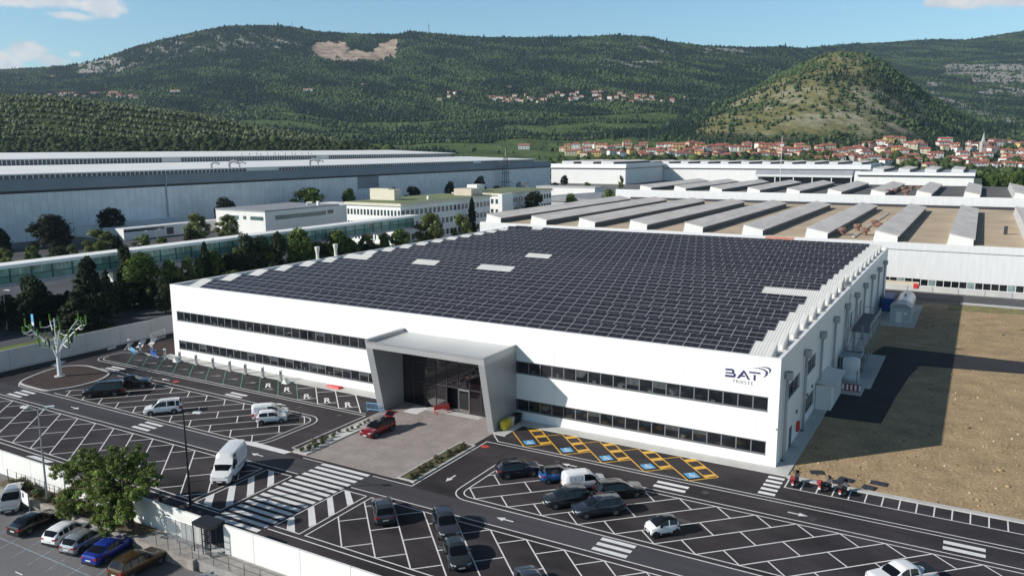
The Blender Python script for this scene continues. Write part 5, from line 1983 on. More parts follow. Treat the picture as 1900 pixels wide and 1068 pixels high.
# beside the footbridge
for a in (('pine', 'round', 'pine_tree', 'dark pine in front of the footbridge, left of the two great conifers', 58, 512, 76, -137),
          ('conifer', 'cone', 'conifer', 'tallest dark conifer in front of the footbridge, behind the wind tree', 163, 474, 104, -127),
          ('conifer', 'cone', 'conifer', 'broad dark conifer just left of the tallest one', 136, 540, 100, -125),
          ('conifer', 'cone', 'conifer', 'dark conifer just right of the tallest one', 196, 500, 46, -131),
          ('broad', 'round', 'green_tree', 'full green tree in front of the footbridge near the factory corner', 262, 468, 94, -137),
          ('pine', 'tall', 'conifer', 'dark conifer top behind the full green tree', 236, 455, 46, -139),
          ('pine', 'tall', 'conifer', 'slim dark conifer against the left corner of the factory', 303, 512, 44, -125),
          ('conifer', 'cone', 'conifer', 'dark conifer in front of the bridge glazing above the factory corner', 383, 447, 46, -139),
          ('dark', 'round', 'dark_shrub', 'dark tree low behind the left roof edge', 430, 468, 62, -138),
          ('pine', 'tall', 'dark_tree', 'first dark tree of the row behind the left roof edge', 462, 433, 54, -138),
          ('pine', 'tall', 'dark_tree', 'second dark tree of the row behind the left roof edge', 490, 438, 58, -137),
          ('pine', 'tall', 'dark_tree', 'third dark tree of the row behind the left roof edge', 521, 430, 52, -138),
          ('broad', 'round', 'green_tree', 'bright green tree between the dark conifers and the tall bridge pillar', 560, 421, 58, -138),
          ('dark', 'round', 'dark_shrub', 'dark low tree left of the tall bridge pillar', 594, 448, 48, -138),
          ('broad', 'round', 'green_tree', 'green tree close to the left of the tall bridge pillar', 633, 427, 64, -139),
          ('dark', 'round', 'dark_shrub', 'dark bush right of the tall bridge pillar', 690, 450, 50, -134),
          ('broad', 'round', 'green_tree', 'green tree right of the bridge end, left of two pale ones', 745, 424, 46, -136),
          ('light', 'loose', 'pale_tree', 'pale yellow-green tree right of the bridge end', 800, 393, 66, -138),
          ('light', 'loose', 'pale_tree', 'thin sparse tree near the far corner of the solar roof', 858, 396, 46, -132),
          ('conifer', 'cone', 'conifer', 'dark conifer in front of the long side of the cream office', 877, 365, 28, -147),
          ('dark', 'round', 'dark_tree', 'round dark tree before the rear office wing', 990, 354, 48, -147),
          ('broad', 'round', 'green_tree', 'round green tree at the right end of the rear office wing', 1058, 358, 30, -148),
          ('broad', 'round', 'green_tree', 'green bush left of the second saw-tooth hall', 1128, 351, 32, -135)):
    tree_px(a[0], a[1], a[2], a[3], a[4], a[5], a[6], X=a[7])
for a in (('dark', 'round', 'dark_tree', 'small round dark tree before the white hall to the right of the warehouse', 1046, 325, 16, 560),
          ('light', 'loose', 'pale_tree', 'small thin tree before the right end of that white hall', 1149, 325, 11, 520),
          ('light', 'loose', 'pale_bush', 'pale bush beside the small round dark tree', 1030, 338, 20, 470),
          ('broad', 'round', 'green_bush', 'green bush between the grey shed roof and the white hall', 1088, 338, 22, 470)):
    tree_px(a[0], a[1], a[2], a[3], a[4], a[5], a[6], Y=a[7])
rr_ = np.random.default_rng(3)
for k in range(16):
    cx = 1815 + 8.5 * k
    tree_px('broad', 'round', 'green_tree', 'green tree in the thicket at the right edge, below the village houses', cx, 318 + 8 * rr_.random() - (6 if k > 4 else 0), 22 + 12 * rr_.random(), Y=505 + 60 * rr_.random(),
            group='trees in the thicket at the right edge')

for k in range(24):
    cx = -10 + 17 * k + rr_.uniform(-6, 6)
    p_ = at(cx, 500, 0, rr_.uniform(-141, -132))
    tree(('dark', 'pine', 'conifer')[k % 3], ('round', 'round', 'cone')[k % 3], 'low_tree', 'dark low tree in the grove between the grey wall and the glazed footbridge', (p_[0], p_[1], 0), rr_.uniform(4.0, 6.5), rr_.uniform(2.3, 3.4), 'low dark trees of the grove before the footbridge')
for k in range(26):
    cx = 408 + 14.5 * k + rr_.uniform(-5, 5)
    p_ = at(cx, 500, 0, -131 + rr_.uniform(-3, 3))
    tree(('dark', 'pine', 'broad')[k % 3], 'round', 'low_tree', 'low bushy tree in the dense belt along the left side of the factory', (p_[0], p_[1], 0), rr_.uniform(3.5, 6.0), rr_.uniform(2.2, 3.2), 'bushy trees of the belt beside the factory')

for k in range(15):
    cx = 318 + 28 * k + rr_.uniform(-8, 8)
    tree_px(('broad', 'light', 'broad')[k % 3], ('round', 'loose', 'tall')[k % 3], 'green_tree', 'green broadleaf tree in the row along the front of the glazed footbridge', cx, np.interp(cx, [318, 720], [478, 428]) + rr_.uniform(-6, 8), rr_.uniform(34, 50), X=-139.2,
            group='green broadleaf trees along the footbridge')
for k in range(9):
    cx = 20 + 42 * k + rr_.uniform(-10, 10)
    tree_px(('light', 'broad', 'dark')[k % 3], ('loose', 'round', 'round')[k % 3], 'small_tree', 'small tree on the verge between the footbridge and the pale warehouse', cx, np.interp(cx, [0, 400], [452, 424]) + rr_.uniform(-6, 10), rr_.uniform(24, 38), X=-222,
            group='small trees on the verge behind the footbridge')

# the big tree at the lower left
def big_tree():
    r = np.random.default_rng(21)
    bx, by = -45.9, -41.2
    t = thing('leafy_tree', 'big leafy green tree leaning over the parked cars at the lower left', 'tree', (bx, by, 0))
    mb = MB()
    mb.tube([(0, 0, -.4), (-.1, 0, 1.2), (-.5, .1, 2.4), (-.9, 0, 3.6)], [.42, .34, .28, .2], 10)
    limbs = []
    def W(px, py, Y):
        p_ = at(px, py, 1, Y)
        return np.array((p_[0] - bx, Y - by, p_[2]))
    # clumps read from the photo's crown
    CL = [(245, 838, -41, 1.0), (262, 862, -40.2, 1.25), (280, 885, -41.4, 1.0), (225, 860, -42.2, 1.3), (195, 868, -41, 1.2), (160, 850, -42.4, 1.15), (125, 870, -42.4, 1.0), (105, 874, -41.4, .8),
          (145, 880, -40.6, 1.2), (180, 895, -42.6, 1.3), (215, 895, -41.2, 1.35), (250, 900, -42, 1.2), (270, 910, -40.8, 1.0), (130, 905, -42.2, 1.0), (120, 930, -42.8, .95), (140, 948, -42.4, 1.0),
          (160, 925, -42, 1.15), (190, 930, -42.6, 1.25), (220, 930, -42, 1.2), (240, 935, -42.4, 1.0), (205, 960, -43, 1.05), (185, 965, -43.4, .8), (232, 955, -42.8, .9), (210, 845, -41, 1.0), (140, 862, -41.5, 1.0),
          (198, 980, -43.6, .7), (118, 950, -42.6, .7), (176, 860, -40, 1.0), (240, 875, -40, 1.1), (205, 912, -40.2, 1.1), (160, 900, -40.3, 1.1)]
    P, N_, T_, S_ = [], [], [], []
    for i, (cx, cy, Y, rad) in enumerate(CL):
        c = W(cx, cy, Y)
        n = int(1500 * rad ** 2)
        d = r.normal(0, 1, (n, 3)); d /= np.linalg.norm(d, axis=1)[:, None]
        # each clump is a set of drooping sprays
        ns = 17
        sd = r.normal(0, 1, (ns, 3)); sd /= np.linalg.norm(sd, axis=1)[:, None]
        k = r.integers(0, ns, n)
        q = c + sd[k] * (rad * .72) + d * (rad * .33) * (r.random((n, 1)) ** .5) * np.array([1, 1, .7])
        P.append(q); N_.append(d * .5 + np.array([0, 0, .8]))
        lum = np.exp(r.normal(0, .28, n) + r.normal(0, .15, ns)[k] + r.normal(0, .12))
        T_.append(np.array((.135, .185, .045))[None] * lum[:, None])
        st = np.array((-.55, 0, 2.6 + .05 * (i % 7)))
        mid = (st + c) / 2 + np.array((0, 0, .25))
        mb.tube([tuple(st), tuple(mid), tuple(c)], [.13, .08, .03], 5)
    P, N_, T_ = np.concatenate(P), np.concatenate(N_), np.concatenate(T_)
    me = leaf_mesh('crown', P, N_, np.full(len(P), .09), T_, M['leaf'], 9, .5)
    link(bpy.data.objects.new('crown', me), t)
    mb.build('trunk', M['bark'], t)


big_tree()


# small planting
def shrub_proto(seed, n, tint, size=.09):
    r = np.random.default_rng(seed)
    d = r.normal(0, 1, (n, 3)); d /= np.linalg.norm(d, axis=1)[:, None]
    P = d * (r.random((n, 1)) ** .5) * np.array([.5, .5, .38]) + np.array([0, 0, .36])
    return leaf_mesh('leaves', P, d + np.array([0, 0, .4]), np.full(n, size), np.array(tint)[None] * np.exp(r.normal(0, .3, (n, 1))), M['leaf'], seed)


SH = [shrub_proto(31, 170, (.085, .10, .035)), shrub_proto(32, 170, (.12, .105, .045)), shrub_proto(33, 150, (.06, .085, .04))]
def shrub(x, y, z, s, label, group, k=0, name='shrub'):
    o = link(bpy.data.objects.new(name, SH[k % 3]), None, label=label, cat='shrub', group=group)
    o.location = (x, y, z); o.scale = (s, s, s); o.rotation_euler = (0, 0, RNG.uniform(0, 6))
    return o
for k in range(26):
    shrub(-31.2 + RNG.uniform(-.6, .6), -20.9 + .42 * k, .13, RNG.uniform(.35, .8), 'young shrub in the kerbed bed along the right side of the plaza', 'young shrubs in the right planting bed', k)
for k in range(7):
    shrub(-45.6 + RNG.uniform(-.5, .5), -20.8 + .55 * k, .13, RNG.uniform(.7, 1.2), 'bushy shrub at the near end of the pebble bed left of the plaza', 'bushy shrubs at the near end of the pebble bed', k)
for k in range(10):
    shrub(-45.6 + RNG.uniform(-.6, .6), -16.6 + .75 * k, .13, RNG.uniform(.35, .7), 'small shrub growing among the white pebbles left of the plaza', 'small shrubs among the white pebbles', k + 2)
for k in range(34):
    x = -64.5 + 19 * RNG.random()
    shrub(x, -41.3 + RNG.uniform(-.7, .9), .05, RNG.uniform(.5, 1.2), 'weedy bush on the bank between the white wall and the visitor cars', 'weedy bushes on the bank below the white wall', k)

# ------------------------------------------------------------------ villages
ROOFS = [mat('tile_red', (0.34, 0.115, 0.085), .85, var=.25, vscale=.3, objspace=True), mat('tile_terracotta', (0.40, 0.17, 0.125), .85, var=.25, vscale=.3, objspace=True), mat('tile_brown', (0.26, 0.10, 0.08), .85, var=.25, vscale=.3, objspace=True)]
WALLS = {'white': mat('plaster_white', (.78, .76, .72), .8), 'cream': mat('plaster_cream', (.66, .58, .42), .8), 'yellow': mat('plaster_yellow', (.68, .50, .20), .8), 'pink': mat('plaster_pink', (.62, .42, .34), .8), 'grey': mat('plaster_grey', (.42, .40, .38), .8)}


def house_proto(W, D, H, rh, hip, wallm, roofm, nwin):
    """gabled or hipped house; windows only on the side that faces down the valley"""
    parts = []
    mb = MB()
    mb.box(-W / 2, W / 2, -D / 2, D / 2, -4, H)
    if not hip:
        mb.add([(-W / 2, -D / 2, H), (-W / 2, D / 2, H), (-W / 2, 0, H + rh), (W / 2, -D / 2, H), (W / 2, D / 2, H), (W / 2, 0, H + rh)], [(0, 2, 1), (3, 4, 5)])
    parts.append(('wall', mb, [wallm]))
    o = .6
    mb = MB()
    hx = (W / 2 - rh * 1.2) if hip else W / 2 + o
    e = .25
    vs = [(-W / 2 - o, -D / 2 - o, H - .1), (W / 2 + o, -D / 2 - o, H - .1), (W / 2 + o, D / 2 + o, H - .1), (-W / 2 - o, D / 2 + o, H - .1), (-hx, 0, H + rh + .25), (hx, 0, H + rh + .25)]
    mb.add(vs, [(0, 1, 5, 4), (2, 3, 4, 5), (1, 2, 5), (3, 0, 4), (3, 2, 1, 0)])
    parts.append(('roof', mb, [roofm]))
    mb = MB()
    mb.box(W * .2, W * .2 + .8, .6, 1.4, H + rh * .4, H + rh + 1.0)
    parts.append(('chimney', mb, [WALLS['cream']]))
    for k in range(nwin):
        for f in range(2):
            x = -W / 2 + W * (k + .5) / nwin
            mb = MB(); mb.box(x - .5, x + .5, -D / 2 - .06, -D / 2 + .02, 1.0 + 2.9 * f, 2.4 + 2.9 * f)
            parts.append(('window', mb, [M['glass_dark']]))
    out = []
    for nm, mb, ms in parts:
        me = bpy.data.meshes.new(nm)
        me.from_pydata(mb.v, [], mb.f)
        for m_ in ms: me.materials.append(m_)
        me.update()
        out.append((nm, me))
    return out


HP = {}
def house(kind, ri, size, pos, rz, label, group, detail=True, name='house'):
    key = (kind, ri, size)
    if key not in HP:
        W, D, H, rh, hip = [(11, 9, 5.8, 2.0, False), (13, 10, 6.4, 2.2, True), (16, 9, 5.6, 2.0, False), (9, 8, 5.0, 1.8, False), (24, 10, 6.5, 2.1, False)][size]
        HP[key] = house_proto(W, D, H, rh, hip, WALLS[kind], ROOFS[ri], max(2, int(W / 4)))
    t = thing(name, label, 'house', tuple(pos), rz, group)
    for nm, me in HP[key]:
        if not detail and nm not in ('wall', 'roof'): continue
        link(bpy.data.objects.new(nm, me), t)
    return t


def on_hill(px, py, d0=870, d1=2700):
    dd = np.arange(d0, d1, 3.0)
    y = ysurf(np.full(dd.shape, float(px)), dd)
    i = np.argmax(y <= py)
    if y[i] > py: return None
    pt, _ = land(np.array([float(px)]), np.array([dd[i]]))
    return pt[0]


FACE = math.atan2(-CF[0], CF[1])     # turning a house's front to the survey point
def village(n, region, sep, label_of, group_of, d0, d1, detail, seed, kinds, sizes):
    r = np.random.default_rng(seed)
    pts = []
    tries = 0
    while len(pts) < n and tries < 9000:
        tries += 1
        px = r.uniform(*region[0]); py = r.uniform(0, 1)
        lo, hi = region[1](px)
        py = lo + (hi - lo) * py
        if any(((px - a) / sep[0]) ** 2 + ((py - b) / sep[1]) ** 2 < 1 for a, b in pts): continue
        pts.append((px, py))
    pts.sort(key=lambda p_: p_[1])
    for px, py in pts:
        P = on_hill(px, py, d0, d1)
        if P is None: continue
        kind = r.choice(kinds[0], p=kinds[1])
        s_ = int(r.choice(sizes[0], p=sizes[1]))
        ri = int(r.choice([0, 1, 2], p=[.5, .38, .12]))
        house(str(kind), ri, s_, P, FACE + r.choice([0, 0, .35, -.4, PI / 2 + .2, -.1]), label_of(kind, px), group_of(kind, px), detail)


def side(px): return 'near the church' if px > 1740 else ('under the grassy hill' if px > 1480 else 'at the left end of the village')
village(150, ((1045, 1905), lambda x: (np.interp(x, [1045, 1200, 1500, 1600, 1620, 1905], [274, 270, 277, 280, 262, 266]), np.interp(x, [1045, 1300, 1600, 1700, 1905], [293, 297, 304, 315, 316]))), (13, 5.2),
        lambda k, x: f'{k} red-roofed house in the valley village, {side(x)}', lambda k, x: f'{k} red-roofed houses {side(x)}', 872, 1500, True, 41,
        (['white', 'cream', 'yellow', 'pink', 'grey'], [.44, .28, .10, .10, .08]), ([0, 1, 2, 3], [.34, .22, .24, .2]))
village(52, ((905, 1262), lambda x: (np.interp(x, [905, 1040, 1130, 1262], [183, 174, 172, 184]), np.interp(x, [905, 1130, 1262], [192, 194, 194]))), (8, 3.2),
        lambda k, x: f'{k} house in the hillside village halfway up the far slope', lambda k, x: f'{k} houses of the hillside village', 1500, 2700, False, 42,
        (['white', 'cream', 'pink'], [.45, .35, .2]), ([0, 2, 3], [.4, .3, .3]))
village(5, ((815, 860), lambda x: (174, 190)), (10, 4), lambda k, x: f'{k} house in the small cluster left of the hillside village', lambda k, x: f'{k} houses of the small cluster', 1500, 2700, False, 43, (['white', 'cream'], [.6, .4]), ([0, 3], [.5, .5]))
village(15, ((86, 262), lambda x: (np.interp(x, [86, 262], [175, 176]), np.interp(x, [86, 262], [181, 186]))), (11, 4), lambda k, x: f'{k} house in the hamlet above the terraced hill on the left', lambda k, x: f'{k} houses of the hamlet above the terraces', 1300, 2700, False, 44, (['white', 'pink', 'grey'], [.5, .3, .2]), ([0, 2, 4], [.4, .3, .3]))
for px, py, s_, lab in ((326, 173, 4, 'long white terrace of houses above the hamlet on the left slope'), (100, 145, 0, 'lone white house high on the left slope'), (674, 161, 0, 'lone white house in the forest below the quarry'),
                        (572, 171, 4, 'lone long white house in the forest, left of the one below the quarry'), (945, 165, 3, 'lone white house above the hillside village'), (1268, 184, 3, 'lone white house right of the hillside village'),
                        (972, 277, 2, 'lone white house with a red roof in the fields left of the valley village')):
    P = on_hill(px, py, 870 if py > 250 else 1400, 2900)
    if P is not None: house('white', 1, s_, P, FACE, lab, None, True)
# church tower
P = on_hill(1822, 291, 872, 1500)
if P is not None:
    ch = thing('church_tower', 'stone church tower with a pointed grey spire above the village roofs', 'church tower', tuple(P), FACE)
    mb = MB(); mb.box(-2.9, 2.9, -2.9, 2.9, -3, 17); mb.build('tower', mat('tower_stone', (.48, .45, .40), .9, var=.1, vscale=.5), ch)
    mb = MB(); mb.box(-3.3, 3.3, -3.3, 3.3, 17, 17.6); mb.build('cornice', WALLS['cream'], ch)
    mb = MB(); mb.box(-2.5, 2.5, -2.5, 2.5, 17.6, 19); mb.lathe([(2.9, 19), (1.6, 24), (.1, 31)], (0, 0, 0), 8); mb.build('spire', mat('spire_grey', (.40, .40, .40), .8), ch)
    for dx in (-1.1, 1.1):
        mb = MB(); mb.box(dx - .5, dx + .5, -2.97, -2.9, 12, 15); mb.build('belfry_window', M['steel_dark'], ch)
# masts and pylons
for px, top, base, nm, lab, Xd in ((1447, 253, 335, 'lighting_mast', 'thin white mast rising over the second saw-tooth hall', 400),):
    p_ = at(px, 340, 1, Xd)
    zt = at(px, top, 1, Xd)[2]
    m_ = thing(nm, lab, 'mast', (p_[0], Xd, 0))
    mb = MB(); mb.tube([(0, 0, 0), (0, 0, zt)], [.22, .12], 6); mb.build('pole', M['white_paint'], m_)
for px, y0, y1, lab in ((796, 44, 62, 'tall lattice pylon on the ridge above the quarry, the right one'), (543, 40, 52, 'radio mast on the ridge left of the quarry'), (560, 42, 53, 'shorter radio mast next to the first on the ridge')):
    P = on_hill(px, y1 + 2, 2600, 3100)
    if P is None: continue
    m_ = thing('ridge_mast', lab, 'mast', tuple(P))
    hh = (y1 - y0) * 3000 / FPX * 1.15
    mb = MB()
    for sx, sy in ((-1, -1), (1, -1), (1, 1), (-1, 1)):
        mb.tube([(sx * 2.0, sy * 2.0, 0), (0, 0, hh)], .3, 4)
    if px == 796:
        mb.box(-5, 5, -.2, .2, hh * .62, hh * .62 + .6); mb.box(-4, 4, -.2, .2, hh * .8, hh * .8 + .6)
    mb.build('lattice', M['steel_dark'], m_)

# ------------------------------------------------------------------ vehicles
def paint(name, col, metal=0.0, rough=.22):
    return mat('car_paint_' + name, col, rough, metal, coat=.6, spec=.4)


PAINT = {'navy': paint('navy', (.010, .013, .030), .2), 'bright_blue': paint('bright_blue', (.02, .13, .40), .3), 'white': paint('white', (.78, .78, .79)), 'anthracite': paint('anthracite', (.028, .032, .040), .3),
         'blue_grey': paint('blue_grey', (.030, .038, .056), .3), 'black': paint('black', (.008, .008, .009)), 'grey': paint('grey', (.060, .062, .070), .4), 'slate': paint('slate', (.065, .072, .090), .4),
         'green_grey': paint('green_grey', (.045, .056, .060), .4), 'red': paint('red', (.22, .008, .016), .2), 'silver': paint('silver', (.42, .43, .46), .6), 'royal_blue': paint('royal_blue', (.012, .035, .30), .3),
         'brown': paint('brown', (.085, .048, .018), .4), 'black_roof': paint('black_roof', (.008, .008, .009))}

# silhouettes: x from the nose (0) to the tail, z of the upper outline; ws / roof / rear give the glass limits
SPECS = {
    'suv': dict(L=4.45, W=1.86, belt=1.06, z0=.24, pts=[(0, .60), (.05, .80), (.25, .94), (1.05, 1.05), (1.85, 1.52), (2.25, 1.63), (3.3, 1.64), (3.95, 1.56), (4.32, 1.12), (4.42, .95), (4.45, .60)], cab=(1.05, 1.95, 3.95, 4.32), wx=(.86, 3.55), wr=.36),
    'estate': dict(L=4.75, W=1.85, belt=1.02, z0=.24, pts=[(0, .55), (.05, .76), (.25, .88), (1.2, 1.02), (2.05, 1.50), (2.5, 1.61), (3.7, 1.62), (4.3, 1.55), (4.62, 1.10), (4.72, .9), (4.75, .55)], cab=(1.2, 2.15, 4.3, 4.62), wx=(.92, 3.72), wr=.35),
    'hatch': dict(L=4.1, W=1.76, belt=.94, z0=.20, pts=[(0, .52), (.05, .70), (.25, .82), (.98, .95), (1.75, 1.38), (2.15, 1.47), (3.0, 1.46), (3.6, 1.34), (3.98, .98), (4.07, .8), (4.1, .52)], cab=(.98, 1.82, 3.6, 3.98), wx=(.80, 3.32), wr=.32),
    'sedan': dict(L=4.65, W=1.82, belt=.93, z0=.19, pts=[(0, .50), (.05, .66), (.25, .78), (1.25, .93), (2.05, 1.34), (2.5, 1.43), (3.2, 1.41), (3.6, 1.32), (4.1, 1.02), (4.55, .98), (4.63, .85), (4.65, .50)], cab=(1.25, 2.1, 3.5, 4.1), wx=(.88, 3.70), wr=.33),
    'small': dict(L=3.6, W=1.65, belt=.98, z0=.20, pts=[(0, .55), (.05, .74), (.2, .86), (.75, .98), (1.40, 1.42), (1.7, 1.53), (2.8, 1.54), (3.2, 1.47), (3.48, 1.02), (3.57, .85), (3.6, .55)], cab=(.75, 1.45, 3.2, 3.48), wx=(.68, 2.98), wr=.29),
    'mini': dict(L=2.7, W=1.6, belt=1.0, z0=.22, pts=[(0, .58), (.04, .76), (.18, .9), (.48, 1.0), (1.05, 1.43), (1.35, 1.55), (2.1, 1.55), (2.42, 1.45), (2.62, 1.0), (2.68, .85), (2.7, .55)], cab=(.48, 1.1, 2.42, 2.62), wx=(.42, 2.29), wr=.31),
    'van': dict(L=4.35, W=1.83, belt=1.06, z0=.22, pts=[(0, .58), (.05, .80), (.25, .95), (.85, 1.08), (1.55, 1.62), (1.95, 1.80), (3.2, 1.84), (4.15, 1.80), (4.30, 1.70), (4.34, 1.0), (4.35, .55)], cab=(.85, 1.62, 4.15, 4.32), wx=(.84, 3.55), wr=.32),
    'mpv': dict(L=4.45, W=1.82, belt=1.03, z0=.22, pts=[(0, .58), (.05, .78), (.25, .92), (.95, 1.04), (1.65, 1.58), (2.0, 1.76), (3.3, 1.79), (4.2, 1.75), (4.38, 1.20), (4.43, .95), (4.45, .55)], cab=(.95, 1.7, 4.2, 4.38), wx=(.84, 3.55), wr=.32),
    'minibus': dict(L=5.1, W=1.95, belt=1.18, z0=.24, pts=[(0, .62), (.05, .9), (.2, 1.05), (.75, 1.2), (1.55, 1.78), (1.9, 1.95), (3.5, 1.97), (4.85, 1.94), (5.02, 1.75), (5.08, 1.1), (5.1, .6)], cab=(.75, 1.6, 4.85, 5.05), wx=(.95, 4.05), wr=.34),
    'transit': dict(L=5.85, W=2.06, belt=1.38, z0=.28, pts=[(0, .66), (.05, .92), (.25, 1.08), (.85, 1.30), (1.55, 2.0), (1.75, 2.30), (1.95, 2.66), (3.5, 2.74), (5.70, 2.74), (5.81, 2.68), (5.83, 1.2), (5.85, .7)], cab=(.85, 1.52, 5.75, 5.85), wx=(1.0, 4.6), wr=.35),
    'pickup': dict(L=5.3, W=1.85, belt=1.16, z0=.34, pts=[(0, .72), (.05, .95), (.25, 1.08), (1.3, 1.16), (2.05, 1.62), (2.4, 1.76), (3.1, 1.76), (3.45, 1.66), (3.72, 1.18), (5.22, 1.14), (5.28, 1.1), (5.3, .7)], cab=(1.3, 2.1, 3.42, 3.72), wx=(.95, 4.05), wr=.38),
}


def car(kind, name, label, cat, pos, head, col, roofcol=None, panel_van=False, rim='rim', trim=None, group=None, z=0.0, hatch_open=False, roof_rails=False):
    S = SPECS[kind]
    L_, W_, z0, belt = S['L'], S['W'], S['z0'], S['belt']
    tumble = {'transit': .10, 'van': .17, 'minibus': .17, 'mpv': .2}.get(kind, .27)
    pts = S['pts']
    a0, a1, b0, b1 = S['cab']
    t = thing(name, label, cat, (pos[0], pos[1], z), R(head), group)
    X = lambda s: L_ / 2 - s
    sx = sorted({round(s, 3) for s in [p_[0] for p_ in pts] + list(np.linspace(0.1, L_ - .1, 15)) + [a0, a1, b0, b1]})
    zt = np.interp(sx, [p_[0] for p_ in pts], [p_[1] for p_ in pts])
    P = []
    for s, top in zip(sx, zt):
        e = min(s, L_ - s)
        w = W_ / 2 * (1 - .16 * max(0, 1 - e / .55) ** 2)
        cabin = a0 < s < b1
        zb = min(belt + .03 * (s / L_), top - .005)
        zl = z0 + .10 * max(0, 1 - e / .3)
        g = max(0, top - zb)
        wr = w * .95 - g * tumble
        if g < .03:
            ring = [(0, zl), (w * .86, zl), (w * .965, zl + .1), (w, zl + .5 * (zb - zl)), (w * .985, zb - .13), (w * .94, zb - .03), (w * .86, top - .012), (w * .66, top + .002), (w * .35, top + .012), (0, top + .016)]
        else:
            ring = [(0, zl), (w * .86, zl), (w * .965, zl + .1), (w, zl + .5 * (zb - zl)), (w * .99, zb - .1), (w * .95, zb), (wr, top - .10 * min(1, g / .3)), (wr - (.09 if kind != 'transit' else .05), top - .025 * min(1, g / .3)), (wr * .5, top + .01), (0, top + .018)]
        P.append((s, ring))
    nr = len(P[0][1])
    body, glass_f, glass_r, glass_s, roof = MB(), MB(), MB(), [], MB()
    side = {1: MB(), -1: MB()}
    front_door_end = a1 + 1.15 if not panel_van else a1 + .95
    for sgn in (1, -1):
        for i in range(len(P) - 1):
            (s0, r0), (s1, r1) = P[i], P[i + 1]
            sm = (s0 + s1) / 2
            for k in range(nr - 1):
                q = [(X(s0), sgn * r0[k][0], r0[k][1]), (X(s0), sgn * r0[k + 1][0], r0[k + 1][1]), (X(s1), sgn * r1[k + 1][0], r1[k + 1][1]), (X(s1), sgn * r1[k][0], r1[k][1])]
                if sgn < 0: q = q[::-1]
                tgt = body
                if k in (7, 8) or (k == 6 and False):
                    if a0 < sm < a1 - .12: tgt = glass_f
                    elif b0 < sm < b1 and not (panel_van and kind == 'transit') and not (panel_van): tgt = glass_r
                if k == 5 and a0 + .55 * (a1 - a0) < sm < b0 - .05:
                    if not (panel_van and sm > front_door_end): tgt = side[sgn]
                if tgt is body and roofcol is not None and k >= 6 and a0 < sm < b1: tgt = roof
                tgt.add(q, [(0, 1, 2, 3)])
    for end in (0, -1):
        s, r = P[end]
        pts_ = [(X(s), y, zz_) for y, zz_ in r] + [(X(s), -y, zz_) for y, zz_ in r[-2:0:-1]]
        body.add(pts_, [tuple(range(len(pts_)))] if end else [tuple(range(len(pts_) - 1, -1, -1))])
    bo = body.build('body', PAINT[col], t)
    # weld and shade
    def weld(o, ang=40):
        bm = bmesh.new(); bm.from_mesh(o.data)
        bmesh.ops.remove_doubles(bm, verts=bm.verts, dist=.002)
        for f in bm.faces: f.smooth = True
        for e in bm.edges:
            if len(e.link_faces) == 2 and e.calc_face_angle(0) > R(ang): e.smooth = False
        bm.to_mesh(o.data); bm.free()
    weld(bo)
    for nm, m_, mt in (('windscreen', glass_f, M['car_glass']), ('rear_window', glass_r, M['car_glass']), ('side_window', side[1], M['car_glass']), ('side_window', side[-1], M['car_glass']), ('roof', roof, PAINT[roofcol] if roofcol else None)):
        if m_.v: weld(m_.build(nm, mt, t))
    hw = W_ / 2
    # pillars between the side windows, 4 mm proud
    for sgn in (1, -1):
        mb = MB()
        for s in ([a1 + (b0 - a1) * .42] if not panel_van else []) + ([b0 - .45] if kind in ('suv', 'estate', 'mpv', 'minibus', 'hatch') else []):
            i = max(j for j in range(len(P)) if P[j][0] <= s)
            (s0, r0), (s1, r1) = P[i], P[min(i + 1, len(P) - 1)]
            f = (s - s0) / max(1e-6, s1 - s0)
            lo = np.array(r0[5]) * (1 - f) + np.array(r1[5]) * f
            hi = np.array(r0[6]) * (1 - f) + np.array(r1[6]) * f
            mb.add([(X(s - .05), sgn * (lo[0] + .006), lo[1]), (X(s + .05), sgn * (lo[0] + .006), lo[1]), (X(s + .05), sgn * (hi[0] + .006), hi[1]), (X(s - .05), sgn * (hi[0] + .006), hi[1])], [(0, 1, 2, 3)])
        if mb.v: mb.build('pillar', M['black'] if col != 'white' else PAINT[col], t)
    wr = S['wr']
    for s in S['wx']:
        for sgn in (1, -1):
            e = min(s, L_ - s)
            y = hw * (1 - .16 * max(0, 1 - e / .55) ** 2)
            arch = MB()
            n = 16
            vs = [(X(s) + (wr + .075) * math.cos(a), sgn * (y + .004), wr + (wr + .075) * math.sin(a)) for a in np.linspace(-.25, PI + .25, n)]
            arch.add(vs, [tuple(range(n))])
            arch.build('wheel_arch', M['black'], t)
            w = thing('wheel', '', '')
            for k_ in ('label', 'category'): del w[k_]
            w.parent = t
            w.location = (X(s), sgn * (y - .10), wr)
            mb = MB()
            mb.tube([(0, -.115, 0), (0, -.10, 0), (0, .10, 0), (0, .115, 0)], [wr - .03, wr, wr, wr - .03], 20)
            mb.build('tyre', M['rubber'], w)
            mb = MB()
            mb.tube([(0, -sgn * .02, 0), (0, sgn * .125, 0)], [wr * .68, wr * .62], 16)
            for k in range(5):
                a = 2 * PI * k / 5
                c, s_ = math.cos(a), math.sin(a)
                mb.box(-.001, .001, 0, 0, 0, 0)
                mb.add([(c * .05 - s_ * .035, sgn * .132, s_ * .05 + c * .035), (c * .05 + s_ * .035, sgn * .132, s_ * .05 - c * .035), (c * wr * .6 + s_ * .025, sgn * .130, s_ * wr * .6 - c * .025), (c * wr * .6 - s_ * .025, sgn * .130, s_ * wr * .6 + c * .025)], [(0, 1, 2, 3)], 1)
            mb.build('rim', [M['rim_dark'], M[rim]], w)
    zt_f = lambda s: np.interp(s, [p_[0] for p_ in pts], [p_[1] for p_ in pts])
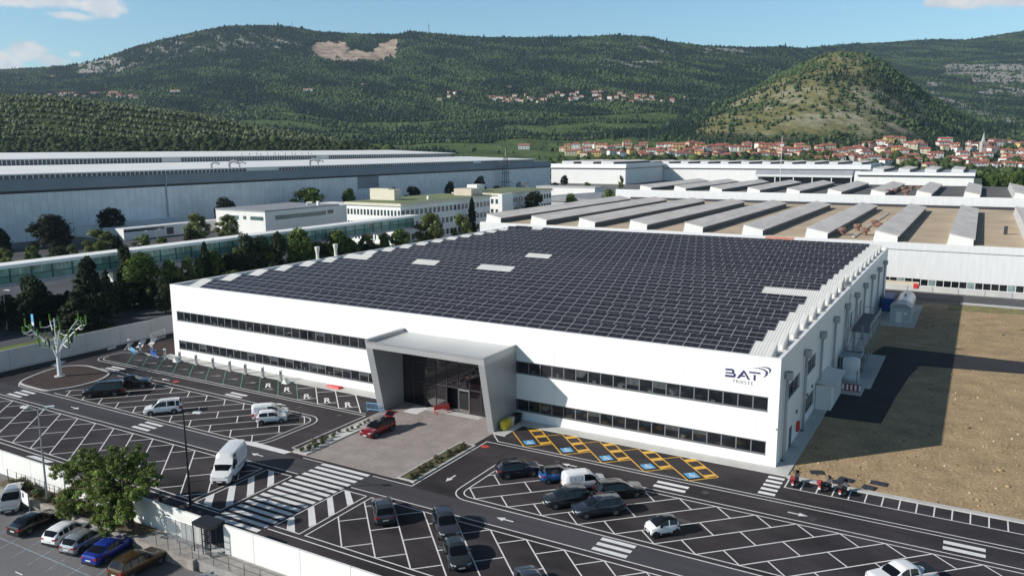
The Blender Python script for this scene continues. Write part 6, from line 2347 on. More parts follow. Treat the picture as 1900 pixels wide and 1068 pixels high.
    for sgn in (1, -1):
        mb = MB()      # headlamp wraps the corner
        zh = pts[2][1] - .06
        mb.add([(X(.02), sgn * hw * .52, zh - .16), (X(.10), sgn * hw * .86, zh - .15), (X(.42), sgn * hw * .962, zh - .02), (X(.36), sgn * hw * .955, zh + .05), (X(.12), sgn * hw * .87, zh + .0), (X(.015), sgn * hw * .52, zh - .05)],
               [(0, 1, 4, 5), (1, 2, 3, 4)])
        mb.v = [(v[0] + .03, v[1] * 1.015, v[2]) for v in mb.v]
        mb.build('headlight', M['lamp_glass'], t)
        mb = MB()
        zr_ = belt - .02 if kind not in ('van', 'minibus', 'transit') else belt - .1
        hgt = .2 if kind not in ('van', 'minibus', 'transit', 'mpv') else .42
        mb.add([(X(L_ - .02), sgn * hw * .55, zr_ - .05), (X(L_ - .05), sgn * hw * .86, zr_ - .05), (X(L_ - .34), sgn * hw * .975, zr_ + .0), (X(L_ - .34), sgn * hw * .975, zr_ - hgt * .7), (X(L_ - .05), sgn * hw * .88, zr_ - hgt), (X(L_ - .01), sgn * hw * .55, zr_ - hgt)],
               [(0, 1, 4, 5), (1, 2, 3, 4)])
        mb.v = [(v[0] - .035, v[1] * 1.02, v[2]) for v in mb.v]
        mb.build('taillight', M['tail_red'], t)
        mb = MB()
        ym_ = hw * .97
        mb.box(X(a1 - .15), X(a1 - .35), min(sgn * ym_, sgn * (ym_ + .2)), max(sgn * ym_, sgn * (ym_ + .2)), belt + .0, belt + .16)
        mb.build('mirror', M['black'] if col in ('white', 'black') else PAINT[col], t)
        mb = MB()      # sill and door line
        mb.add([(X(.95 * S['wx'][0] + .5), sgn * hw * .985, z0 + .05), (X(S['wx'][1] - .48), sgn * hw * .985, z0 + .05), (X(S['wx'][1] - .48), sgn * (hw + .004), z0 + .2), (X(.95 * S['wx'][0] + .5), sgn * (hw + .004), z0 + .2)], [(0, 1, 2, 3)])
        mb.build('sill', M['black'], t)
    mb = MB(); mb.box(X(-.025), X(.05), -hw * .62, hw * .62, z0 + .12, z0 + .32); mb.build('grille', M['black'], t)
    mb = MB(); mb.box(X(-.035), X(-.026), -.26, .26, z0 + .16, z0 + .27); mb.build('number_plate', M['plate'], t)
    mb = MB(); mb.box(X(L_ - .05), X(L_ + .02), -hw * .8, hw * .8, z0 + .02, z0 + .24); mb.build('rear_bumper', M['black'], t)
    mb = MB(); mb.box(X(L_ + .015), X(L_ + .03), -.26, .26, z0 + .36, z0 + .47); mb.build('number_plate', M['plate'], t)
    if roof_rails:
        for sgn in (1, -1):
            mb = MB(); y = (hw * .95 - (zt_f((a1 + b0) / 2) - belt) * tumble) - .05
            mb.tube([(X(a1 + .2), sgn * y, zt_f(a1 + .2) + .02), (X(a1 + .5), sgn * y, zt_f(a1 + .5) + .06), (X(b0 - .3), sgn * y, zt_f(b0 - .3) + .06), (X(b0 - .05), sgn * y, zt_f(b0 - .05) + .02)], .025, 5)
            mb.build('roof_rail', M['steel_dark'] if not trim else M[trim], t)
    if panel_van:      # pressed side panels and doors
        for sgn in (1, -1):
            mb = MB()
            zb_ = belt + .1
            sa, sb = front_door_end + .15, b0 - .15
            for q0, q1 in ((sa, (sa + sb) / 2 - .06), ((sa + sb) / 2 + .06, sb)):
                i0 = hw * .95 - (zt_f((q0 + q1) / 2) - belt) * .06
                g_ = zt_f((q0 + q1) / 2) - belt
                yA, yB = hw * .955 - .1 * tumble + .012, hw * .95 - g_ * .8 * tumble + .012
                mb.add([(X(q0), sgn * yA, zb_), (X(q1), sgn * yA, zb_), (X(q1), sgn * yB, belt + g_ * .8), (X(q0), sgn * yB, belt + g_ * .8)], [(0, 1, 2, 3)])
            mb.build('side_panel', mat('van_panel', (.66, .67, .70), .4), t)
            mb = MB(); mb.box(X(front_door_end), X(b1 - .5), sgn * hw * 1.002 - .01, sgn * hw * 1.002 + .01, belt - .42, belt - .34); mb.build('rub_strip', M['black'], t)
    if kind == 'pickup':
        mb = MB(); mb.box(X(3.85), X(5.2), -hw * .82, hw * .82, 1.12, 1.175); mb.build('load_bed', M['black'], t)
    if hatch_open:
        mb = MB()
        zz_ = zt_f(b0)
        mb.add([(X(b0 - .02), -hw * .62, zz_ + .02), (X(b0 - .02), hw * .62, zz_ + .02), (X(b0 + .75), hw * .7, zz_ + .45), (X(b0 + .75), -hw * .7, zz_ + .45), (X(b0 + 1.2), hw * .66, zz_ + .32), (X(b0 + 1.2), -hw * .66, zz_ + .32),
                (X(b0 - .02), -hw * .62, zz_ - .03), (X(b0 - .02), hw * .62, zz_ - .03), (X(b0 + .75), hw * .7, zz_ + .37), (X(b0 + .75), -hw * .7, zz_ + .37), (X(b0 + 1.2), hw * .66, zz_ + .25), (X(b0 + 1.2), -hw * .66, zz_ + .25)],
               [(0, 1, 2, 3), (3, 2, 4, 5), (7, 6, 9, 8), (8, 9, 11, 10), (1, 7, 8, 2), (0, 3, 9, 6), (2, 8, 10, 4), (3, 5, 11, 9), (4, 10, 11, 5)])
        tg = mb.build('tailgate', PAINT[col], t)
        mb = MB(); mb.add([(X(b0 + .1), -hw * .5, zz_ + .105), (X(b0 + .1), hw * .5, zz_ + .105), (X(b0 + .66), hw * .55, zz_ + .43), (X(b0 + .66), -hw * .55, zz_ + .43)], [(0, 1, 2, 3)])
        mb.v = [(v[0], v[1], v[2] + .01) for v in mb.v]
        mb.build('tailgate_window', M['car_glass'], tg)
        mb = MB(); mb.box(X(b0 + .12), X(L_ + .005), -hw * .7, hw * .7, .72, zz_ - .12); mb.build('boot_opening', M['black'], t)
    return t


def wc(f, r, side_, off=.82):
    """centre of a car from the feet of its two near wheels; side_: +1 if those wheels are on its left"""
    f, r = np.array(f), np.array(r)
    d = (f - r) / np.linalg.norm(f - r)
    n = np.array((-d[1], d[0]))
    return (f + r) / 2 - n * side_ * off


C_ = 'car'
# middle row, right of the entrance
car('suv', 'parked_car', 'dark navy SUV with black roof at the rounded left end of the right parking island', C_, wc((-20.6, -14.2), (-22.5, -16.1), -1), 45, 'navy', 'black_roof', roof_rails=True)
car('small', 'parked_car', 'bright blue small hatchback between the navy SUV and the white van', C_, wc((-16.75, -13.55), (-18.3, -15.1), -1), 45, 'bright_blue', 'black_roof')
car('van', 'parked_van', 'white delivery van parked beside the bright blue hatchback', 'van', wc((-13.3, -13.6), (-15.5, -15.75), -1, .85), 45, 'white', panel_van=True)
car('suv', 'parked_car', 'anthracite SUV facing the camera just left of the dark blue-grey estate', C_, wc((-15.2, -19.75), (-13.35, -17.75), 1), -135, 'anthracite', roof_rails=True)
car('estate', 'parked_car', 'dark blue-grey estate car facing the camera, beside the anthracite SUV', C_, wc((-11.95, -20.05), (-10.0, -18.1), 1), -135, 'blue_grey', roof_rails=True, trim='steel')
car('estate', 'parked_car', 'black estate car pointing towards the factory, behind the blue-grey estate', C_, wc((-9.75, -13.65), (-11.85, -15.75), -1), 45, 'black', roof_rails=True)
car('mini', 'parked_car', 'tiny white two-seater car with black roof and pillars, standing alone', C_, wc((-5.4, -20.45), (-4.1, -19.1), 1, .72), -134, 'white', 'black_roof', rim='rim_dark')
car('pickup', 'parked_pickup', 'white double-cab pickup cut by the bottom edge of the photo at the right', 'pickup', wc((12.6, -20.0), (14.9, -17.75), 1, .85), -135, 'white')
car('sedan', 'parked_car', 'dark navy car beyond the white pickup, only its roof in the picture', C_, (18.9, -19.3), -135, 'navy')
# front row, right lot
car('suv', 'parked_car', 'grey SUV seen from behind, alone in the bay nearest the zebra crossing', C_, (-28.05, -28.55), 135, 'grey', roof_rails=True)
car('suv', 'parked_car', 'slate blue-grey SUV facing the camera, rear one of two parked nose to tail', C_, (-21.65, -28.0), -45, 'slate', roof_rails=True)
car('hatch', 'parked_car', 'green-grey hatchback facing the camera, front one of two parked nose to tail', C_, (-17.95, -31.75), -45, 'green_grey')
car('sedan', 'parked_car', 'dark car at the bottom edge of the photo, right of the green-grey hatchback', C_, (-10.4, -33.0), -45, 'slate')
# left lot
car('minibus', 'parked_van', 'black minivan with tinted windows near the wind tree bed', 'van', wc((-84.35, -20.55), (-82.0, -18.2), 1, .88), -135, 'black')
car('pickup', 'parked_car', 'black pickup-like SUV just behind the black minivan', C_, wc((-82.4, -14.4), (-84.6, -16.1), -1, .85), 42, 'black')
car('mpv', 'parked_car', 'white high-roofed family van standing alone in the left parking island', C_, wc((-70.75, -21.1), (-69.0, -19.1), 1), -133, 'white', roof_rails=True)
car('van', 'parked_van', 'white delivery van behind the small white hatchback left of the plaza', 'van', (-57.3, -14.3), 45, 'white', panel_van=True)
car('small', 'parked_car', 'small white boxy hatchback next to the rounded right end of the left island', C_, wc((-54.6, -15.05), (-56.2, -16.75), -1, .78), 46, 'white')
car('transit', 'parked_van', 'tall white long-wheelbase van parked near the left hatched area', 'van', (-47.6, -28.9), -60, 'white', panel_van=True)
car('suv', 'parked_car', 'dark red SUV with its tailgate open on the entrance plaza', C_, (-42.2, -12.1), -93, 'red', 'black_roof', hatch_open=True, roof_rails=True)
# visitors' car park
V = LOT_Z
car('estate', 'parked_car', 'silver car cut by the left edge of the photo in the visitor car park', C_, (-61.3, -42.9), -38, 'silver', z=V)
car('sedan', 'parked_car', 'black saloon beside the white sign, seen from behind', C_, (-54.95, -44.2), 97, 'black', z=V)
car('hatch', 'parked_car', 'white hatchback seen from behind, between the black saloon and the silver hatchback', C_, (-50.55, -44.05), 102, 'white', z=V)
car('hatch', 'parked_car', 'silver hatchback seen from behind, between the white hatchback and the blue saloon', C_, (-47.75, -44.15), 102, 'silver', z=V)
car('sedan', 'parked_car', 'royal blue saloon seen from behind under the big tree', C_, (-44.5, -44.0), 101, 'royal_blue', z=V)
car('suv', 'parked_car', 'brown SUV cut by the bottom edge, beside the turnstile path', C_, (-40.2, -44.5), 94, 'brown', z=V, roof_rails=True)


M['case_red'] = mat('case_red', (.26, .02, .025), .4)


def scooter(name, label, pos, head, boxcol, top=True, screen=True):
    t = thing(name, label, 'motor scooter', (pos[0], pos[1], 0), R(head))
    for x, nm in ((.68, 'front'), (-.62, 'rear')):
        w = MB(); w.tube([(x, -.06, .28), (x, -.04, .28), (x, .04, .28), (x, .06, .28)], [.24, .28, .28, .24], 14); wo_ = w.build('wheel', M['rubber'], t)
        w = MB(); w.tube([(x, -.065, .28), (x, .065, .28)], .15, 10); w.build('rim', M['rim'], wo_)
    mb = MB()
    mb.add([(.45, -.2, .35), (-.85, -.17, .35), (-.95, -.15, .78), (-.3, -.2, .72), (.2, -.2, .42), (.5, -.22, .95), (.66, -.12, .95), (.62, -.14, .4)] + [(.45, .2, .35), (-.85, .17, .35), (-.95, .15, .78), (-.3, .2, .72), (.2, .2, .42), (.5, .22, .95), (.66, .12, .95), (.62, .14, .4)],
           [(0, 1, 2, 3, 4), (4, 5, 6, 7, 0), (12, 11, 10, 9, 8), (8, 15, 14, 13, 12), (0, 8, 9, 1), (1, 9, 10, 2), (2, 10, 11, 3), (3, 11, 12, 4), (4, 12, 13, 5), (5, 13, 14, 6), (6, 14, 15, 7), (7, 15, 8, 0)])
    mb.build('body', PAINT['anthracite'], t)
    mb = MB(); mb.extrude([(-.95, .79), (-.3, .73), (.05, .78), (.05, .84), (-.35, .86), (-.95, .92)], 1, -.16, .16); mb.build('seat', M['black'], t)
    mb = MB(); mb.tube([(.45, -.36, 1.02), (.55, -.12, 1.0), (.55, .12, 1.0), (.45, .36, 1.02)], .03, 6); mb.build('handlebar', M['steel_dark'], t)
    for s in (1, -1):
        mb = MB(); mb.tube([(.48, s * .28, 1.02), (.5, s * .36, 1.2)], .012, 4); mb.box(.47, .5, s * .36 - .07, s * .36 + .07, 1.17, 1.27); mb.build('mirror', M['black'], t)
    if screen:
        mb = MB(); mb.add([(.66, -.16, .98), (.66, .16, .98), (.5, .2, 1.38), (.5, -.2, 1.38)], [(0, 1, 2, 3)]); mb.build('windscreen', M['car_glass'], t)
    if top:
        boxcol = {'red': 'case_red'}.get(boxcol, boxcol)
        mb = MB(); mb.extrude([(-1.2, .92), (-.78, .92), (-.74, 1.08), (-.84, 1.22), (-1.12, 1.22), (-1.22, 1.1)], 1, -.22, .22); mb.build('top_case', M[boxcol], t)
    mb = MB(); mb.box(-1.0, -.96, -.1, .1, .55, .7); mb.build('taillight', M['red'], t)
    mb = MB(); mb.box(-1.02, -.985, -.1, .1, .34, .5); mb.build('number_plate', M['plate'], t)


scooter('parked_scooter', 'dark scooter with red top case in the first motorcycle bay from the left', (2.6, -3.35), 85, 'red')
scooter('parked_scooter', 'dark scooter with red top case and tall screen, middle of the three', (5.35, -3.15), 65, 'red')
scooter('parked_scooter', 'black scooter without top case and with a red tail, rightmost of the three', (6.95, -3.3), 80, 'black', True)

# ------------------------------------------------------------------ street furniture
# wind tree
def wind_tree():
    ox, oy = -97.9, -16.45
    t = thing('wind_tree', 'white metal wind tree with green leaf turbines on the dark soil bed', 'wind turbine tree', (ox, oy, .1))
    mb = MB()
    for k in range(4):
        a = PI / 4 + k * PI / 2
        mb.tube([(.22 * math.cos(a), .22 * math.sin(a), 0), (.16 * math.cos(a), .16 * math.sin(a), 2.6), (.12 * math.cos(a), .12 * math.sin(a), 4.2)], [.13, .10, .06], 8)
    mb.tube([(0, 0, 2), (0, 0, 8.6)], [.12, .07], 8)
    mb.build('trunk', M['white_paint'], t)
    mb = MB(); mb.lathe([(.75, 0), (.75, .12), (.4, .2)], (0, 0, 0), 12); mb.build('base_plate', M['concrete'], t)
    r = np.random.default_rng(12)
    vdir = np.array((CR[0], CR[1]))
    leaves = []
    for k in range(6):
        a = math.atan2(vdir[1], vdir[0]) + k * PI / 3 + .15
        c, s = math.cos(a), math.sin(a)
        L_ = 4.5
        pts = []
        for u in np.linspace(0, 1, 8):
            rr = .15 + L_ * (u ** 1.25) * .80
            pts.append((c * rr, s * rr, 3.0 + 4.6 * u ** .8))
        mb = MB(); mb.tube(pts, [.11, .10, .09, .085, .08, .07, .06, .05], 7); b = mb.build('branch', M['white_paint'], t)
        for j, u in enumerate((2, 3, 5, 6, 7)):
            p = np.array(pts[u])
            for q in ((-1, 1) if j in (1, 3) else (1 if j % 2 else -1,)):
                a2 = a + q * r.uniform(.6, 1.2)
                ln = r.uniform(.9, 1.5)
                e = p + np.array((math.cos(a2) * ln, math.sin(a2) * ln, r.uniform(-.3, .35)))
                m_ = (p + e) / 2 + np.array((0, 0, -.18))
                mb = MB(); mb.tube([tuple(p), tuple(m_), tuple(e)], [.05, .045, .035], 5); mb.build('twig', M['white_paint'], t)
                leaves.append(e)
        leaves.append(np.array(pts[-1]) + np.array((.2 * c, .2 * s, .15)))
    for e in leaves:
        mb = MB()      # two half shells about a vertical axle
        h = .85
        for ph in (0, PI):
            prev = None
            for u in np.linspace(0, PI, 7):
                w = .17
                x, y = w * .5 * (1 - math.cos(u)) * math.cos(ph), w * .5 * math.sin(u)
                x2, y2 = x * math.cos(.6) - y * math.sin(.6), x * math.sin(.6) + y * math.cos(.6)
                if ph: y2 = -y2
                cur = (x2, y2)
                if prev:
                    mb.add([(e[0] + prev[0], e[1] + prev[1], e[2] - .1), (e[0] + cur[0], e[1] + cur[1], e[2] - .1), (e[0] + cur[0] * .8, e[1] + cur[1] * .8, e[2] + h), (e[0] + prev[0] * .8, e[1] + prev[1] * .8, e[2] + h)], [(0, 1, 2, 3)])
                prev = cur
        mb.build('turbine_leaf', M['green_leaf'] if r.random() < .65 else M['green_dark'], t)


wind_tree()
# charging posts
for i, x in enumerate((-104.2, -100.4, -97.1, -93.4, -89.9, -86.1, -82.3, -78.6, -75.3, -71.7, -68.1)):
    y = -2.15 if i > 3 else (-.95, -1.55, -1.85, -2.2)[i]
    t = thing('charging_post', f'slim grey electric car charging post, {ORD(i)} of the row counted from the left', 'charging post', (x, y, .0), 0, 'charging posts along the facade')
    mb = MB(); mb.box(-.17, .17, -.12, .12, .1, 1.5); mb.build('housing', M['steel'], t)
    mb = MB(); mb.box(-.19, .19, -.14, .14, 1.5, 1.62); mb.build('cap', M['white_paint'], t)
    mb = MB(); mb.box(-.12, .12, -.135, -.121, .95, 1.4); mb.build('display', M['black'], t)
    mb = MB(); mb.box(-.22, .22, -.18, .18, .0, .11); mb.build('plinth', M['concrete'], t)
for x, y, nm in ((-90.2, -2.6, 'a'), (-66.6, -2.7, 'b')):
    mb = MB(); mb.extrude([(-.55, 0), (.55, 0), (.0, .75)], 1, -.35, .35)
    o = mb.build('concrete_marker', M['white_wall'], label='small pale concrete wedge on the kerb ' + ('near the left corner of the factory' if nm == 'a' else 'beside the reserved bays'), cat='kerb block')
    o.location = (x, y, .02)


def barrier(name, label, pos, rz, m_, L_=2.2, H_=1.05, boards=False):
    t = thing(name, label, 'barrier', (pos[0], pos[1], .06), R(rz))
    mb = MB()
    mb.tube([(-L_ / 2, 0, .15), (-L_ / 2, 0, H_), (L_ / 2, 0, H_), (L_ / 2, 0, .15)], .04, 6)
    mb.tube([(-L_ / 2, 0, .22), (L_ / 2, 0, .22)], .035, 6)
    mb.build('frame', m_, t)
    for k in range(11):
        x = -L_ / 2 + L_ * (k + 1) / 12
        mb = MB(); mb.tube([(x, 0, .22), (x, 0, H_)], .018, 5); mb.build('bar', m_, t)
    for s in (-1, 1):
        mb = MB(); mb.tube([(s * L_ * .4, -.35, .02), (s * L_ * .4, 0, .16), (s * L_ * .4, .35, .02)], .035, 5); mb.build('foot', m_, t)
    if boards:
        mb = MB(); mb.box(-L_ / 2, L_ / 2, -.03, .03, .5, .9); mb.build('board', m_, t)
    return t


barrier('crowd_barrier', 'light blue crowd barrier at the left foot of the entrance portal', (-47.6, -6.3), 10, M['blue_light'])
barrier('crowd_barrier', 'red crowd barrier standing askew in front of the entrance doors', (-39.9, -2.6), 55, M['red'], 2.0, 1.1, True)
barrier('crowd_barrier', 'bright blue barrier lying against the charging posts near the soil bed', (-95.4, -2.75), -14, M['blue'], 2.6, 1.3, True)
barrier('crowd_barrier', 'turquoise barrier collapsed on the kerb at the rounded end of the green bays', (-100.6, -2.75), -20, M['blue_light'], 2.6, .7, True)
barrier('site_fence', 'white mesh fence panels standing by the grey wall at the factory corner', (-105.1, 5.2), 112, M['white_paint'], 4.2, 1.6)
mb = MB(); mb.add([(-1.3, -.3, .02), (1.2, -.5, .02), (1.4, .4, .02), (-1.0, .5, .02), (-1.2, -.2, .3), (1.0, -.3, .25), (1.2, .3, .28), (-.8, .35, .22)], [(0, 1, 2, 3), (4, 5, 6, 7), (0, 1, 5, 4), (1, 2, 6, 5), (2, 3, 7, 6), (3, 0, 4, 7)])
o = mb.build('folded_tarpaulin', M['red'], label='red folded barrier lying on the pavement against the facade', cat='tarpaulin'); o.location = (-59.0, -1.1, .1)
for i, (x, y, m_, lab) in enumerate(((-29.95, -4.2, 'yellow', 'yellow wheeled waste bin, nearest the camera beside the portal'), (-30.0, -3.4, 'yellow', 'yellow wheeled waste bin, second beside the portal'), (-29.95, -2.6, 'cream_bin', 'cream wheeled waste bin beside the yellow ones'),
                                    (-29.95, -1.75, 'black', 'black wheeled waste bin beside the cream one'), (-29.95, -.85, 'black', 'black wheeled waste bin in the corner against the facade'))):
    if m_ == 'cream_bin' and 'cream_bin' not in M: M['cream_bin'] = mat('cream_bin', (.62, .58, .46), .5)
    t = thing('waste_bin', lab, 'waste bin', (x, y, .1), 0)
    mb = MB(); mb.add([(-.25, -.28, .08), (.25, -.28, .08), (.25, .28, .08), (-.25, .28, .08), (-.32, -.34, 1.0), (.32, -.34, 1.0), (.32, .34, 1.0), (-.32, .34, 1.0)], [(3, 2, 1, 0), (4, 5, 6, 7), (0, 1, 5, 4), (1, 2, 6, 5), (2, 3, 7, 6), (3, 0, 4, 7)]); mb.build('bin_body', M[m_], t)
    mb = MB(); mb.extrude([(-.36, 1.002), (.36, 1.002), (.30, 1.1), (-.36, 1.06)], 1, -.38, .38); mb.build('lid', M[m_], t)
    for s in (-1, 1):
        mb = MB(); mb.tube([(-.2, s * .3, .1), (-.2, s * .36, .1)], .1, 8); mb.build('wheel', M['rubber'], t)


def lamp(name, label, pos, h, arms, m_, base_z=0.0, hang=.9):
    t = thing(name, label, 'street lamp', (pos[0], pos[1], base_z))
    mb = MB(); mb.tube([(0, 0, 0), (0, 0, 1.2), (0, 0, h - .1)], [.13, .11, .06], 8); mb.build('pole', m_, t)
    mb = MB(); mb.box(-.25, .25, -.25, .25, -.05, .06); mb.build('foot_plate', M['steel_dark'], t)
    for dx, dy in arms:
        mb = MB(); mb.tube([(0, 0, h - .15), (dx * .5, dy * .5, h), (dx, dy, h + .02)], .04, 5); mb.build('arm', m_, t)
        n = np.array((dx, dy)) / math.hypot(dx, dy); p = np.array((-n[1], n[0]))
        mb = MB()
        c0, c1 = np.array((dx, dy)), np.array((dx, dy)) + n * .75
        mb.prism([tuple(c0 - p * .13), tuple(c1 - p * .17), tuple(c1 + p * .17), tuple(c0 + p * .13)], h - .03, h + .10)
        mb.build('lantern', M['white_paint'] if hang > .5 else M['steel'], t)
    return t


lamp('street_lamp', 'tall grey lamp post with two white lanterns, left of the big tree', (-58.3, -41.3), 9.6, ((-1.0, -.3), (.35, .5)), M['steel'], -.75)
lamp('street_lamp', 'tall thin black lamp post at the edge of the hatched area', (-44.85, -35.8), 9.1, ((.9, .35),), M['black'])
for i, (px, top, X, lab) in enumerate(((1, 538, -137, 'grey lamp post at the left edge beyond the grey wall'), (272, 428, -234, 'tall grey lamp post on the lane by the low annex'), (297, 425, -238, 'grey lamp post behind the first one on the lane by the annex'),
                                      (258, 452, -205, 'short lamp showing over the footbridge roof'), (589, 439, -150, 'lamp post among the trees left of the bridge pillar'), (395, 466, -150, 'lamp post among the dark conifers above the factory corner'))):
    p_ = at(px, 500, 0, X)
    hd = np.linalg.norm(p_[:2] - CAM[:2]); d = ray(px, top)
    zt = CAM[2] + d[2] * hd / np.linalg.norm(d[:2])
    lamp('street_lamp', lab, (p_[0], p_[1]), max(3, zt), ((.9, .2),), M['steel'])
# signs
t = thing('parking_sign', 'white rectangular sign on two posts above the black saloon', 'sign', (-58.9, -43.0, LOT_Z), R(-8))
mb = MB(); mb.box(-.75, .75, -.03, .03, .75, 1.95); mb.build('panel', M['white_paint'], t)
for s in (-1, 1):
    mb = MB(); mb.tube([(s * .68, .06, 0), (s * .68, .06, 1.9)], .035, 6); mb.build('post', M['steel'], t)
mb = MB(); mb.box(-.5, -.12, -.04, -.031, 1.35, 1.8); mb.build('pictogram', M['black'], t)
t = thing('blue_sign', 'small blue sign on a post between the wind tree and the dark conifers', 'sign', (-127.5, -3.4, 0), 0)
mb = MB(); mb.tube([(0, 0, 0), (0, 0, 4.0)], .05, 6); mb.build('post', M['steel'], t)
mb = MB(); mb.box(-.35, .35, -.1, -.05, 1.9, 4.0); mb.build('panel', M['blue_light'], t)
mb = MB(); mb.box(-.35, .35, -.11, -.101, 2.0, 2.6); mb.build('white_field', M['white_paint'], t)


# turnstile
def turnstile():
    t = thing('turnstile', 'black full-height pedestrian turnstile set in the white wall', 'turnstile', (-36.45, -40.55, 0))
    mb = MB(); mb.prism([(-1.05, -.75), (1.05, -.75), (1.15, -.3), (1.15, .75), (-1.05, .75), (-1.15, .3)], 2.35, 2.65); mb.build('canopy', M['black'], t)
    for x, y in ((-1.0, -.7), (1.0, -.7), (1.0, .7), (-1.0, .7), (.05, -.7), (.05, .7)):
        mb = MB(); mb.tube([(x, y, 0), (x, y, 2.35)], .05, 6); mb.build('post', M['black'], t)
    mb = MB(); mb.tube([(-.45, 0, 0), (-.45, 0, 2.35)], .07, 8); ro = mb.build('rotor', M['steel'], t)
    for k in range(11):
        z = .25 + .19 * k
        mb = MB()
        for a in (.3, .3 + 2 * PI / 3, .3 + 4 * PI / 3):
            mb.tube([(-.45, 0, z), (-.45 + .5 * math.cos(a), .5 * math.sin(a), z)], .022, 5)
        mb.build('rotor_arm', M['steel'], ro)
    for k in range(9):
        mb = MB(); mb.tube([(.3 + .08 * k, -.7, .1), (.3 + .08 * k, -.7, 2.3)], .02, 4); mb.build('cage_bar', M['black'], t)
    for z in (.6, 1.2, 1.8):
        mb = MB(); mb.box(.05, 1.0, -.73, -.67, z, z + .06); mb.build('cage_rail', M['black'], t)
    mb = MB(); mb.box(-1.1, 1.1, -.8, .8, 0.02, .05); mb.build('floor_plate', M['concrete'], t)


turnstile()
# glazed fence and railings outside the wall
t = thing('mesh_fence', 'tall grey mesh fence panel leading to the turnstile', 'fence', (-41.2, -41.0, 0))
mesh_m = bpy.data.materials.new('wire_mesh'); mesh_m.use_nodes = True
nt = mesh_m.node_tree; b = nt.nodes['Principled BSDF']; b.inputs['Base Color'].default_value = (.25, .27, .29, 1); b.inputs['Alpha'].default_value = .28
for k in range(3):
    mb = MB(); mb.box(1.25 * k + .03, 1.25 * k + 1.22, -.01, .01, .15, 2.1); mb.build('mesh_panel', mesh_m, t)
    mb = MB(); mb.tube([(1.25 * k, 0, 0), (1.25 * k, 0, 2.15)], .03, 6); mb.build('post', M['steel'], t)
mb = MB(); mb.tube([(0, 0, 2.13), (3.75, 0, 2.13)], .025, 5); mb.build('top_rail', M['steel'], t)
t = thing('railing', 'thin steel railing along the paved path below the white wall, right of the turnstile', 'railing', (-36.0, -42.0, 0))
for k in range(9):
    x = 1.75 * k
    mb = MB(); mb.tube([(x, 0, 0), (x, 0, 1.15)], .028, 6); mb.build('post', M['rail_grey'], t)
for z in (.6, 1.12):
    mb = MB(); mb.tube([(0, 0, z), (14, 0, z)], .02, 5); mb.build('rail', M['rail_grey'], t)
mb = MB()
for k in range(8):
    mb.tube([(1.75 * k, .0, .58), (1.75 * k + 1.75, .0, .1 if k % 2 else .58)], .012, 4)
mb.build('brace', M['rail_grey'], t)
t = thing('railing', 'short steel railing on the kerb between the path and the brown SUV', 'railing', (-41.0, -42.2, .1))
for k in range(4):
    mb = MB(); mb.tube([(1.5 * k, 0, 0), (1.5 * k, 0, 1.1)], .028, 6); mb.build('post', M['rail_grey'], t)
mb = MB(); mb.tube([(0, 0, 1.08), (4.5, 0, 1.08)], .02, 5); mb.build('rail', M['rail_grey'], t)
t = thing('wire_fence', 'low wire fence on the bank below the white wall, left of the big tree', 'fence', (-65.5, -41.0, 0))
for k in range(10):
    mb = MB(); mb.tube([(1.6 * k, 0, 0), (1.6 * k, 0, 1.35)], .04, 6); mb.build('post', M['steel_dark'], t)
for z in (.45, .9, 1.3):
    mb = MB(); mb.tube([(0, 0, z), (14.4, 0, z)], .012, 4); mb.build('wire', M['steel_dark'], t)
mb = MB()
for k in range(7):
    a = .5 * k
    mb.tube([(-35.3 + .25 * k, -42.9 + .12 * k, LOT_Z + .1), (-34.6 + .25 * k, -42.2 + .1 * k, LOT_Z + .25 + .1 * (k % 3))], .05, 5)
mb.build('scrap_pile', M['steel'], label='heap of loose metal bars beside the red stripe at the foot of the path', cat='scrap heap')

# ------------------------------------------------------------------ equipment on the right side of the factory
t = thing('equipment_shed', 'grey lean-to shed against the side wall next to the white tank', 'shed', (.08, 21.7, .11))
mb = MB(); mb.box(0, 1.85, 0, 8.0, 0, 3.1); mb.build('wall', M['white_wall'], t)
mb = MB(); mb.extrude([(-.05, 3.35), (2.35, 3.12), (2.35, 3.22), (-.05, 3.47)], 1, -.3, 8.3); mb.build('roof', M['roof_white'], t)
for y in (1.8, 3.9, 6.0):
    mb = MB(); mb.box(1.86, 1.92, y, y + 1.5, .2, 2.5); mb.build('door_panel', M['frame_white'], t)
t = thing('white_tank', 'white round plastic tank beside the steel stairs', 'tank', (2.35, 35.6, .13))
mb = MB(); mb.lathe([(1.12, 0), (1.14, 1.1), (1.12, 1.14), (1.14, 1.18), (1.14, 2.95), (1.05, 3.12), (.4, 3.3), (.3, 3.4), (.02, 3.42)], (0, 0, .35), 22); mb.build('vessel', mat('tank_white', (.62, .66, .70), .4), t, smooth=True)
mb = MB(); mb.box(-1.3, 1.3, -1.3, 1.3, 0, .35); mb.build('plinth', M['concrete'], t)
mb = MB(); mb.tube([(1.0, -1.2, .4), (1.0, -1.45, .4), (1.0, -1.45, 2.2)], .09, 6); mb.build('pipe', M['steel'], t)
t = thing('site_barrier', 'red and white striped site barrier in front of the white tank', 'barrier', (3.0, 31.7, .0))
for k in range(9):
    mb = MB(); mb.box(-1.15 + .26 * k, -.93 + .26 * k, -.03, .03, .25, 1.0); mb.build('slat', M['case_red'] if k % 2 else M['white_paint'], t)
mb = MB(); mb.box(-1.2, 1.2, -.04, .04, 1.0, 1.1); mb.box(-1.2, 1.2, -.04, .04, .15, .25); mb.build('frame', M['case_red'], t)
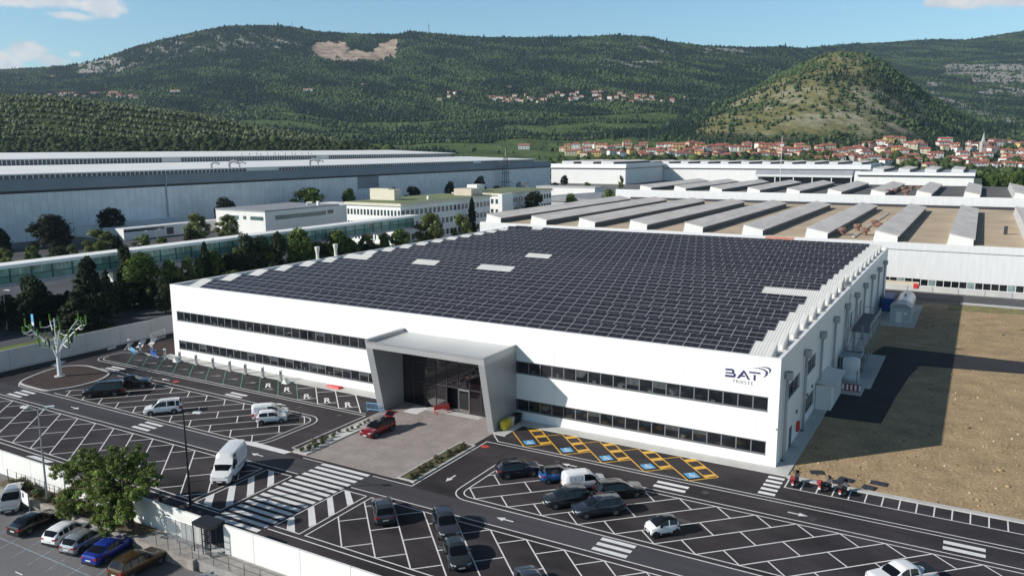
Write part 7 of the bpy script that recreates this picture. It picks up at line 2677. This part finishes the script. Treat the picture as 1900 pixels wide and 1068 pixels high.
# raised walkway and stairs
t = thing('steel_walkway', 'grey steel walkway and stairs along the shaded side wall', 'walkway', (.1, 36.8, 0))
mb = MB(); mb.box(.25, 2.9, 12, 27.2, 4.6, 4.75); mb.build('deck', M['rail_grey'], t)
mb = MB(); mb.box(.2, 3.0, 2.6, 6.0, 2.7, 2.85); mb.build('landing', M['steel'], t)
for k in range(10):
    mb = MB(); mb.box(.6, 1.9, 6.0 + .6 * k, 6.35 + .6 * k, 2.85 + .18 * (k + .4), 2.9 + .18 * (k + .4)); mb.build('tread', M['steel'], t)
for k in range(9):
    mb = MB(); mb.box(2.0, 3.0, 6.0 + .45 * k, 6.28 + .45 * k, 2.6 - .27 * k, 2.65 - .27 * k); mb.build('tread', M['steel'], t)
for x in (.6, 1.9):
    mb = MB(); mb.extrude([(6.0, 2.7), (12.1, 4.55), (12.1, 4.8), (6.0, 2.95)], 0, x - .03, x + .03); mb.build('stringer', M['steel'], t)
for x, y, z in ((.3, 2.7, 2.7), (2.9, 2.7, 2.7), (2.9, 6.0, 2.7), (2.9, 12.2, 4.6), (2.9, 17.2, 4.6), (2.9, 22.2, 4.6), (2.9, 27, 4.6)):
    mb = MB(); mb.box(x - .08, x + .08, y - .08, y + .08, .11, z); mb.build('column', M['steel'], t)
for pts in ([(2.95, 12, 5.75), (2.95, 27.2, 5.75), (.3, 27.2, 5.75)], [(2.95, 12, 5.3), (2.95, 27.2, 5.3)], [(.25, 2.65, 3.85), (2.98, 2.65, 3.85), (2.98, 6.0, 3.85), (1.95, 12, 5.75)], [(.25, 2.65, 3.4), (2.98, 2.65, 3.4), (2.98, 6.0, 3.4)], [(.58, 6, 3.85), (.58, 12, 5.75)], [(.25, 2.65, 3.1), (2.98, 2.65, 3.1), (2.98, 6.0, 3.1)], [(.25, 2.65, 1.5), (2.98, 2.65, 1.5), (2.98, 6.0, 1.5)], [(.3, 4.4, 3.85), (2.98, 4.4, 3.85)], [(1.95, 6, 3.85), (1.95, 12, 5.75)], [(2.98, 6, 3.85), (2.98, 10, 1.2)]):
    mb = MB(); mb.tube(pts, .05, 6); mb.build('handrail', M['steel'], t)
for k in range(9):
    mb = MB(); mb.tube([(2.95, 12 + 1.9 * k, 4.75), (2.95, 12 + 1.9 * k, 5.75)], .028, 5); mb.build('baluster', M['steel'], t)
mb = MB(); mb.box(.3, 2.7, 3.2, 9.5, .12, 2.3); mb.build('machine_cabinet', M['steel_dark'], t)
for y in (13.6, 20.5, 24.5):
    mb = MB(); mb.box(-.09, -.04, y, y + 1.6, 4.76, 7.2); mb.build('exit_door', M['frame_grey'], t)
# pump house and horizontal tank
t = thing('pump_house', 'pale grey pump house with a barrel-vaulted silver roof on the far concrete pad', 'pump house', (3.05, 81.3, .13))
mb = MB(); mb.box(0, 3.5, 0, 4.2, 0, 2.9); mb.build('wall', mat('pump_wall', (.42, .46, .48), .6), t)
mb = MB(); mb.extrude([(-.2, 2.9), (3.7, 2.9), (2.6, 3.6), (.9, 3.6)], 1, -.15, 4.3); mb.build('hip_roof', M['steel'], t)
mb = MB(); mb.box(1.0, 2.0, -.06, -.01, .05, 2.1); mb.build('door', M['frame_white'], t)
mb = MB(); mb.box(2.3, 2.8, -.06, -.01, 1.6, 2.1); mb.build('panel', M['white_paint'], t)
mb = MB(); mb.extrude([(1.75 + 1.6 * math.cos(a), 2.1 + 1.6 * math.sin(a)) for a in np.linspace(0, 2 * PI, 22, endpoint=False)], 1, 4.35, 15.2); mb.build('barrel', mat('barrel_silver', (.62, .62, .63), .35, .4), t)
mb = MB(); mb.box(.3, 3.2, 4.6, 15, 0, .8); mb.build('cradle', M['concrete'], t)
mb = MB(); mb.lathe([(.2, 0), (.2, .35), (.1, .4)], (1.75, 9.5, 3.65), 8); mb.build('manhole', M['steel'], t)
t = thing('blue_tank', 'blue water tank between the factory wall and the pump house', 'tank', (.6, 92.0, .13))
mb = MB(); mb.box(0, 1.9, 0, 8.0, 0, 2.5); mb.build('vessel', M['blue'], t)
mb = MB(); mb.box(.2, 1.7, .2, 7.8, 2.5, 2.6); mb.build('lid', M['blue'], t)
# loose slabs and pallets on the field edge
for i, (x, y, rz, w) in enumerate(((3.9, .8, 20, 1.3), (6.7, .3, -15, 1.4), (6.1, -.7, 10, 1.0), (9.6, .9, -5, 1.5), (8.9, -.6, -12, 1.2))):
    mb = MB(); mb.box(-w / 2, w / 2, -.45, .45, 0, .07); mb.box(-w / 2 + .1, w / 2 - .1, -.35, .35, .071, .1)
    o = mb.build('loose_plate', M['steel_dark'], label=['broken plates in the shade at the pavement corner', 'grey plate lying above the middle scooter', 'small dark plate just behind the kerb near the scooters', 'large grey plate lying furthest right on the bare soil', 'dark rectangular plate behind the rightmost scooter'][i], cat='plate')
    o.location = (x, y, .03); o.rotation_euler = (R(2), R(-2), R(rz))
st = MB()
r = np.random.default_rng(77)
for k in range(420):
    x, y = r.uniform(2, 60), r.uniform(-1, 50)
    s = r.lognormal(-2.4, .45)
    if x < 9.5 and 18 < y < 62: continue
    st.add([(x - s, y, .02), (x, y - s * .8, .02), (x + s, y, .02), (x, y + s * .8, .02), (x, y, .02 + s * 1.1)], [(0, 1, 4), (1, 2, 4), (2, 3, 4), (3, 0, 4)])
st.build('stones', mat('field_stones', (.50, .40, .29), .9), kind='stuff')


# clods and dry tufts on the bare field
r = np.random.default_rng(78)
n = 2600
x, y = r.uniform(1.8, 75, n), r.uniform(-1.2, 106, n)
ok = ~((x < 10.5) & (y > 18) & (y < 63)) & ~((x < 8) & (y > 77)) & ~((y > 50 + .1 * x) & (y < 63 + .1 * x))
x, y = x[ok], y[ok]
k = fbm(x / 9, y / 9, 5, 3)
green = np.clip(.15 + 1.2 * k + .5 * (y > 96), 0, 1)[:, None]
tc = (np.array((.33, .24, .14)) * (1 - green) + np.array((.19, .18, .07)) * green) * np.exp(r.normal(0, .18, (len(x), 1)))
s = r.lognormal(-2.3, .5, len(x))
crowns('field_tufts', np.stack([x, y, np.full(len(x), .0)], 1), s, s * r.uniform(.5, 1.0, len(x)), tc, np.zeros(len(x), bool), M['forest'], seed=4)
# tyre marks, damp trails and repairs on the asphalt
M['tyre_mark'] = mat('tyre_mark', (.021, .019, .021), .8, var=.3, vscale=1.5)
M['dusty'] = mat('dusty_asphalt', (.072, .066, .066), .9, var=.25, vscale=.8)
tm2 = MB(); dm2 = MB()
r = np.random.default_rng(79)
def arc_mark(mb, x, y, a, L_, bend, w=.17):
    pts = []
    for u in np.linspace(0, 1, 12):
        aa = a + bend * u
        pts.append((x, y)); x += math.cos(aa) * L_ / 11; y += math.sin(aa) * L_ / 11
    for i in range(11):
        p0, p1 = np.array(pts[i]), np.array(pts[i + 1]); d = (p1 - p0) / (np.linalg.norm(p1 - p0) + 1e-9); nn = np.array((-d[1], d[0]))
        w0, w1 = w / 2 * math.sin(PI * (i + .3) / 12), w / 2 * math.sin(PI * min(12, i + 1.3) / 12)
        z = .0062
        mb.add([(*(p0 - nn * w0), z), (*(p1 - nn * w1), z), (*(p1 + nn * w1), z), (*(p0 + nn * w0), z)], [(0, 1, 2, 3)])
for k in range(15):
    x0, y0 = -100 + 2.9 * k + r.uniform(-1, 1), r.uniform(-6.6, -4.6)
    a = r.uniform(-.15, .15)
    arc_mark(tm2, x0, y0, a, r.uniform(2.5, 5), r.uniform(-.25, .1), r.uniform(.12, .3))
for x0, y0, a, L_, b in ((-95, -10.3, .02, 9, .1), (-84, -9.6, -.02, 12, -.06), (-27.0, -17, 1.4, 7, -.5), (-26.6, -12, 1.3, 5, .4), (-46.5, -13.5, 1.45, 6, -.2), (-44, -23.0, .03, 9, .02), (3, -9.2, .0, 12, .02), (-14, -9.7, .02, 10, -.03), (-104, -14, 1.2, 8, .4), (-103, -24.6, .3, 7, -.3)):
    for off in (0, 1.5):
        arc_mark(tm2, x0 - math.sin(a) * off, y0 + math.cos(a) * off, a, L_, b, .2)
tm2.build('tyre_marks', M['tyre_mark'], kind='structure')
for k in range(16):
    x0, y0 = r.uniform(-100, 25), r.choice([-9.6, -16.5, -30.5, -37.2])
    arc_mark(dm2, x0, y0, r.uniform(-.5, .5), r.uniform(2.0, 4.5), r.uniform(-.4, .4), r.uniform(.3, .8))
dm2.v = [(v[0], v[1], .0036) for v in dm2.v]
dm2.build('dusty_patches', M['dusty'], kind='structure')


# a person walking on the lane behind the wall
def person(label, pos, rz):
    t = thing('person', label, 'person', (pos[0], pos[1], 0), R(rz))
    J = [((0, 0, .95), .15), ((0, 0, 1.20), .155), ((0, 0, 1.42), .14), ((.02, 0, 1.53), .06), ((.03, 0, 1.62), .095), ((.03, 0, 1.73), .08),
         ((0, .19, 1.42), .065), ((-.04, .25, 1.15), .048), ((.08, .24, .92), .036), ((0, -.19, 1.42), .065), ((.05, -.25, 1.15), .048), ((.14, -.22, .93), .036),
         ((.02, .10, .90), .10), ((.14, .10, .50), .07), ((.10, .10, .08), .05), ((.24, .10, .04), .04), ((-.02, -.10, .90), .10), ((-.02, -.10, .50), .07), ((-.20, -.10, .10), .05), ((-.08, -.10, .04), .04)]
    E = [(0, 1), (1, 2), (2, 3), (3, 4), (4, 5), (2, 6), (6, 7), (7, 8), (2, 9), (9, 10), (10, 11), (0, 12), (12, 13), (13, 14), (14, 15), (0, 16), (16, 17), (17, 18), (18, 19)]
    me = bpy.data.meshes.new('body')
    me.from_pydata([j[0] for j in J], E, [])
    o = bpy.data.objects.new('body', me)
    COL.objects.link(o)
    sk = o.modifiers.new('skin', 'SKIN')
    for i, j in enumerate(J):
        me.skin_vertices[0].data[i].radius = (j[1], j[1])
    me.skin_vertices[0].data[0].use_root = True
    o.modifiers.new('sub', 'SUBSURF').levels = 2
    dg = bpy.context.evaluated_depsgraph_get()
    nm = bpy.data.meshes.new_from_object(o.evaluated_get(dg))
    bpy.data.objects.remove(o)
    nm.name = 'body'
    nm.materials.clear(); nm.materials.append(M['cloth_dark']); nm.materials.append(M['skin'])
    for f in nm.polygons:
        f.use_smooth = True
        if f.center.z > 1.52 or (f.center.z < .99 and abs(f.center.y) > .2): f.material_index = 1
    link(bpy.data.objects.new('body', nm), t)
    mb = MB(); mb.lathe([(.02, -.02), (.095, .0), (.10, .06), (.07, .12), (.01, .14)], (.02, 0, 1.68), 12); mb.build('hair', M['black'], t, smooth=True)


person('person in black clothes walking behind the white wall beside the big tree', (-46.3, -37.8), 20)

# ------------------------------------------------------------------ the air
def haze():
    mb = MB()
    mb.box(-6500, 6500, -400, 6500, -2.7, 760)
    m_ = bpy.data.materials.new('haze')
    m_.use_nodes = True
    nt = m_.node_tree
    nt.nodes.clear()
    out = nt.nodes.new('ShaderNodeOutputMaterial')
    v = nt.nodes.new('ShaderNodeVolumePrincipled')
    v.inputs['Color'].default_value = (0.62, 0.80, 1.0, 1)
    v.inputs['Density'].default_value = 0.000055
    v.inputs['Anisotropy'].default_value = 0.2
    nt.links.new(v.outputs[0], out.inputs['Volume'])
    o = mb.build('haze', m_, kind='stuff')
    return o


haze()
